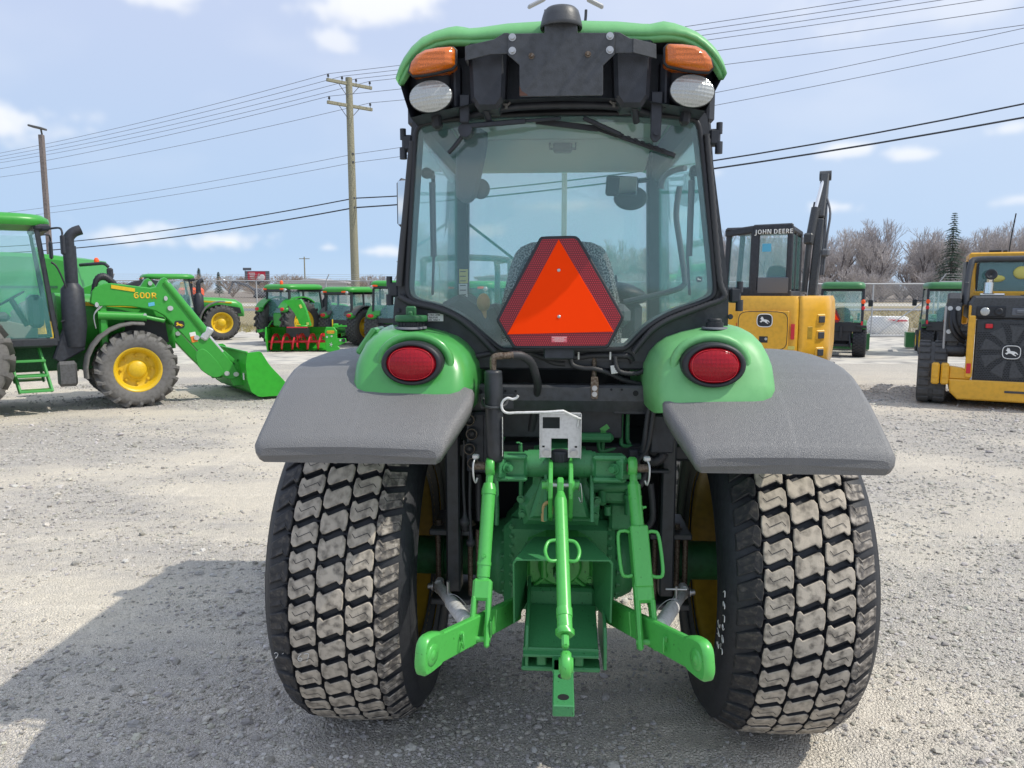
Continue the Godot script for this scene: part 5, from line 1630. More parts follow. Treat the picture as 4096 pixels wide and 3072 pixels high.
	g = G.new(); g.warp = reach; g.box(V(.679, .93, -3.47), V(.003, .09, .075), 0.0, Basis(V(1, 0, 0), .2)); part("warning_sticker", t, g, "sticker_orange")
	var XF := Transform3D(Basis(V(0, 0, -1), V(0, 1, 0), V(1, 0, 0)), V(.678, 1.145, 0))
	g = G.new(); g.warp = reach; g.prism(oval(3.30, 0, .062, .058, 20, .6), 0, .003, 0.0, XF); part("maker_badge", t, g, "black")
	g = G.new(); g.warp = reach; g.prism(deer(3.30, 0, .09), .0035, .005, 0.0, XF); part("maker_badge", t, g, "yellow")
	g = G.new(); g.warp = reach; g.prism(chaikin(P2([3.50, .50, 3.46, .72, 3.58, .82, 3.82, .48, 3.80, .36, 3.68, .34]), 2), .055, .075, .01, Transform3D(Basis(V(0, 0, -1), V(0, 1, 0), V(1, 0, 0)), V(.62, 0, 0)))
	part("knee_guard", t, g, "green_far")
	g = G.new(); g.warp = reach
	g.tube([V(.55, 1.45, -1.78), V(.62, 1.75, -1.86), V(.62, 1.82, -2.0), V(.62, 1.76, -2.14), V(.6, 1.68, -2.24)], .05, 10, 8, false, .004)
	part("hose_bundle", t, g, "black")
	g = G.new(); g.warp = reach
	for k in 2: g.tube([V(.66, 1.42, -1.9 - .04 * k), V(.67, 1.30, -1.78), V(.67, 1.12, -1.80)], .012, 6)
	part("hydraulic_line", t, g, "steel")
	g = G.new(); g.warp = reach; g.box(V(.60, .52, -1.25), V(.18, .34, .34), .04)
	part("battery_box", t, g, "under_grey")
	g = G.new(); g.warp = reach   # rail beside the door
	g.tube([V(.66, 2.0, -1.1), V(.69, 1.92, -1.2), V(.69, 1.6, -1.34), V(.69, 1.3, -1.34), V(.66, 1.22, -1.2)], .016, 6)
	part("hand_rail", t, g, "black")

func combine():
	var t = thing("combine_harvester", "tall green harvester body behind the loader tractor, one mirror arm out", "harvester", V(-10.55, -.08, -17.2), -80)
	var g := G.new()
	g.prism(P2([-1.2, .9, 1.2, .9, 1.25, 1.7, 1.1, 2.38, .6, 2.46, -1.0, 2.52, -1.25, 2.3]), -1.25, 1.25, .08, Transform3D(Basis(V(0, 0, -1), V(0, 1, 0), V(1, 0, 0)), Vector3.ZERO))
	part("body", t, g, "green_far")
	g = G.new(); g.prism(P2([-.4, 1.75, .9, 1.75, .9, 1.80, -.4, 1.80]), 1.25, 1.26, 0.0, Transform3D(Basis(V(0, 0, -1), V(0, 1, 0), V(1, 0, 0)), Vector3.ZERO))
	part("panel_seam", t, g, "green_dark")
	for s in [-1, 1]:
		wheel(t, "drive_wheel", V(s * 1.25, .8, -.7), .8, .5, .45, s, "ag", "rubber_far")
		wheel(t, "steer_wheel", V(s * 1.1, .5, 1.0), .5, .35, .28, s, "ag", "rubber_far")
	g = G.new()
	g.tube([V(.8, 2.24, -1.2), V(.9, 2.26, -1.5), V(.95, 2.27, -1.72), V(.98, 2.2, -1.82)], .035, 8)
	g.box(V(1.0, 2.06, -1.85), V(.10, .24, .12), .03)
	part("mirror_arm", t, g, "black_plastic")
	for p in [V(.85, 2.30, -1.55), V(1.28, 2.02, .55)]:
		g = G.new(); g.lathe(p, UP, [Vector2(.05, 0), Vector2(.05, .05), Vector2(.03, .09), Vector2(0, .1)], 12)
		part("beacon", t, g, "orange")

func snow_blower():
	var t = thing("snow_blower", "green snow blower attachment with red auger and tall discharge chute", "snow blower", V(-5.62, 0, -20.3), 6)
	var g := G.new()
	var prof := P2([.10, .66, -.42, .62, -.52, .42, -.52, .2, -.40, .06, -.05, .03])   # (z, y) of the trough
	var a := []; var b := []
	for v in prof: a.append(V(-.82, v.y, v.x)); b.append(V(.70, v.y, v.x))
	var a2 := []; var b2 := []
	for v in prof: a2.append(V(-.82, v.y + .01, v.x + .012)); b2.append(V(.70, v.y + .01, v.x + .012))
	g.strip(b, a, false); g.strip(a2, b2, false)
	part("trough", t, g, "green_bucket")
	var YZ := Transform3D(Basis(V(0, 0, 1), V(0, 1, 0), V(-1, 0, 0)), Vector3.ZERO)
	g = G.new(); g.prism(P2([.12, .67, -.5, .64, -.54, .2, -.4, .02, .02, .02, .25, .38]), .80, .83, .004, YZ)
	part("side_plate", t, g, "green_bucket")
	g = G.new()
	g.prism(P2([.70, .03, .68, .56, .72, .66, .92, .66, 1.0, .56, 1.0, .36, 1.22, .36, 1.24, .26, 1.02, .16, 1.06, .12, 1.04, .0, .76, .0]), .05, .12, .012)
	part("drive_cover", t, g, "green_bucket")
	g = G.new(); g.box(V(.84, .53, .125), V(.18, .08, .006), .001); part("name_plate", t, g, "yellow")
	g = G.new(); g.text("Agro Trend", .045, Transform3D(Basis(), V(.84, .53, .130)), .001); part("name_print", t, g, "red")
	g = G.new()
	for p in [[.84, .2], [.74, .40], [.86, .42], [1.08, .31]]: g.bolt(V(p[0], p[1], .12), V(0, 0, 1), .018, .012)
	for i in 5: g.box(V(.84 + cos(i * TAU / 5) * .035, .2 + sin(i * TAU / 5) * .05, .124), V(.014, .02, .004), .001)
	part("bolt_heads", t, g, "zinc")
	g = G.new(); g.cyl(V(1.17, .31, .05), V(1.17, .31, .13), .05, -1, 14); part("hub", t, g, "black")
	g = G.new(); g.box(V(-.08, .50, -.36), V(.62, .26, .02), .004); part("deflector_rubber", t, g, "cab_grey")
	g = G.new(); g.box(V(-.02, .655, .105), V(.54, .03, .02), .003); part("reflector_strip", t, g, "red_ad")
	# auger: shaft, two ribbon flights of opposite hand, paddles
	g = G.new()
	g.cyl(V(-.80, .27, -.12), V(.70, .27, -.12), .035, -1, 14)
	for e in [-1, 1]:
		var rings := []
		for i in 73:
			var u = i / 72.0
			var x = -.05 + e * (.06 + u * (.66))
			var w = u * TAU * 2.4 * e + .6
			var o = V(x, .27 + sin(w) * .22, -.12 + cos(w) * .22); var n = V(x, .27 + sin(w) * .145, -.12 + cos(w) * .145)
			rings.append([o + V(.022, 0, 0), o - V(.022, 0, 0), n - V(.014, 0, 0), n + V(.014, 0, 0)])
		g.loft(rings, true, true, true, false)
		for i in 5:
			var w = (i + .3) / 5.0 * TAU * 2.4 * e + .6
			var x = -.05 + e * (.06 + (i + .3) / 5.0 * .66)
			g.bar(V(x, .27, -.12), V(x, .27 + sin(w) * .2, -.12 + cos(w) * .2), .03, .02)
	g.box(V(-.05, .27, -.12), V(.03, .40, .1), .005, Basis(V(1, 0, 0), .5)); g.box(V(-.05, .27, -.12), V(.03, .1, .40), .005, Basis(V(1, 0, 0), .5))
	part("auger", t, g, "red")
	# chute: open channel leaning to the left
	g = G.new()
	var rings := []
	for k in [[.16, .66, .12], [.10, .86, .13], [.03, 1.06, .15], [-.06, 1.22, .18], [-.16, 1.36, .2]]:
		var c = V(k[0], k[1], -.25)
		var e = k[2]
		rings.append([c + V(-e, -.03, .14), c + V(e, .03, .14), c + V(e, .03, -.14), c + V(-e, -.03, -.14), c + V(-e + .012, -.03, -.12), c + V(e - .015, .02, -.12), c + V(e - .015, .02, .12), c + V(-e + .012, -.03, .12)])
	g.loft(rings, true, true, true, false)
	part("chute", t, g, "green_bucket")
	g = G.new(); g.box(V(.05, 1.2, -.105), V(.06, .10, .006), .001, Basis(V(0, 0, 1), .4)); g.box(V(.22, .74, -.105), V(.07, .07, .006), .001)
	part("chute_sticker", t, g, "paper_yellow")
	g = G.new(); g.lathe(V(.08, .67, -.25), UP, [Vector2(.2, 0), Vector2(.2, .03), Vector2(.12, .04)], 20)
	g.bar(V(1.0, .66, -.05), V(1.12, .70, -.05), .05, .05); g.bar(V(.98, .68, .03), V(1.25, .68, .03), .04, .04); g.box(V(.95, .68, -.1), V(.12, .12, .3), .02)
	part("mount_frame", t, g, "green_bucket")
	g = G.new(); g.cyl(V(-.08, .66, .05), V(-.04, .80, .05), .02); g.cyl(V(-.04, .72, .05), V(.06, .72, .05), .015); g.cyl(V(.88, .66, .02), V(.88, .86, .02), .015)
	part("crank", t, g, "yellow")

func excavator():
	var t = thing("excavator", "small yellow excavator turned away, dark cab and raised boom, right of the near tractor", "excavator", V(4.45, 0, -13.0), -26)
	# x right, +z its rear (the counterweight faces the camera)
	var g := G.new()
	# upper house: counterweight panel behind, flat flank panels at its corners
	var house := func(plan: Array, nm: String):
		var k := G.new()
		var rings := []
		for q in [[.40, .86], [.47, .98], [.75, 1.0], [1.30, 1.0], [1.47, .985], [1.54, .95]]:
			var r := []
			for v in plan: r.append(V(v.x * q[1], q[0], v.y * q[1]))
			rings.append(r)
		k.loft(rings)
		return part(nm, t, k, "amber_paint")
	house.call(P2([-.86, -.95, -.88, .2, -.84, .55, -.76, .74, -.66, .855, -.5, .86, -.5, -.95]), "side_panel")
	var rear = house.call(P2([-.655, .86, -.60, .90, -.3, .935, .1, .935, .36, .91, .44, .885, .44, .2, -.655, .2]), "rear_panel")
	var sp = house.call(P2([.45, .88, .52, .84, .78, .58, .86, .45, .88, .3, .86, -.95, .45, -.95]), "side_panel")
	g = G.new(); g.box(V(-.08, 1.0, .956), V(.78, .62, .02), .009); part("hatch", rear, g, "amber_paint")
	g = G.new(); g.tube(at3(oval(-.08, 1.0, .375, .30, 32, .35), .962), .008, 5, 1, true); part("hatch_gap", rear, g, "black")
	g = G.new(); g.prism(oval(-.05, 1.16, .115, .10, 28, .6), .965, .975, .003); part("badge_field", rear, g, "black")
	g = G.new(); g.tube(at3(oval(-.05, 1.16, .115, .10, 28, .6), .975), .008, 5, 1, true); part("badge_rim", rear, g, "white_paint")
	g = G.new(); g.prism(deer(-.05, 1.16, .15), .976, .980); part("badge_deer", rear, g, "white_paint")
	g = G.new(); g.box(V(-.06, .86, .967), V(.13, .10, .006), .001); part("latch_recess", rear, g, "black")
	g = G.new(); g.cyl(V(-.02, .87, .97), V(-.02, .87, .976), .022, -1, 14); part("lock", rear, g, "steel")
	for x in [-.51, .37]:
		g = G.new(); g.box(V(x, .99, .935 if x > 0 else .90), V(.055, .24, .012), .002, Basis(UP, .25 if x > 0 else -.45)); part("reflector", rear, g, "red")
	g = G.new(); g.box(V(.36, .74, .955), V(.10, .055, .006), .001); part("warning_sticker", rear, g, "paper_yellow")
	for y in [1.18, .93, .66]:
		g = G.new(); g.box(V(.74, y, .60), V(.17, .17, .06), .02, Basis(UP, .785)); part("vent_frame", sp, g, "amber_paint")
		g = G.new(); g.box(V(.752, y, .612), V(.11, .105, .06), .006, Basis(UP, .785)); part("vent_grid", sp, g, "frame_grey")
	g = G.new(); g.box(V(.60, .97, .745), V(.10, .20, .03), .008, Basis(UP, .785)); part("handle_recess", sp, g, "yellow_rim")
	# under the house: turntable and tracks
	g = G.new(); g.cyl(V(0, .32, 0), V(0, .42, 0), .5, -1, 28); g.box(V(0, .3, 0), V(1.0, .2, 1.2), .04)
	part("undercarriage", t, g, "black_paint")
	for s in [-1, 1]:
		g = G.new()
		g.prism(chaikin(P2([-1.0, .02, 1.0, .02, 1.1, .2, 1.0, .42, -1.0, .42, -1.1, .2]), 2), -.18, .18, .01, Transform3D(Basis(V(0, 0, 1), V(0, 1, 0), V(-1, 0, 0)), V(s * .72, 0, 0)))
		for i in 14: g.box(V(s * .72, .01, -1.0 + i * .155), V(.36, .03, .05), .005)
		part("track", t, g, "rubber_far")
	# cab at the left
	var c0 := -.86; var c1 := .26; var z0 := .40; var z1 := -1.0; var yb := 1.55; var yt := 2.62
	g = G.new()
	for p in [[c0 + .04, z0 - .22, c0 + .08], [c1 - .04, z0, c1 - .04], [c0 + .04, z1, c0 + .1], [c1 - .04, z1, c1 - .04]]: g.bar(V(p[0], yb - .1, p[1]), V(p[2], yt, p[1]), .09, .09, .02, V(0, 0, 1))
	g.bar(V(-.33, yb, z0 + .01), V(-.32, yt, z0 + .01), .14, .07, .02, V(0, 0, 1))
	g.bar(V(c0 + .02, yt - .04, z0 - .2), V(-.33, yt, z0 + .02), .08, .12, .02); g.bar(V(-.36, yt - .01, z0 + .02), V(c1, yt + .0, z0), .08, .16, .02)
	g.bar(V(c0 + .02, yb + .02, z0 - .2), V(-.33, yb + .02, z0 + .02), .08, .22, .02); g.box(V(-.04, yb + .02, z0 + .01), V(.62, .14, .08), .02)
	g.bar(V(c1 - .03, yt, z0), V(c1 - .03, yt, z1), .08, .09, .02); g.bar(V(c1 - .03, yb, z0), V(c1 - .03, yb, z1), .08, .14, .02); g.bar(V(c1 - .03, yb, -.2), V(c1 - .03, yt, -.2), .06, .07, .02, V(0, 0, 1))
	g.box(V((c0 + c1) * .5, yt + .015, (z0 + z1) * .5 - .06), V(c1 - c0 - .05, .07, z0 - z1 - .1), .03)
	part("cab_frame", t, g, "black_plastic")
	pane(t, "rear_window", [V(-.27, yb + .1, z0), V(c1 - .08, yb + .1, z0), V(c1 - .08, yt - .08, z0), V(-.27, yt - .08, z0)])
	pane(t, "corner_window", [V(c0 + .06, yb + .1, z0 - .2), V(-.39, yb + .1, z0), V(-.38, yt - .08, z0), V(c0 + .1, yt - .1, z0 - .2)])
	pane(t, "side_window", [V(c1 - .02, yb + .1, z0 - .06), V(c1 - .02, yb + .1, z1 + .06), V(c1 - .02, yt - .08, z1 + .06), V(c1 - .02, yt - .08, z0 - .06)])
	pane(t, "front_window", [V(c0 + .08, yb - .3, z1), V(c1 - .08, yb - .3, z1), V(c1 - .08, yt - .06, z1), V(c0 + .1, yt - .06, z1)])
	g = G.new(); g.text("JOHN DEERE", .10, Transform3D(Basis(UP, -.03), V(-.03, yt - .05, z0 + .068)), .003, "Droid Sans", 1.0); part("maker_lettering", t, g, "paper")
	g = G.new(); g.box(V(-.14, yt - .3, z0 + .008), V(.14, .13, .003)); part("window_sticker", t, g, "sky_blue_tag")
	g = G.new(); g.box(V(-.02, yb + .16, z0 + .03), V(.48, .26, .05), .01); part("lamp_guard", t, g, "cab_grey")
	g = G.new(); g.prism(chaikin(P2([-.22, 1.4, -.25, 1.9, -.18, 2.05, .06, 2.05, .12, 1.9, .10, 1.4]), 1), -.5, -.35, .02); part("seat", t, g, "black")
	g = G.new(); g.prism(P2([-.22, 1.98, .0, 1.9, .12, 1.72, -.02, 1.62, -.16, 1.72]), -.34, -.325, .002, Transform3D(Basis(V(1, 0, 0), -.1), Vector3.ZERO)); part("plastic_cover", t, g, "glass_far")
	# boom: raised in front, with cylinder and lines
	g = G.new()
	var b0 := V(.42, 1.2, -1.35); var b1 := V(.50, 2.9, -1.55); var b2 := V(.52, 3.72, -1.95)
	g.bar(b0, b1, .14, .26, .02, V(0, 0, 1)); g.bar(b1, b2, .14, .22, .02, V(0, 0, 1)); g.bar(b2, b2 + V(-.02, -1.6, -.25), .12, .18, .02, V(0, 0, 1)); g.cyl(b2 + V(-.1, 0, 0), b2 + V(.1, 0, 0), .09, -1, 12)
	part("boom", t, g, "frame_grey")
	g = G.new()
	g.cyl(V(.34, 2.45, -1.35), V(.42, 3.1, -1.45), .075, -1, 14); g.cyl(V(.30, 1.6, -1.3), V(.34, 2.45, -1.35), .05, -1, 12); g.box(V(.33, 2.55, -1.33), V(.16, .2, .14), .03); g.bar(V(.31, 2.5, -1.3), V(.40, 3.2, -1.4), .02, .03)
	part("boom_cylinder", t, g, "frame_grey")
	g = G.new(); g.cyl(V(.42, 3.1, -1.45), V(.50, 3.66, -1.85), .035, -1, 12); part("cylinder_rod", t, g, "chrome")
	g = G.new()
	g.tube([V(.60, 1.9, -1.4), V(.63, 2.6, -1.5), V(.66, 3.0, -1.55), V(.58, 3.3, -1.7)], .022, 6); g.tube([V(.56, 1.9, -1.4), V(.58, 2.6, -1.5), V(.58, 3.2, -1.65)], .018, 6)
	g.box(V(.62, 2.3, -1.4), V(.14, .14, .1), .03)
	part("boom_hose", t, g, "cab_grey")

func compact(label: String, at: Vector3, turn: float):
	var t = thing("compact_tractor", label, "tractor", at, turn, "compact cab tractors by the gate")
	for s in [-1, 1]:
		wheel(t, "rear_wheel", V(s * .42, .40, 0), .41, .31, .22, s, "turf", "rubber")
		wheel(t, "front_wheel", V(s * .42, .28, -1.35), .29, .20, .15, s, "turf", "rubber")
	var g := G.new(); g.box(V(0, .42, -.6), V(.4, .3, 1.7), .04); g.cyl(V(-.4, .4, 0), V(.4, .4, 0), .07); g.box(V(0, .62, .25), V(.5, .5, .2), .04); g.box(V(0, .3, .32), V(.4, .06, .2), .01)
	part("chassis", t, g, "black")
	g = G.new(); g.box(V(0, .8, -1.35), V(.52, .36, .9), .08); part("bonnet", t, g, "green_compact")
	for s in [-1, 1]:
		g = G.new(); var rr := []
		for i in 9:
			var a = lerpf(.72, 2.0, i / 8.0)
			var o = V(0, .40 + sin(a) * .50, cos(a) * .50); var n = V(0, sin(a), cos(a)) * .06
			rr.append([V(s * .27, o.y, o.z), V(s * .56, o.y, o.z), V(s * .56, o.y, o.z) - n, V(s * .27, o.y, o.z) - n])
		g.loft(rr, true, true, true, false); part("fender", t, g, "green_compact")
		g = G.new(); g.box(V(s * .45, .76, .40), V(.22, .06, .08), .012); part("fender_lip", t, g, "black")
		g = G.new(); g.bar(V(s * .46, .8, .36), V(s * .46, 1.66, .34), .055, .07, .01, V(0, 0, 1)); g.bar(V(s * .46, .6, -.85), V(s * .44, 1.66, -.72), .05, .06, .01, V(0, 0, 1)); part("cab_post", t, g, "black_plastic")
		pane(t, "side_window", [V(s * .47, .75, .30), V(s * .47, .6, -.80), V(s * .45, 1.62, -.68), V(s * .46, 1.62, .30)])
		g = G.new(); g.ell(V(s * .46, 1.35, .40), V(.048, .055, .03), 12); part("indicator", t, g, "orange")
		g = G.new(); g.ell(V(s * .465, 1.20, .40), V(.042, .048, .03), 12); part("tail_lamp", t, g, "lamp_red")
		g = G.new(); g.box(V(s * .455, .83, .405), V(.045, .11, .01), .002); part("reflector", t, g, "red")
		g = G.new(); g.tube([V(s * .46, 1.35, -.72), V(s * .58, 1.36, -.8), V(s * .62, 1.34, -.8)], .012, 5); g.box(V(s * .64, 1.30, -.8), V(.11, .17, .04), .02); part("mirror", t, g, "black")
		g = G.new(); g.bar(V(s * .16, .35, .2), V(s * .24, .28, .62), .03, .06); g.bar(V(s * .18, .62, .3), V(s * .22, .34, .5), .03, .03); part("hitch_arm", t, g, "black")
	pane(t, "rear_window", [V(-.43, .86, .36), V(.43, .86, .36), V(.43, 1.62, .34), V(-.43, 1.62, .34)])
	pane(t, "windscreen", [V(-.43, .9, -.8), V(.43, .9, -.8), V(.43, 1.62, -.72), V(-.43, 1.62, -.72)])
	g = G.new(); g.box(V(0, .74, .36), V(.92, .22, .05), .01); g.box(V(0, 1.63, .33), V(.9, .06, .05), .01); g.box(V(0, .62, .42), V(.06, .3, .05), .01); part("rear_panel", t, g, "black")
	g = G.new(); var rp := []
	for k in [[0.0, .97], [.04, 1.0], [.11, .98], [.15, .9], [.165, .75]]:
		var q := []
		for v in oval(0, -.2, .50 * k[1], .72 * k[1], 28, .35): q.append(V(v.x, 1.66 + k[0], v.y))
		rp.append(q)
	g.loft(rp); part("roof", t, g, "green_compact")
	g = G.new(); g.prism(chaikin(P2([-.18, .75, -.20, 1.1, -.12, 1.2, .12, 1.2, .20, 1.1, .18, .75]), 1), -.14, -.02, .02); part("seat", t, g, "black")
	g = G.new(); g.cyl(V(0, .7, -.6), V(0, 1.05, -.5), .03); g.lathe(V(0, 1.05, -.5), V(0, .8, .5), [Vector2(.16, 0), Vector2(.17, .01), Vector2(.18, 0), Vector2(.17, -.01), Vector2(.16, 0)], 18); part("steering_wheel", t, g, "black")
	var e = node("slow_vehicle_emblem", t, V(-.2, 1.02, .42)); e.rotation.y = -.25
	g = G.new(); g.prism(P2([-.05, .18, .05, .18, .19, -.1, .13, -.17, -.13, -.17, -.19, -.1]), 0, .004, .001); part("border", e, g, "red_sheet")
	g = G.new(); g.prism(P2([0, .15, .15, -.11, -.15, -.11]), .004, .007); part("triangle", e, g, "orange_plate")
	g = G.new()   # loader bucket in front, wider than the wheels
	g.box(V(0, .25, -2.05), V(1.35, .42, .03), .005); g.box(V(-.67, .25, -2.25), V(.03, .42, .42), .005); g.box(V(.67, .25, -2.25), V(.03, .42, .42), .005); g.box(V(0, .05, -2.25), V(1.35, .03, .42), .005)
	part("bucket", t, g, "green_compact")
	for s in [-1, 1]:
		g = G.new(); g.bar(V(s * .38, 1.0, -.8), V(s * .38, .95, -1.6), .06, .10, .01); g.bar(V(s * .38, .95, -1.6), V(s * .38, .3, -2.03), .06, .10, .01); part("loader_arm", t, g, "green_compact")
	return t

func track_loader():
	var t = thing("track_loader", "yellow and grey track loader with rubber tracks and round fan grille, right edge", "loader", V(7.22, 0, -11.25), -28)
	var g := G.new()
	var YZ := Transform3D(Basis(V(0, 0, 1), V(0, 1, 0), V(-1, 0, 0)), Vector3.ZERO)
	for s in [-1, 1]:
		g = G.new()   # track: band with lugs round its wheels
		var X := YZ; X.origin.x = s * .93
		var o := chaikin(P2([-1.3, .03, .75, .03, .92, .18, .88, .58, .62, .88, .25, .88, -.2, .62, -1.25, .50, -1.45, .25]), 2, .2)
		g.prism(o, -.18, .18, .01, X)
		part("track_band", t, g, "rubber_far")
		var n = o.size()
		var per := 0.0
		for i in n: per += o[i].distance_to(o[(i + 1) % n])
		var want := 44
		var acc := 0.0; var k := 0
		for i in n:
			var a = o[i]; var b = o[(i + 1) % n]
			var L = a.distance_to(b)
			while k * per / want < acc + L and k < want:
				var u = a.lerp(b, (k * per / want - acc) / L)
				var d = (b - a).normalized()
				g = G.new()
				for q in [-.10, .10]: g.box(V(s * .93 + q, u.y, u.x), V(.15, .045, .085), .012, Basis(V(1, 0, 0), -atan2(d.y, d.x)))
				if u.x > -.3: part("track_lug", t, g, "rubber_far")
				k += 1
			acc += L
		g = G.new()
		for p in [[.55, .58, .2], [.62, .24, .16], [-1.2, .26, .18], [-.6, .17, .1], [-.1, .17, .1]]: g.cyl(V(s * .74, p[1], p[0]), V(s * 1.115, p[1], p[0]), p[2], -1, 16)
		part("track_rollers", t, g, "frame_grey")
	g = G.new()
	g.prism(P2([-.72, .40, -.70, .22, -.60, .12, .60, .12, .70, .22, .72, .40]), -1.0, 1.0, .02)
	part("lower_body", t, g, "amber_paint")
	g = G.new(); g.prism(P2([-.72, .40, -.46, .40, -.46, .50, -.56, .56, -.72, .58]), .82, .96, .015); part("corner_plate", t, g, "amber_paint")
	for x in [-.77, -.885]:
		g = G.new(); g.box(V(x, .47, .93), V(.10, .30, .16), .02); g.box(V(x, .44, 1.012), V(.07, .05, .02), .005); part("tow_lug", t, g, "amber_paint")
	g = G.new(); g.box(V(.1, .26, 1.005), V(.3, .03, .01), .003); part("bash_slot", t, g, "frame_grey")
	for s in [-1, 1]:
		g = G.new(); g.box(V(s * .485, .86, .93), V(.085, .86, .12), .012); g.box(V(s * .50, 1.34, .86), V(.06, .2, .14), .02); part("rear_post", t, g, "amber_paint")
		g = G.new(); g.box(V(s * .49, .56, .993), V(.055, .14, .008), .002); part("reflector", t, g, "red")
	g = G.new()
	g.prism(P2([-.53, 1.24, -.53, 1.46, -.47, 1.56, .47, 1.56, .53, 1.46, .53, 1.24]), -.7, .93, .03)
	g.box(V(.12, 1.566, .5), V(.02, .012, .6), .004)
	part("engine_cover", t, g, "frame_grey")
	var door = node("fan_door", t)
	g = G.new(); g.box(V(0, .81, .93), V(.87, .86, .06), .015); part("panel", door, g, "black_paint")
	g = G.new()   # short slots pressed in rows round the fan's blades
	for iy in 32:
		for ix in 26:
			var x = -.40 + ix * .0315 + (.016 if iy % 2 else 0.0); var y = .42 + iy * .0245
			var dx = x; var dy = y - .80
			var rad = sqrt(dx * dx + dy * dy)
			var sect = fposmod(atan2(dy, dx) * 9 / TAU + .2, 1.0)
			if x > .40 or (rad > .12 and rad < .37 and sect < .55) or (absf(x) < .11 and absf(dy) < .09) or (y > 1.06 and x < -.14): continue
			g.box(V(x, y, .9605), V(.022, .011, .002))
	part("slots", door, g, "deep_black")
	for i in 9:
		g = G.new()
		var a = (i + .08) * TAU / 9
		var q := []
		for k in [[.13, -.10], [.26, -.25], [.36, -.24], [.37, .24], [.26, .16], [.13, .12]]: q.append(Vector2(cos(a + k[1]) * k[0], .80 + sin(a + k[1]) * k[0]))
		g.prism(q, .958, .966, .003)
		part("fan_blade_pressing", door, g, "frame_grey")
	g = G.new(); g.prism(oval(0, .80, .105, .09, 28, .6), .962, .972, .002); part("badge_field", door, g, "black")
	g = G.new(); g.tube(at3(oval(0, .80, .103, .088, 28, .6), .973), .006, 5, 1, true); part("badge_rim", door, g, "white_paint")
	g = G.new(); g.prism(deer(0, .80, .15), .973, .977); part("badge_deer", door, g, "white_paint")
	g = G.new(); g.box(V(-.28, 1.15, .965), V(.11, .085, .014), .01); part("lamp_seat", door, g, "black")
	g = G.new(); g.box(V(-.28, 1.15, .975), V(.085, .06, .02), .01); part("tail_lamp", door, g, "lamp_red")
	g = G.new(); g.box(V(-.27, 1.345, .935), V(.34, .14, .04), .012); part("lamp_bar", t, g, "black")
	g = G.new(); g.lathe(V(-.34, 1.345, .95), V(0, 0, 1), [Vector2(.058, 0), Vector2(.056, .02), Vector2(.04, .028), Vector2(0, .03)], 20); part("work_light", t, g, "clear_lens")
	g = G.new(); g.lathe(V(-.18, 1.345, .95), V(0, 0, 1), [Vector2(.05, 0), Vector2(.05, .03), Vector2(.03, .035), Vector2(0, .02)], 20); part("camera_port", t, g, "black")
	g = G.new(); g.box(V(.12, 1.345, .935), V(.30, .10, .03), .012); g.box(V(.12, 1.35, .96), V(.2, .05, .03), .01); part("grab_handle", t, g, "cab_grey")
	g = G.new(); g.cyl(V(-.30, 1.55, .6), V(-.29, 1.74, .6), .062, .058, 18); g.cyl(V(-.29, 1.74, .6), V(-.28, 1.84, .62), .045, -1, 16); g.box(V(-.25, 1.575, .6), V(.3, .03, .16), .01); part("exhaust_pipe", t, g, "chrome")
	g = G.new(); g.lathe(V(-.28, 1.84, .62), V(0, .35, 1), [Vector2(.05, -.05), Vector2(.078, .04), Vector2(.07, .06), Vector2(.05, .05), Vector2(0, .02)], 18); part("exhaust_tip", t, g, "black")
	# cab: grey tube frame before a yellow shell, wide rear window
	g = G.new()
	g.tube([V(-.56, 1.42, .62), V(-.555, 1.7, .52), V(-.52, 2.0, .40), V(-.44, 2.07, .36), V(0, 2.07, .36), V(.44, 2.07, .36), V(.52, 2.0, .40), V(.555, 1.7, .52), V(.56, 1.42, .62)], .045, 10, 3)
	part("cab_guard", t, g, "frame_grey")
	g = G.new()
	for s in [-1, 1]: g.bar(V(s * .50, 1.5, .34), V(s * .49, 2.1, .22), .10, .10, .02, V(0, 0, 1)); g.bar(V(s * .5, 1.1, -.9), V(s * .5, 2.1, -.8), .09, .09, .02, V(0, 0, 1))
	g.box(V(0, 2.13, -.25), V(1.08, .09, 1.0), .02); g.box(V(0, 1.58, .34), V(1.0, .08, .06), .02)
	part("cab_shell", t, g, "amber_paint")
	g = G.new(); g.cyl(V(-.3, 2.19, .2), V(-.15, 2.19, .2), .02); g.box(V(-.1, 2.19, .2), V(.06, .03, .05), .01); part("roof_latch", t, g, "black")
	g = G.new(); g.prism(oval(0, 1.82, .45, .25, 24, .35), .315, .325, .003); part("window_gasket", t, g, "black")
	pane(t, "rear_window", [V(-.42, 1.62, .33), V(.42, 1.62, .33), V(.41, 2.03, .33), V(-.41, 2.03, .33)])
	pane(t, "front_window", [V(-.46, 1.2, -.9), V(.46, 1.2, -.9), V(.44, 2.06, -.8), V(-.44, 2.06, -.8)])
	for s in [-1, 1]:
		g = G.new(); g.box(V(s * .56, 1.75, -.25), V(.03, .6, 1.0), .005); part("side_screen", t, g, "black_paint")
	g = G.new(); g.box(V(0, 1.72, .30), V(.5, .3, .04), .08); part("seat", t, g, "black")
	g = G.new(); g.ell(V(.10, 1.88, .345), V(.10, .09, .03), 14); g.ell(V(-.2, 1.80, .345), V(.11, .05, .03), 14); part("seat_cover", t, g, "paper_yellow")
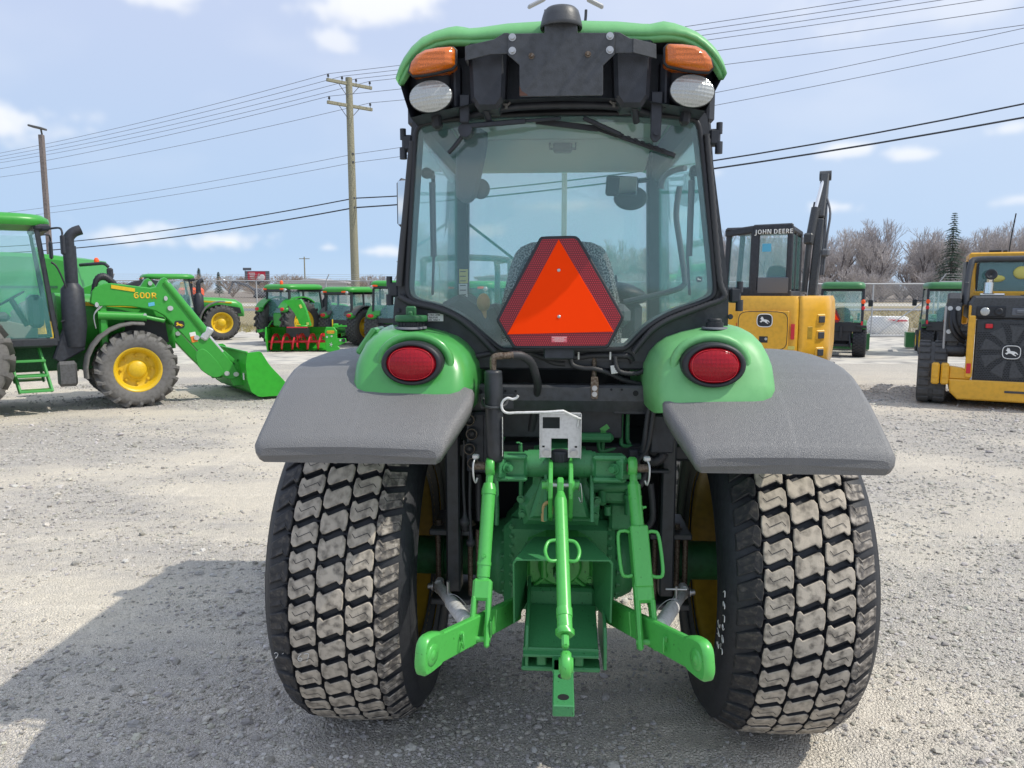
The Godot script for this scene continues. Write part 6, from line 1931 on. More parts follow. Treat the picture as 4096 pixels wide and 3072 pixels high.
	# lift arms, pivots and cylinders
	for s in [-1, 1]:
		var X := YZ; X.origin.x = s * .70
		g = G.new()
		g.prism(P2([.66, .84, .70, 1.52, .62, 1.60, .32, 1.60, .24, 1.5, .32, .80, .44, .74]), -.085, .085, .02, X)
		g.box(V(s * .70, 1.18, .68), V(.20, .56, .04), .012)
		g.bar(V(s * .70, 1.48, .3), V(s * .70, 1.2, -1.7), .14, .2, .02)
		g.cyl(V(s * .52, 1.50, .46), V(s * .64, 1.50, .46), .085, -1, 18); g.bar(V(s * .57, 1.45, .55), V(s * .56, 1.75, .50), .07, .12, .02, V(0, 0, 1))
		part("lift_arm", t, g, "frame_grey")
		g = G.new(); g.box(V(s * .80, 1.1, .655), V(.03, .62, .12), .01); part("arm_edge_plate", t, g, "galvanized")
		g = G.new()
		for p in [[-.05, 1.38], [.05, 1.38], [-.05, 1.05]]: g.cyl(V(s * .70 + p[0], p[1], .70), V(s * .70 + p[0], p[1], .715), .032, -1, 14)
		part("pin_plate", t, g, "zinc")
		g = G.new(); g.cyl(V(s * .54, .78, .60), V(s * .82, .78, .60), .095, -1, 20); g.cyl(V(s * .47, .78, .60), V(s * .54, .78, .60), .075, -1, 18); part("arm_cylinder", t, g, "frame_grey")
		g = G.new(); g.tube([V(s * .70, 1.34, .72), V(s * .69, 1.2, .77), V(s * .62, 1.05, .76), V(s * .54, .96, .68)], .035, 8); g.tube([V(s * .73, 1.34, .72), V(s * .72, 1.12, .78), V(s * .64, .98, .76), V(s * .55, .90, .68)], .03, 8); part("arm_hose", t, g, "black")
	g = G.new(); g.tube([V(-.05, 2.17, .1), V(-.03, 2.45, .1), V(.0, 2.72, .1)], .009, 5, 1); part("antenna", t, g, "black")
func pole_and_lines():
	# utility pole: two crossarms with braces and insulators
	var PZ := -34.0; var PX := -6.93
	var t = thing("utility_pole", "weathered wooden utility pole with two crossarms, left of the near tractor", "utility pole", V(PX, 0, PZ))
	var g := G.new()
	g.cyl(V(.08, 0, 0), V(-.0, 10.55, 0), .19, .14, 18)
	part("pole", t, g, "pole_wood")
	var arm := V(.80, -.28, .62)   # runs down and away to the right
	var ins := []
	for k in [[10.30, [-.96, -.34, .30, .94]], [9.40, [-.94, .94]]]:
		g = G.new()
		g.bar(V(-.80, k[0] + .02, .62), V(.86, k[0] - .02, -.62), .10, .13, .01)
		part("crossarm", t, g, "pole_wood")
		g = G.new()
		for s in [-1, 1]: g.bar(V(.83 * .45 * s, k[0] - .05, -.62 * .45 * s), V(0, k[0] - .62, .12), .03, .02, .002)
		part("brace", t, g, "under_grey")
		for u in k[1]:
			var p = V(.03 + .80 * u, k[0] + .06, -.62 * u)
			g = G.new()
			g.cyl(p, p + V(0, .10, 0), .015, -1, 8)
			g.lathe(p + V(0, .08, 0), UP, [Vector2(.03, 0), Vector2(.055, .02), Vector2(.04, .05), Vector2(.05, .07), Vector2(.035, .11), Vector2(0, .12)], 12)
			part("insulator", t, g, "frame_grey")
			ins.append(V(PX, 0, PZ) + p + V(0, .2, 0))
	for y in [7.4, 7.05, 5.55, 5.15]:
		g = G.new(); g.box(V(.12, y, .12), V(.1, .08, .06), .01)
		part("line_clamp", t, g, "under_grey")
	# spans: from far off at the left, over this pole, to the next pole behind the camera's right shoulder
	var line = func(nm, label, grp, a, p, b, sag0, sag1, r, m):
		var k := G.new()
		var pts := []
		for i in 25:
			var u = i / 24.0
			pts.append(a.lerp(p, u) - V(0, sag0 * 4 * u * (1 - u), 0))
		for i in range(1, 25):
			var u = i / 24.0
			pts.append(p.lerp(b, u) - V(0, sag1 * 4 * u * (1 - u), 0))
		k.tube(pts, r, 5, 1)
		tag(part(nm, self, k, m), label, "wire", grp)
	var names := ["highest power line crossing the sky over the outer insulator of the top crossarm", "second power line from the top, over the upper crossarm left of the pole", "third power line from the top, over the upper crossarm right of the pole", "power line over the right end of the upper crossarm", "power line over the left end of the lower crossarm", "power line over the right end of the lower crossarm, alone below the bundle"]
	for i in 6:
		var p = ins[i]
		line.call("power_line", names[i], "overhead lines on the utility pole", p + V(-42.0, -.4, -26.0), p, p + V(40.0, .6, 19.5), .55, .5, .011, "wire")
	line.call("power_line", "upper of two thin service lines halfway down the utility pole", "overhead lines on the utility pole", V(-49, 6.6, -60), V(PX + .12, 7.4, PZ), V(33, 12.0, -14), .5, .8, .010, "wire")
	line.call("power_line", "lower of two thin service lines halfway down the utility pole", "overhead lines on the utility pole", V(-49, 6.25, -60), V(PX + .12, 7.05, PZ), V(33, 11.7, -14), .5, .89, .010, "wire")
	line.call("telephone_cable", "upper of two thick black cables that dip low across the yard", "cables on the utility pole", V(-49, 4.9, -60), V(PX + .12, 5.55, PZ), V(33, 11.1, -14), .85, 1.6, .026, "cable")
	line.call("telephone_cable", "lower of two thick black cables that dip low across the yard", "cables on the utility pole", V(-49, 4.5, -60), V(PX + .12, 5.15, PZ), V(33, 9.9, -14), .85, 1.15, .030, "cable")
	# lamp posts
	t = thing("lamp_post", "brown square lamp post with one flat lamp head, above the loader tractor", "lamp post", V(-16.6, 0, -28))
	g = G.new(); g.bar(V(0, 0, 0), V(0, 7.05, 0), .15, .15, .01, V(0, 0, 1)); part("pole", t, g, "lamp_pole")
	g = G.new(); g.box(V(-.06, 7.28, .1), V(.50, .07, .36), .02, Basis(V(0, 0, 1), -.22)); g.cyl(V(.03, 7.05, 0), V(.02, 7.26, .04), .03); part("lamp_head", t, g, "under_grey")
	t = thing("lamp_post", "pale lamp post with two lamp heads, behind the near tractor's cab", "lamp post", V(1.33, 0, -20))
	g = G.new(); g.bar(V(0, 0, 0), V(0, 7.9, 0), .13, .13, .01, V(0, 0, 1)); part("pole", t, g, mat("pale_pole", lin(.36, .33, .29), .6))
	for s in [-1, 1]:
		g = G.new()
		g.tube([V(0, 7.8, 0), V(s * .25, 7.95, 0), V(s * .46, 8.15, .0), V(s * .5, 8.5, .0)], .035, 8)
		part("arm", t, g, "frame_grey")
		g = G.new(); g.box(V(s * .72, 8.66, .0), V(.46, .09, .34), .03, Basis(V(0, 0, 1), -.45 * s) * Basis(V(1, 0, 0), .25)); part("lamp_head", t, g, "galvanized")
	# billboard far off
	t = thing("billboard", "distant red and white roadside billboard on a single post", "billboard", V(-49.3, 0, -150))
	g = G.new(); g.cyl(V(.1, 0, -.2), V(.1, 3.2, -.2), .35, -1, 12); part("post", t, g, "frame_grey")
	g = G.new(); g.box(V(.1, 4.05, 0), V(4.7, 2.15, .4), .03); g.box(V(-1.9, 5.5, -.3), V(1.6, .5, .2), .03); g.box(V(-2.3, 5.3, -.3), V(.1, .7, .1)); part("panel", t, g, "cab_grey")
	g = G.new(); g.box(V(.05, 4.08, .22), V(3.4, 1.85, .04)); part("poster", t, g, "red_ad")
	g = G.new()
	for i in 4: g.box(V(-.85 + .1 * (i % 2), 4.7 - .34 * i, .25), V(1.2 - .18 * i, .14, .02))
	g.ell(V(1.1, 3.9, .24), V(.55, .6, .04), 14); g.ell(V(.55, 3.75, .24), V(.4, .35, .04), 14)
	part("poster_print", t, g, "paper")

func fence():
	var run = func(label, a: Vector3, b: Vector3, h: float, posts: int, gate: bool):
		var t = thing("chain_link_gate" if gate else "chain_link_fence", label, "gate" if gate else "fence", a)
		var d = b - a; var L = d.length(); var u = d / L
		for i in posts + 1:
			var g := G.new()
			var p = u * L * i / posts
			g.cyl(p, p + V(0, h, 0), .028 if not gate else .026, -1, 8)
			if not gate: g.cyl(p + V(0, h, 0), p + V(.16, h + .28, .1), .02, -1, 6)
			part("post", t, g, "galvanized")
		var g := G.new()
		g.cyl(V(0, h, 0), d + V(0, h, 0), .024, -1, 8)
		if gate:
			g.cyl(V(0, .06, 0), d + V(0, .06, 0), .035, -1, 8); g.cyl(V(0, h * .52, 0), d + V(0, h * .52, 0), .018, -1, 8)
		part("rail", t, g, "galvanized")
		if gate:
			g = G.new()
			g.cyl(V(0, h * .8, 0), d * .47 + V(0, .06, 0), .022, -1, 8); g.cyl(d * .53 + V(0, .06, 0), d + V(0, h * .8, 0), .022, -1, 8)
			part("diagonal_brace", t, g, "galvanized")
		else:
			g = G.new()
			for k in 3: g.cyl(V(.05 + .05 * k, h + .1 + .08 * k, .03 + .03 * k), d + V(.05 + .05 * k, h + .1 + .08 * k, .03 + .03 * k), .004, -1, 4)
			part("barbed_wire", t, g, "mesh_wire")
		g = G.new()
		g.flat()
		var s = .115
		var n = int(L / s)
		for e in [-1, 1]:
			for i in range(-int(h / s), n):
				var x0 = i * s; var x1 = x0 + h
				var y0 = .05; var y1 = h - .02
				if x0 < 0: y0 = .05 - x0; x0 = 0
				if x1 > L: y1 = h - .02 - (x1 - L); x1 = L
				if y1 <= y0: continue
				var pa = u * (x0 if e > 0 else L - x0) + V(0, y0, 0); var pb = u * (x1 if e > 0 else L - x1) + V(0, y1, 0)
				g.cyl(pa, pb, .0052, -1, 3, false)
		tag(part("wire_mesh", t, g, "mesh_wire"), "", "", "", "stuff")
	run.call("galvanized chain link gate with diagonal braces between the compact tractors", V(10.3, 0, -26.6), V(14.45, 0, -26.5), 1.83, 2, true)
	run.call("long chain link fence with barbed wire behind the parked green tractors", V(-22, 0, -31), V(-2.2, 0, -33.5), 2.0, 7, false)
	run.call("chain link fence behind the yellow excavator, left of the gate", V(3.0, 0, -27.5), V(10.2, 0, -26.7), 1.9, 3, false)
	run.call("chain link fence at the right edge, right of the gate", V(14.6, 0, -26.5), V(24, 0, -25.5), 1.9, 4, false)

func bare_tree_mesh(sd: int, h: float, spread: float, fine: float, low := .16):
	# trunk and limbs in one mesh, twigs in the other; origin at the foot
	rng.seed = sd
	var trunk := G.new(); var twigs := G.new()
	trunk.smooth(); twigs.smooth()
	var seg = func(g, a, b, r0, r1, n):
		var f = G.frame(b - a)
		g.strip(g.ring(a, f, r0, n), g.ring(b, f, r1, n))
	var stack := [[Vector3.ZERO, Vector3(rng.randf_range(-.06, .06), 1, rng.randf_range(-.06, .06)).normalized(), h * low * 1.3, h * .020, 0]]
	var count := 0
	while stack.size() and count < 4200:
		var s = stack.pop_front()
		count += 1
		var a = s[0]; var dir = s[1]; var L = s[2]; var r = s[3]; var lev = s[4]
		var parts = 3 if lev < 4 else 2
		for k in parts:
			# limbs curve upwards towards the light
			var nd = (dir + Vector3(rng.randf_range(-1, 1), rng.randf_range(-.3, .9), rng.randf_range(-1, 1)) * (.09 + .03 * lev)).normalized()
			var b = a + nd * L / parts
			var r1 = r * (1.0 - .25 / parts * (k + 1))
			if lev < 3: seg.call(trunk, a, b, r, r1, 6 if lev < 2 else 4)
			else: seg.call(twigs, a, b, maxf(r, h * .0011), maxf(r1, h * .0009), 3)
			a = b; dir = nd
			if lev > 0 and lev < 7 and rng.randf() < .8:
				var az = rng.randf() * TAU
				var side = Vector3(cos(az), rng.randf_range(-.1, .8), sin(az)).normalized()
				stack.append([a, dir.lerp(side, spread).normalized(), L * rng.randf_range(.40, .62), r1 * .5, lev + 1 + (1 if lev < 3 else 0)])
		if lev < 7:
			var n = (3 + sd % 2) if lev == 0 else 2 + (1 if rng.randf() < fine else 0)
			for k in n:
				var az = TAU * k / n + rng.randf_range(-.7, .7)
				var side = Vector3(cos(az), .15, sin(az)).normalized()
				stack.append([a, dir.lerp(side, spread * rng.randf_range(.3, .85)).normalized(), (h * .21 if lev == 0 else L * rng.randf_range(.68, .86)), r * .66, lev + 1])
	return [trunk.mesh(), twigs.mesh()]

func trees():
	var kinds := []
	for k in 5: kinds.append(bare_tree_mesh(900 + k * 7, 10.0, [.50, .44, .54, .47, .42][k], .4, [.16, .10, .2, .13, .24][k]))
	var place = func(k, x, z, h, label, grp, bark := "bark", tw := "twig"):
		var t = thing("bare_tree", label, "tree", V(x, 0, z), fposmod(x * 77.7 + z * 13.1, 360.0), grp)
		t.scale = Vector3.ONE * h / 10.0
		part("trunk", t, kinds[k][0], bark)
		part("crown", t, kinds[k][1], tw)
	rng.seed = 5150
	var nth := ["first", "second", "third", "fourth", "fifth", "sixth", "seventh", "eighth", "ninth", "tenth"]
	var ten := ["", "eleventh", "twelfth", "thirteenth", "fourteenth", "fifteenth", "sixteenth", "seventeenth", "eighteenth", "nineteenth", "twentieth"]
	var tens := ["", "", "twenty", "thirty", "forty"]
	var word := func(i: int) -> String:   # 0 -> leftmost
		if i < 10: return nth[i]
		if i < 20: return ten[i - 9]
		return (tens[(i + 1) / 10] + "-" + nth[(i + 1) % 10 - 1]) if (i + 1) % 10 else ["thirtieth", "fortieth"][(i + 1) / 10 - 3]
	var row := "leafless trees of the wood beyond the field"
	# the wood at the right: front row and two denser rows behind
	for i in 17:
		place.call(i % 5, 20 + i * 3.4 + rng.randf_range(-.8, .8), -104 + rng.randf_range(-4, 4), rng.randf_range(8.6, 10.6) * (.82 if i < 6 else 1.0), word.call(i) + " leafless tree from the left, front row of the wood past the field", row)
	for i in 18:
		place.call((i + 2) % 5, 8 + i * 4.1 + rng.randf_range(-1, 1), -118 + rng.randf_range(-5, 5), rng.randf_range(9.5, 11.8) * (.85 if i < 8 else 1.0), word.call(i) + " leafless tree from the left, middle row of the wood", row)
	for i in 26:
		place.call((i + 3) % 5, 6 + i * 3.5 + rng.randf_range(-1, 1), -134 + rng.randf_range(-5, 5), rng.randf_range(10, 12.5) * (.85 if i < 8 else 1.0), word.call(i) + " leafless tree from the left, hindmost row of the wood", row)
	place.call(1, 9.7, -52, 5.6, "slender leafless tree seen through the cab, left of the right pillar", "")
	place.call(4, 12.9, -55, 5.0, "small leafless tree seen through the cab beside the taller one", "")
	# undergrowth at the foot of the wood
	var under = bare_tree_mesh(77, 4.0, .6, .6, .05)
	for i in 44:
		var t = thing("bare_shrub", word.call(i) + " leafless shrub from the left along the foot of the wood", "shrub", V(6 + i * 1.75 + rng.randf_range(-.6, .6), -.4, -98 + rng.randf_range(-3, 3)), rng.randf() * 360, "shrubs at the edge of the wood")
		t.scale = V(1.5, rng.randf_range(1.0, 1.7), 1.5)
		part("stems", t, under[0], "twig"); part("twigs", t, under[1], "twig")
	for i in 40:
		var t = thing("bare_shrub", word.call(i) + " tall bare thicket shrub from the left, inside the wood", "shrub", V(3 + i * 2.5 + rng.randf_range(-.8, .8), -.5, -122 + rng.randf_range(-6, 6)), rng.randf() * 360, "thicket inside the wood")
		t.scale = V(2.3, rng.randf_range(2.0, 2.7), 2.3)
		part("stems", t, under[0], "bark"); part("twigs", t, under[1], "twig")
	# far scrub at the left beyond the fence
	for i in 46:
		var t = thing("bare_shrub", word.call(i) + " brown shrub from the left, far off past the fence", "shrub", V(-95 + i * 2.4 + rng.randf_range(-1, 1), -.3, -150 + rng.randf_range(-12, 12)), rng.randf() * 360, "far brown scrub")
		t.scale = V(2.2, rng.randf_range(.9, 1.7), 2.2)
		part("stems", t, under[0], "brush_twig"); part("twigs", t, under[1], "brush_twig")
	# conifers
	var conifer = func(label, at, h, wide, sd):
		rng.seed = sd
		var t = thing("spruce_tree", label, "tree", at)
		var g := G.new(); g.cyl(V(0, 0, 0), V(0, h * .98, 0), h * .016, .01, 8); part("trunk", t, g, "bark")
		g = G.new(); g.flat()
		var y = h * .16
		while y < h * .99:
			var f = 1.0 - y / h
			var R = wide * pow(f, .8) * rng.randf_range(.5, 1.2) + .04
			var n = 5 + int(f * 6)
			for i in n:
				var a = TAU * i / n + rng.randf() * 1.3
				var dr = V(cos(a), 0, sin(a)); var sd2 = V(-sin(a), 0, cos(a))
				var L = R * rng.randf_range(.7, 1.1)
				var m = 6
				for k in m:
					var u = (k + .4) / m
					var c = V(0, y, 0) + dr * L * u + V(0, L * (.10 - .32 * u * u), 0)
					for e in 5:
						var w = .16 + .26 * L * (1 - u * .6)
						var q = V(rng.randf_range(-1, 1), rng.randf_range(-.9, .2), rng.randf_range(-1, 1)) * w * .6
						var tip = c + q + dr * w * .5 + sd2 * rng.randf_range(-.5, .5) * w
						g.t(c + V(0, .02, 0), c + sd2 * .06 + V(0, -.02, 0), tip)
						g.t(c + V(0, .02, 0), tip, c - sd2 * .035 + V(0, -.02, 0))
			y += h * .017 * (1.2 + f)
		part("crown", t, g, "needle")
	conifer.call("tall dark spruce standing above the leafless wood at the right", V(54.2, 0, -96), 11.1, 3.0, 61)
	conifer.call("small dark spruce far off beyond the left fence, left of the billboard", V(-66.5, 0, -165), 6.2, 1.6, 62)
	conifer.call("second small dark spruce far off beyond the left fence", V(-63.5, 0, -168), 5.4, 1.5, 63)

func far_field():
	var field := mat("dry_grass_ground", lin(.40, .345, .22), .95)
	tri(field, ntex(.03, 201, [[0.0, Color(.62, .60, .52)], [.5, Color(.86, .84, .76)], [1.0, Color(1, 1, .95)]], 512, 5), .22, null, .1, true)
	var g := G.new()
	g.q(V(-200, .012, -95), V(220, .012, -95), V(220, .012, -27.6), V(-200, .012, -38))
	tag(part("dry_field", self, g, "dry_grass_ground"), "", "", "", "structure")
	mat("far_road", lin(.16, .16, .165), .9)
	g = G.new(); g.q(V(-200, .018, -66), V(220, .018, -66), V(220, .018, -58), V(-200, .018, -58))
	tag(part("road", self, g, "far_road"), "", "", "", "structure")
	mat("pale_verge", lin(.46, .43, .37), .95)
	g = G.new(); g.q(V(-200, .018, -90), V(220, .018, -90), V(220, .018, -74), V(-200, .018, -74))
	tag(part("gravel_verge", self, g, "pale_verge"), "", "", "", "structure")
	mat("forest_floor_soil", lin(.20, .165, .13), .95)
	g = G.new(); g.q(V(-400, .03, -400), V(400, .03, -400), V(400, .03, -95), V(-400, .03, -95))
	tag(part("forest_floor", self, g, "forest_floor_soil"), "", "", "", "structure")
	# dry tufts along the left fence and thatch of the field
	rng.seed = 88
	var s := G.new()
	for i in 7:
		var a = rng.randf() * TAU; var b = V(cos(a), 0, sin(a)) * .06
		var o = V(rng.randf_range(-.08, .08), 0, rng.randf_range(-.08, .08))
		s.t(o + b.cross(UP) * .12, o - b.cross(UP) * .12, o + b + V(0, rng.randf_range(.12, .26), 0))
	var m = s.mesh()
	var mm := MultiMesh.new(); mm.transform_format = MultiMesh.TRANSFORM_3D; mm.use_colors = true; mm.mesh = m
	mm.instance_count = 16000
	for i in 16000:
		var x; var z
		if i < 3500: x = rng.randf_range(-24, -3); z = -29.2 - rng.randf() * 6
		else: z = -28 - pow(rng.randf(), 1.6) * 30; x = rng.randf_range(5, 40) * (1.0 + (-z - 28) / 60.0)
		mm.set_instance_transform(i, Transform3D(Basis(UP, rng.randf() * TAU).scaled(Vector3.ONE * rng.randf_range(.4, 1.0)), V(x, 0.01, z)))
		var k = rng.randf_range(.7, 1.1)
		mm.set_instance_color(i, Color(k, k * (1.05 if i < 1500 else .95), k * .7))
	var mi := MultiMeshInstance3D.new(); mi.name = "dry_grass"; mi.multimesh = mm
	mi.material_override = mat("dry_blade", lin(.34, .29, .16), .9, 0, {"vertex_color_use_as_albedo": true})
	add_child(mi, true)
	tag(mi, "dry yellow grass in the field beyond the chain link fence", "grass", "", "stuff")

func shed(label, at, turn, sx, sy, sz, roof):
	var t = thing("shed", label, "building", at, turn)
	var g := G.new(); g.box(V(0, sy * .5, 0), V(sx, sy, sz), .02); part("wall", t, g, "shed_wall")
	g = G.new(); g.prism(P2([-sx * .53, sy, sx * .53, sy, sx * .53, sy + .12, 0, sy + roof, -sx * .53, sy + .12]), -sz * .52, sz * .52, .02); part("roof", t, g, "shed_roof")
	for i in 3:
		g = G.new(); g.box(V(-sx * .3 + i * sx * .3, sy * .5, sz * .5 + .01), V(sx * .14, sy * .3, .05), .01); part("window", t, g, "black")

func yard():
	loader_tractor()
	combine()
	tractor("green tractor with wide yellow rims seen side on behind the loader arm", V(-11.6, 0, -24.6), -60, {"R": .86, "r": .58, "W": .46, "tr": .70, "wb": 2.1, "rim": .56, "hood": [.38, .75, 1.40, -2.85, -1.45], "cab": [0.0, -1.3, .62, .85, 1.2, 1.96], "exhaust": true, "front_fender": true, "steps": true, "dark_fender": true, "roof_over": .1})
	tractor("green tractor with an amber beacon standing behind the red snow blower auger", V(-6.75, 0, -23.2), -34, {"R": .68, "r": .48, "W": .36, "tr": .58, "wb": 1.9, "hood": [.30, .6, 1.25, -2.5, -1.05], "cab": [.35, -.95, .52, .66, .86, 1.63], "beacon": true, "exhaust": true, "roof_over": .1})
	tractor("green turf-tyred tractor with grey fender, right of the snow blower", V(-4.85, 0, -22.9), -30, {"R": .55, "r": .36, "W": .40, "tr": .52, "wb": 1.7, "rim": .55, "style": "turf", "hood": [.28, .55, 1.08, -2.2, -1.0], "cab": [.42, -.85, .50, .62, .78, 1.55], "roof_over": .12, "flare": .5, "fender_paint": "under_grey"})
	tractor("green tractor half hidden behind the near tractor's left cab pillar", V(-3.35, 0, -22.0), -12, {"R": .56, "r": .36, "W": .40, "tr": .52, "wb": 1.7, "rim": .55, "style": "turf", "hood": [.28, .55, 1.08, -2.2, -1.0], "cab": [.42, -.85, .48, .66, .86, 1.72], "roof_over": .1})
	tractor("green tractor seen dimly through the near tractor's cab glass", V(-.75, 0, -17.5), -28, {"R": .58, "r": .4, "W": .38, "tr": .55, "wb": 1.8, "hood": [.28, .55, 1.1, -2.2, -1.0], "cab": [.4, -.85, .52, .66, .9, 1.66], "roof_over": .12})
	snow_blower()
	yellow_machine()
	excavator()
	compact("green compact cab tractor beside the excavator's right flank", V(8.12, 0, -19.0), -24)
	var c2 = compact("green compact cab tractor half hidden by the track loader", V(10.85, 0, -19.3), -22)
	var e = c2.get_node("slow_vehicle_emblem"); e.position = V(.08, .98, .42); e.rotation.y = 0
	track_loader()
	bundle()
	pole_and_lines()
	fence()
	far_field()
	trees()
	shed("long grey shed far off behind the turf-tyred tractor", V(-23.6, 0, -95), 0, 8, 2.3, 6, .6)
	shed("low grey farm building seen through the near tractor's cab", V(2, 0, -70), 0, 10, 2.6, 5, .5)
	for k in [[-32, -120, 6.6], [-15.5, -110, 5.8], [-11, -118, 5.6]]:
		var t = thing("far_utility_pole", ["tall thin distant utility pole right of the billboard", "distant utility pole behind the turf-tyred tractor's roof", "distant utility pole next to the wooden pole's foot"][[-32, -15.5, -11].find(k[0])], "utility pole", V(k[0], 0, k[1]))
		var g := G.new(); g.cyl(V(0, 0, 0), V(0, k[2], 0), .12, .09, 8); part("pole", t, g, "pole_wood")
		g = G.new(); g.box(V(0, k[2] - .3, 0), V(1.6, .1, .1)); part("crossarm", t, g, "pole_wood")
	far_excavators()

func yellow_machine():
	var t = thing("yellow_dozer", "yellow crawler with a black tubular canopy seen through the near cab", "bulldozer", V(-.62, 0, -10.2), 8)
	var g := G.new()
	g.box(V(0, .95, .55), V(1.3, .75, .5), .06); g.box(V(0, .9, -.6), V(1.0, .7, 1.6), .06); part("body", t, g, "yellow")
	for k in [[.25, .96, .34, .16]]:
		g = G.new(); g.box(V(k[0], k[1], .805), V(k[2], k[3], .02), .01); part("rear_grille", t, g, "cab_grey")
	g = G.new(); g.box(V(-.15, 1.0, .803), V(.015, .7, .01)); part("panel_gap", t, g, "black")
	for s in [-1, 1]:
		g = G.new(); g.prism(chaikin(P2([-1.2, .02, 1.0, .02, 1.15, .3, 1.0, .6, -1.2, .6, -1.35, .3]), 2), -.2, .2, .02, Transform3D(Basis(V(0, 0, 1), V(0, 1, 0), V(-1, 0, 0)), V(s * .75, 0, 0))); part("track", t, g, "rubber_far")
		g = G.new()
		g.tube([V(s * .55, 1.2, .45), V(s * .55, 1.9, .40), V(s * .50, 2.02, .34), V(0, 2.05, .34)], .04, 8)
		g.tube([V(s * .5, 2.02, .34), V(s * .5, 2.02, -.6), V(s * .52, 1.9, -.72), V(s * .52, 1.1, -.8)], .04, 8)
		part("canopy_post", t, g, "frame_grey")
	g = G.new(); g.box(V(0, 1.4, .1), V(.5, .5, .15), .05); part("seat", t, g, "black")

func bundle():
	var t = thing("wrapped_bundle", "white plastic-wrapped bundle with a red streak, behind the gate", "bundle", V(13.72, 0, -28.2), 0)
	var g := G.new()
	var rings := []
	var n := FastNoiseLite.new(); n.seed = 6; n.frequency = 2.2
	for k in [[.02, .90, .4], [.10, 1.0, .5], [.35, 1.04, .52], [.52, 1.0, .5], [.60, .97, .46], [.66, .92, .40]]:
		var r := []
		for v in oval(0, 0, .64 * k[1], .5 * k[1], 28, .6):
			var q = n.get_noise_3d(v.x * 1.5, k[0] * 2.5, v.y * 1.5) * .07
			r.append(V(v.x * (1 + q) + (.06 * k[0]), k[0] + q * .4, v.y * (1 + q)))
		rings.append(r)
	g.loft(rings); part("wrap", t, g, "white_paint")
	g = G.new(); g.prism(P2([-.25, .57, .45, .55, .5, .50, .1, .49, -.1, .54]), .50, .54, .01); part("red_streak", t, g, "red_ad")
	g = G.new(); g.box(V(.05, .03, 0), V(1.0, .06, .8), .02); part("pallet", t, g, "cab_grey")

func far_excavators():
	# dark excavator arms and orange machines among the far scrub
	var t = thing("far_excavator", "dark excavator with a folded arm, below the billboard", "excavator", V(-49, 0, -142), 0)
	var g := G.new(); g.box(V(3.4, 1.1, 0), V(2.6, 1.4, 2.2), .2); part("house", t, g, "cab_grey")
	g = G.new(); g.bar(V(2.4, 1.2, 0), V(.6, 2.3, 0), .3, .45, .05); g.bar(V(.6, 2.3, 0), V(-2.0, 3.1, 0), .3, .45, .05); g.bar(V(-2.0, 3.1, 0), V(-2.9, .8, 0), .25, .35, .05); part("boom", t, g, "cab_grey")
	g = G.new(); g.box(V(3.4, .3, 0), V(3, .6, 2.4), .2); part("tracks", t, g, "black")
	t = thing("far_loader", "orange machine far off behind the side-on green tractor", "loader", V(-43.5, 0, -105), 0)
	g = G.new(); g.box(V(0, 1.2, 0), V(3.0, 1.3, 2), .3); part("body", t, g, "orange")
	g = G.new(); g.box(V(-.6, 2.1, 0), V(1.2, 1.0, 1.4), .1); part("cab", t, g, "amber_paint")
	g = G.new()
	for x in [-1, 1]: g.cyl(V(x, .5, .8), V(x, .5, 1.2), .5, -1, 16)
	part("wheels", t, g, "black")
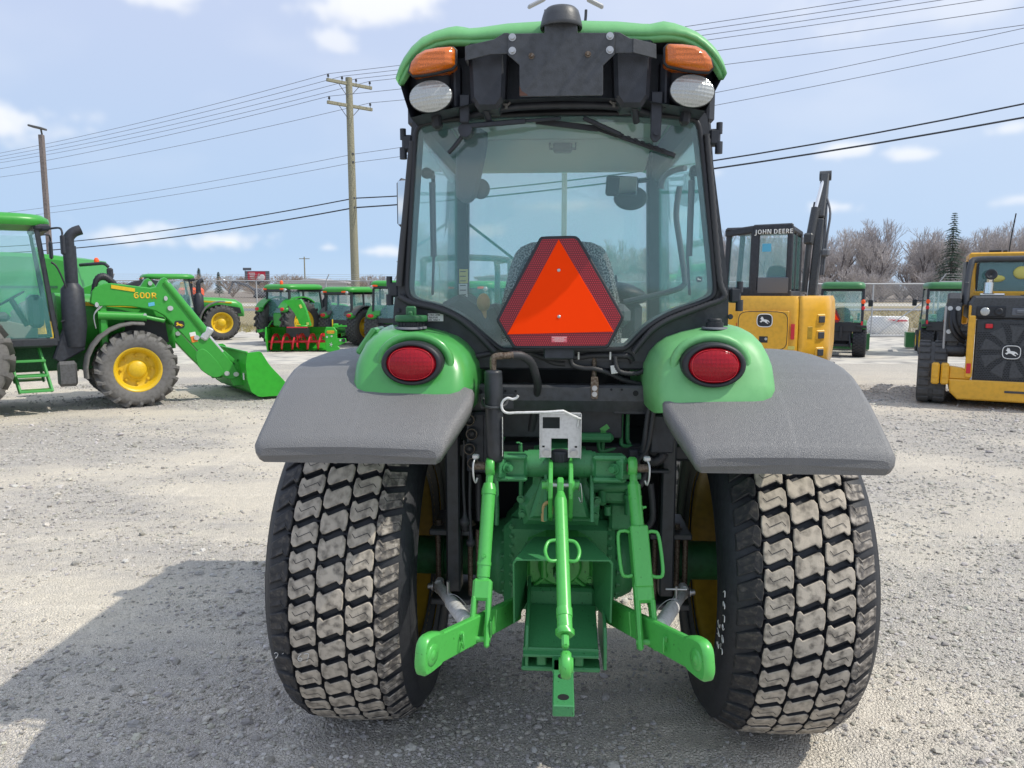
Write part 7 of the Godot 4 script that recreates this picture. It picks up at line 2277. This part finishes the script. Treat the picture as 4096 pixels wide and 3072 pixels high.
func sky_picture() -> ImageTexture:
	# clear spring air that brightens towards the sun, with a few fair-weather clouds
	var W := 1536; var H := 768
	var n := FastNoiseLite.new(); n.seed = 4; n.frequency = 0.9; n.fractal_octaves = 6; n.fractal_gain = 0.55
	var n2 := FastNoiseLite.new(); n2.seed = 11; n2.frequency = 0.35; n2.fractal_octaves = 4
	var sun := Vector3(.6, .785, .115).normalized()
	var puffs := []   # azimuth (degrees right of straight ahead), elevation, half width, half height, strength
	for p in SKY_PUFFS: puffs.append(p)
	rng.seed = 77
	for i in 60:
		var az = rng.randf_range(32, 328)
		var el = rng.randf_range(2, 12) if i % 3 else rng.randf_range(15, 60)
		puffs.append([az, el, rng.randf_range(2, 7) * (1 + el * .02), rng.randf_range(.5, 1.2) * (1 + el * .05), rng.randf_range(.6, 1.1)])
	var by_row := []
	var data := PackedFloat32Array(); data.resize(W * H * 3)
	for y in H:
		var el = 90.0 - (y + .5) * 180.0 / H
		var near := []
		for p in puffs:
			if absf(el - p[1]) < p[3] * 2.2: near.append(p)
		var e = deg_to_rad(el)
		var ce = cos(e); var se = sin(e)
		for x in W:
			var az = (x + .5) * 360.0 / W
			var i = (y * W + x) * 3
			if el < -1.0:
				data[i] = .40; data[i + 1] = .38; data[i + 2] = .34
				continue
			var a = deg_to_rad(az)
			var d := Vector3(sin(a) * ce, se, -cos(a) * ce)
			var s = clampf(d.dot(sun), -1, 1)
			var glow = pow(.5 + .5 * s, 3.0)
			var h = clampf(el / 32.0, 0, 1)
			# blue low down at the left, milkier higher up and towards the sun
			var c := Vector3(.42, .58, .79).lerp(Vector3(.505, .585, .785), smoothstep(0.0, .7, h))
			c = c.lerp(Vector3(.72, .80, .93), clampf(glow * 1.25 - .12, 0, 1) * .9)
			if el < 3: c = c.lerp(Vector3(.55, .68, .82), (3 - el) / 3 * .5)
			var veil = smoothstep(-.1, .6, n2.get_noise_3d(d.x * 4 / (d.y + .25), d.z * 4 / (d.y + .25), 7)) * .22 * smoothstep(4, 14, el)
			var cl := 0.0
			var base := 0.0
			for p in near:
				var da = absf(wrapf(az - p[0], -180, 180)) / p[2]
				if da > 2.2: continue
				var de = (el - p[1]) / p[3]
				if de < 0: de *= 1.5
				var f = 1.0 - sqrt(da * da + de * de)
				if f < -1.2: continue
				# ragged, flat-based heaps with wisps
				var q = Vector3(d.x, d.y * 2.2, d.z) * (7.0 / (.6 + p[3]))
				var nn = n.get_noise_3dv(q * 1.3) * 1.1 + n.get_noise_3dv(q * 4.0) * .55 + n.get_noise_3dv(d * 60.0) * .25
				var v = smoothstep(-.12, .62, f * .95 + nn * .95) * p[4]
				if v > cl:
					cl = v
					base = clampf(.5 - de * .5, 0, 1) * .35
			c = c.lerp(Vector3(.78, .82, .90), clampf(veil, 0, 1))
			c = c.lerp(Vector3(.92, .93, .95).lerp(Vector3(.66, .70, .78), base), clampf(cl, 0, 1) * .9)
			data[i] = c.x * .92; data[i + 1] = c.y * .92; data[i + 2] = c.z * .92
	return ImageTexture.create_from_image(Image.create_from_data(W, H, false, Image.FORMAT_RGBF, data.to_byte_array()))

func _ready():
	rng.seed = 20240417
	var cam := Camera3D.new()
	cam.name = "camera"
	cam.fov = 53.05; cam.near = 0.05; cam.far = 3000.0
	cam.position = V(0, 1.65, 0)
	cam.rotation.x = deg_to_rad(-7.03)
	add_child(cam)
	cam.current = true
	var env := Environment.new()
	env.background_mode = Environment.BG_SKY
	env.sky = Sky.new()
	var sm := PanoramaSkyMaterial.new()
	sm.panorama = sky_picture()
	env.sky.sky_material = sm
	env.tonemap_mode = Environment.TONE_MAPPER_LINEAR
	env.tonemap_exposure = 1.25
	env.sdfgi_enabled = true; env.ssao_enabled = true; env.ssil_enabled = true
	var we := WorldEnvironment.new()
	we.name = "world_environment"
	we.environment = env
	add_child(we)
	var sun := DirectionalLight3D.new()
	sun.name = "sun"
	sun.light_energy = 0.88
	sun.light_color = Color(1.0, .975, .925)
	sun.light_angular_distance = 0.53
	sun.shadow_enabled = true
	add_child(sun)
	sun.look_at_from_position(V(.6, .785, .115) * 50.0, Vector3.ZERO)
	materials()
	ground()
	main_tractor()
	yard()
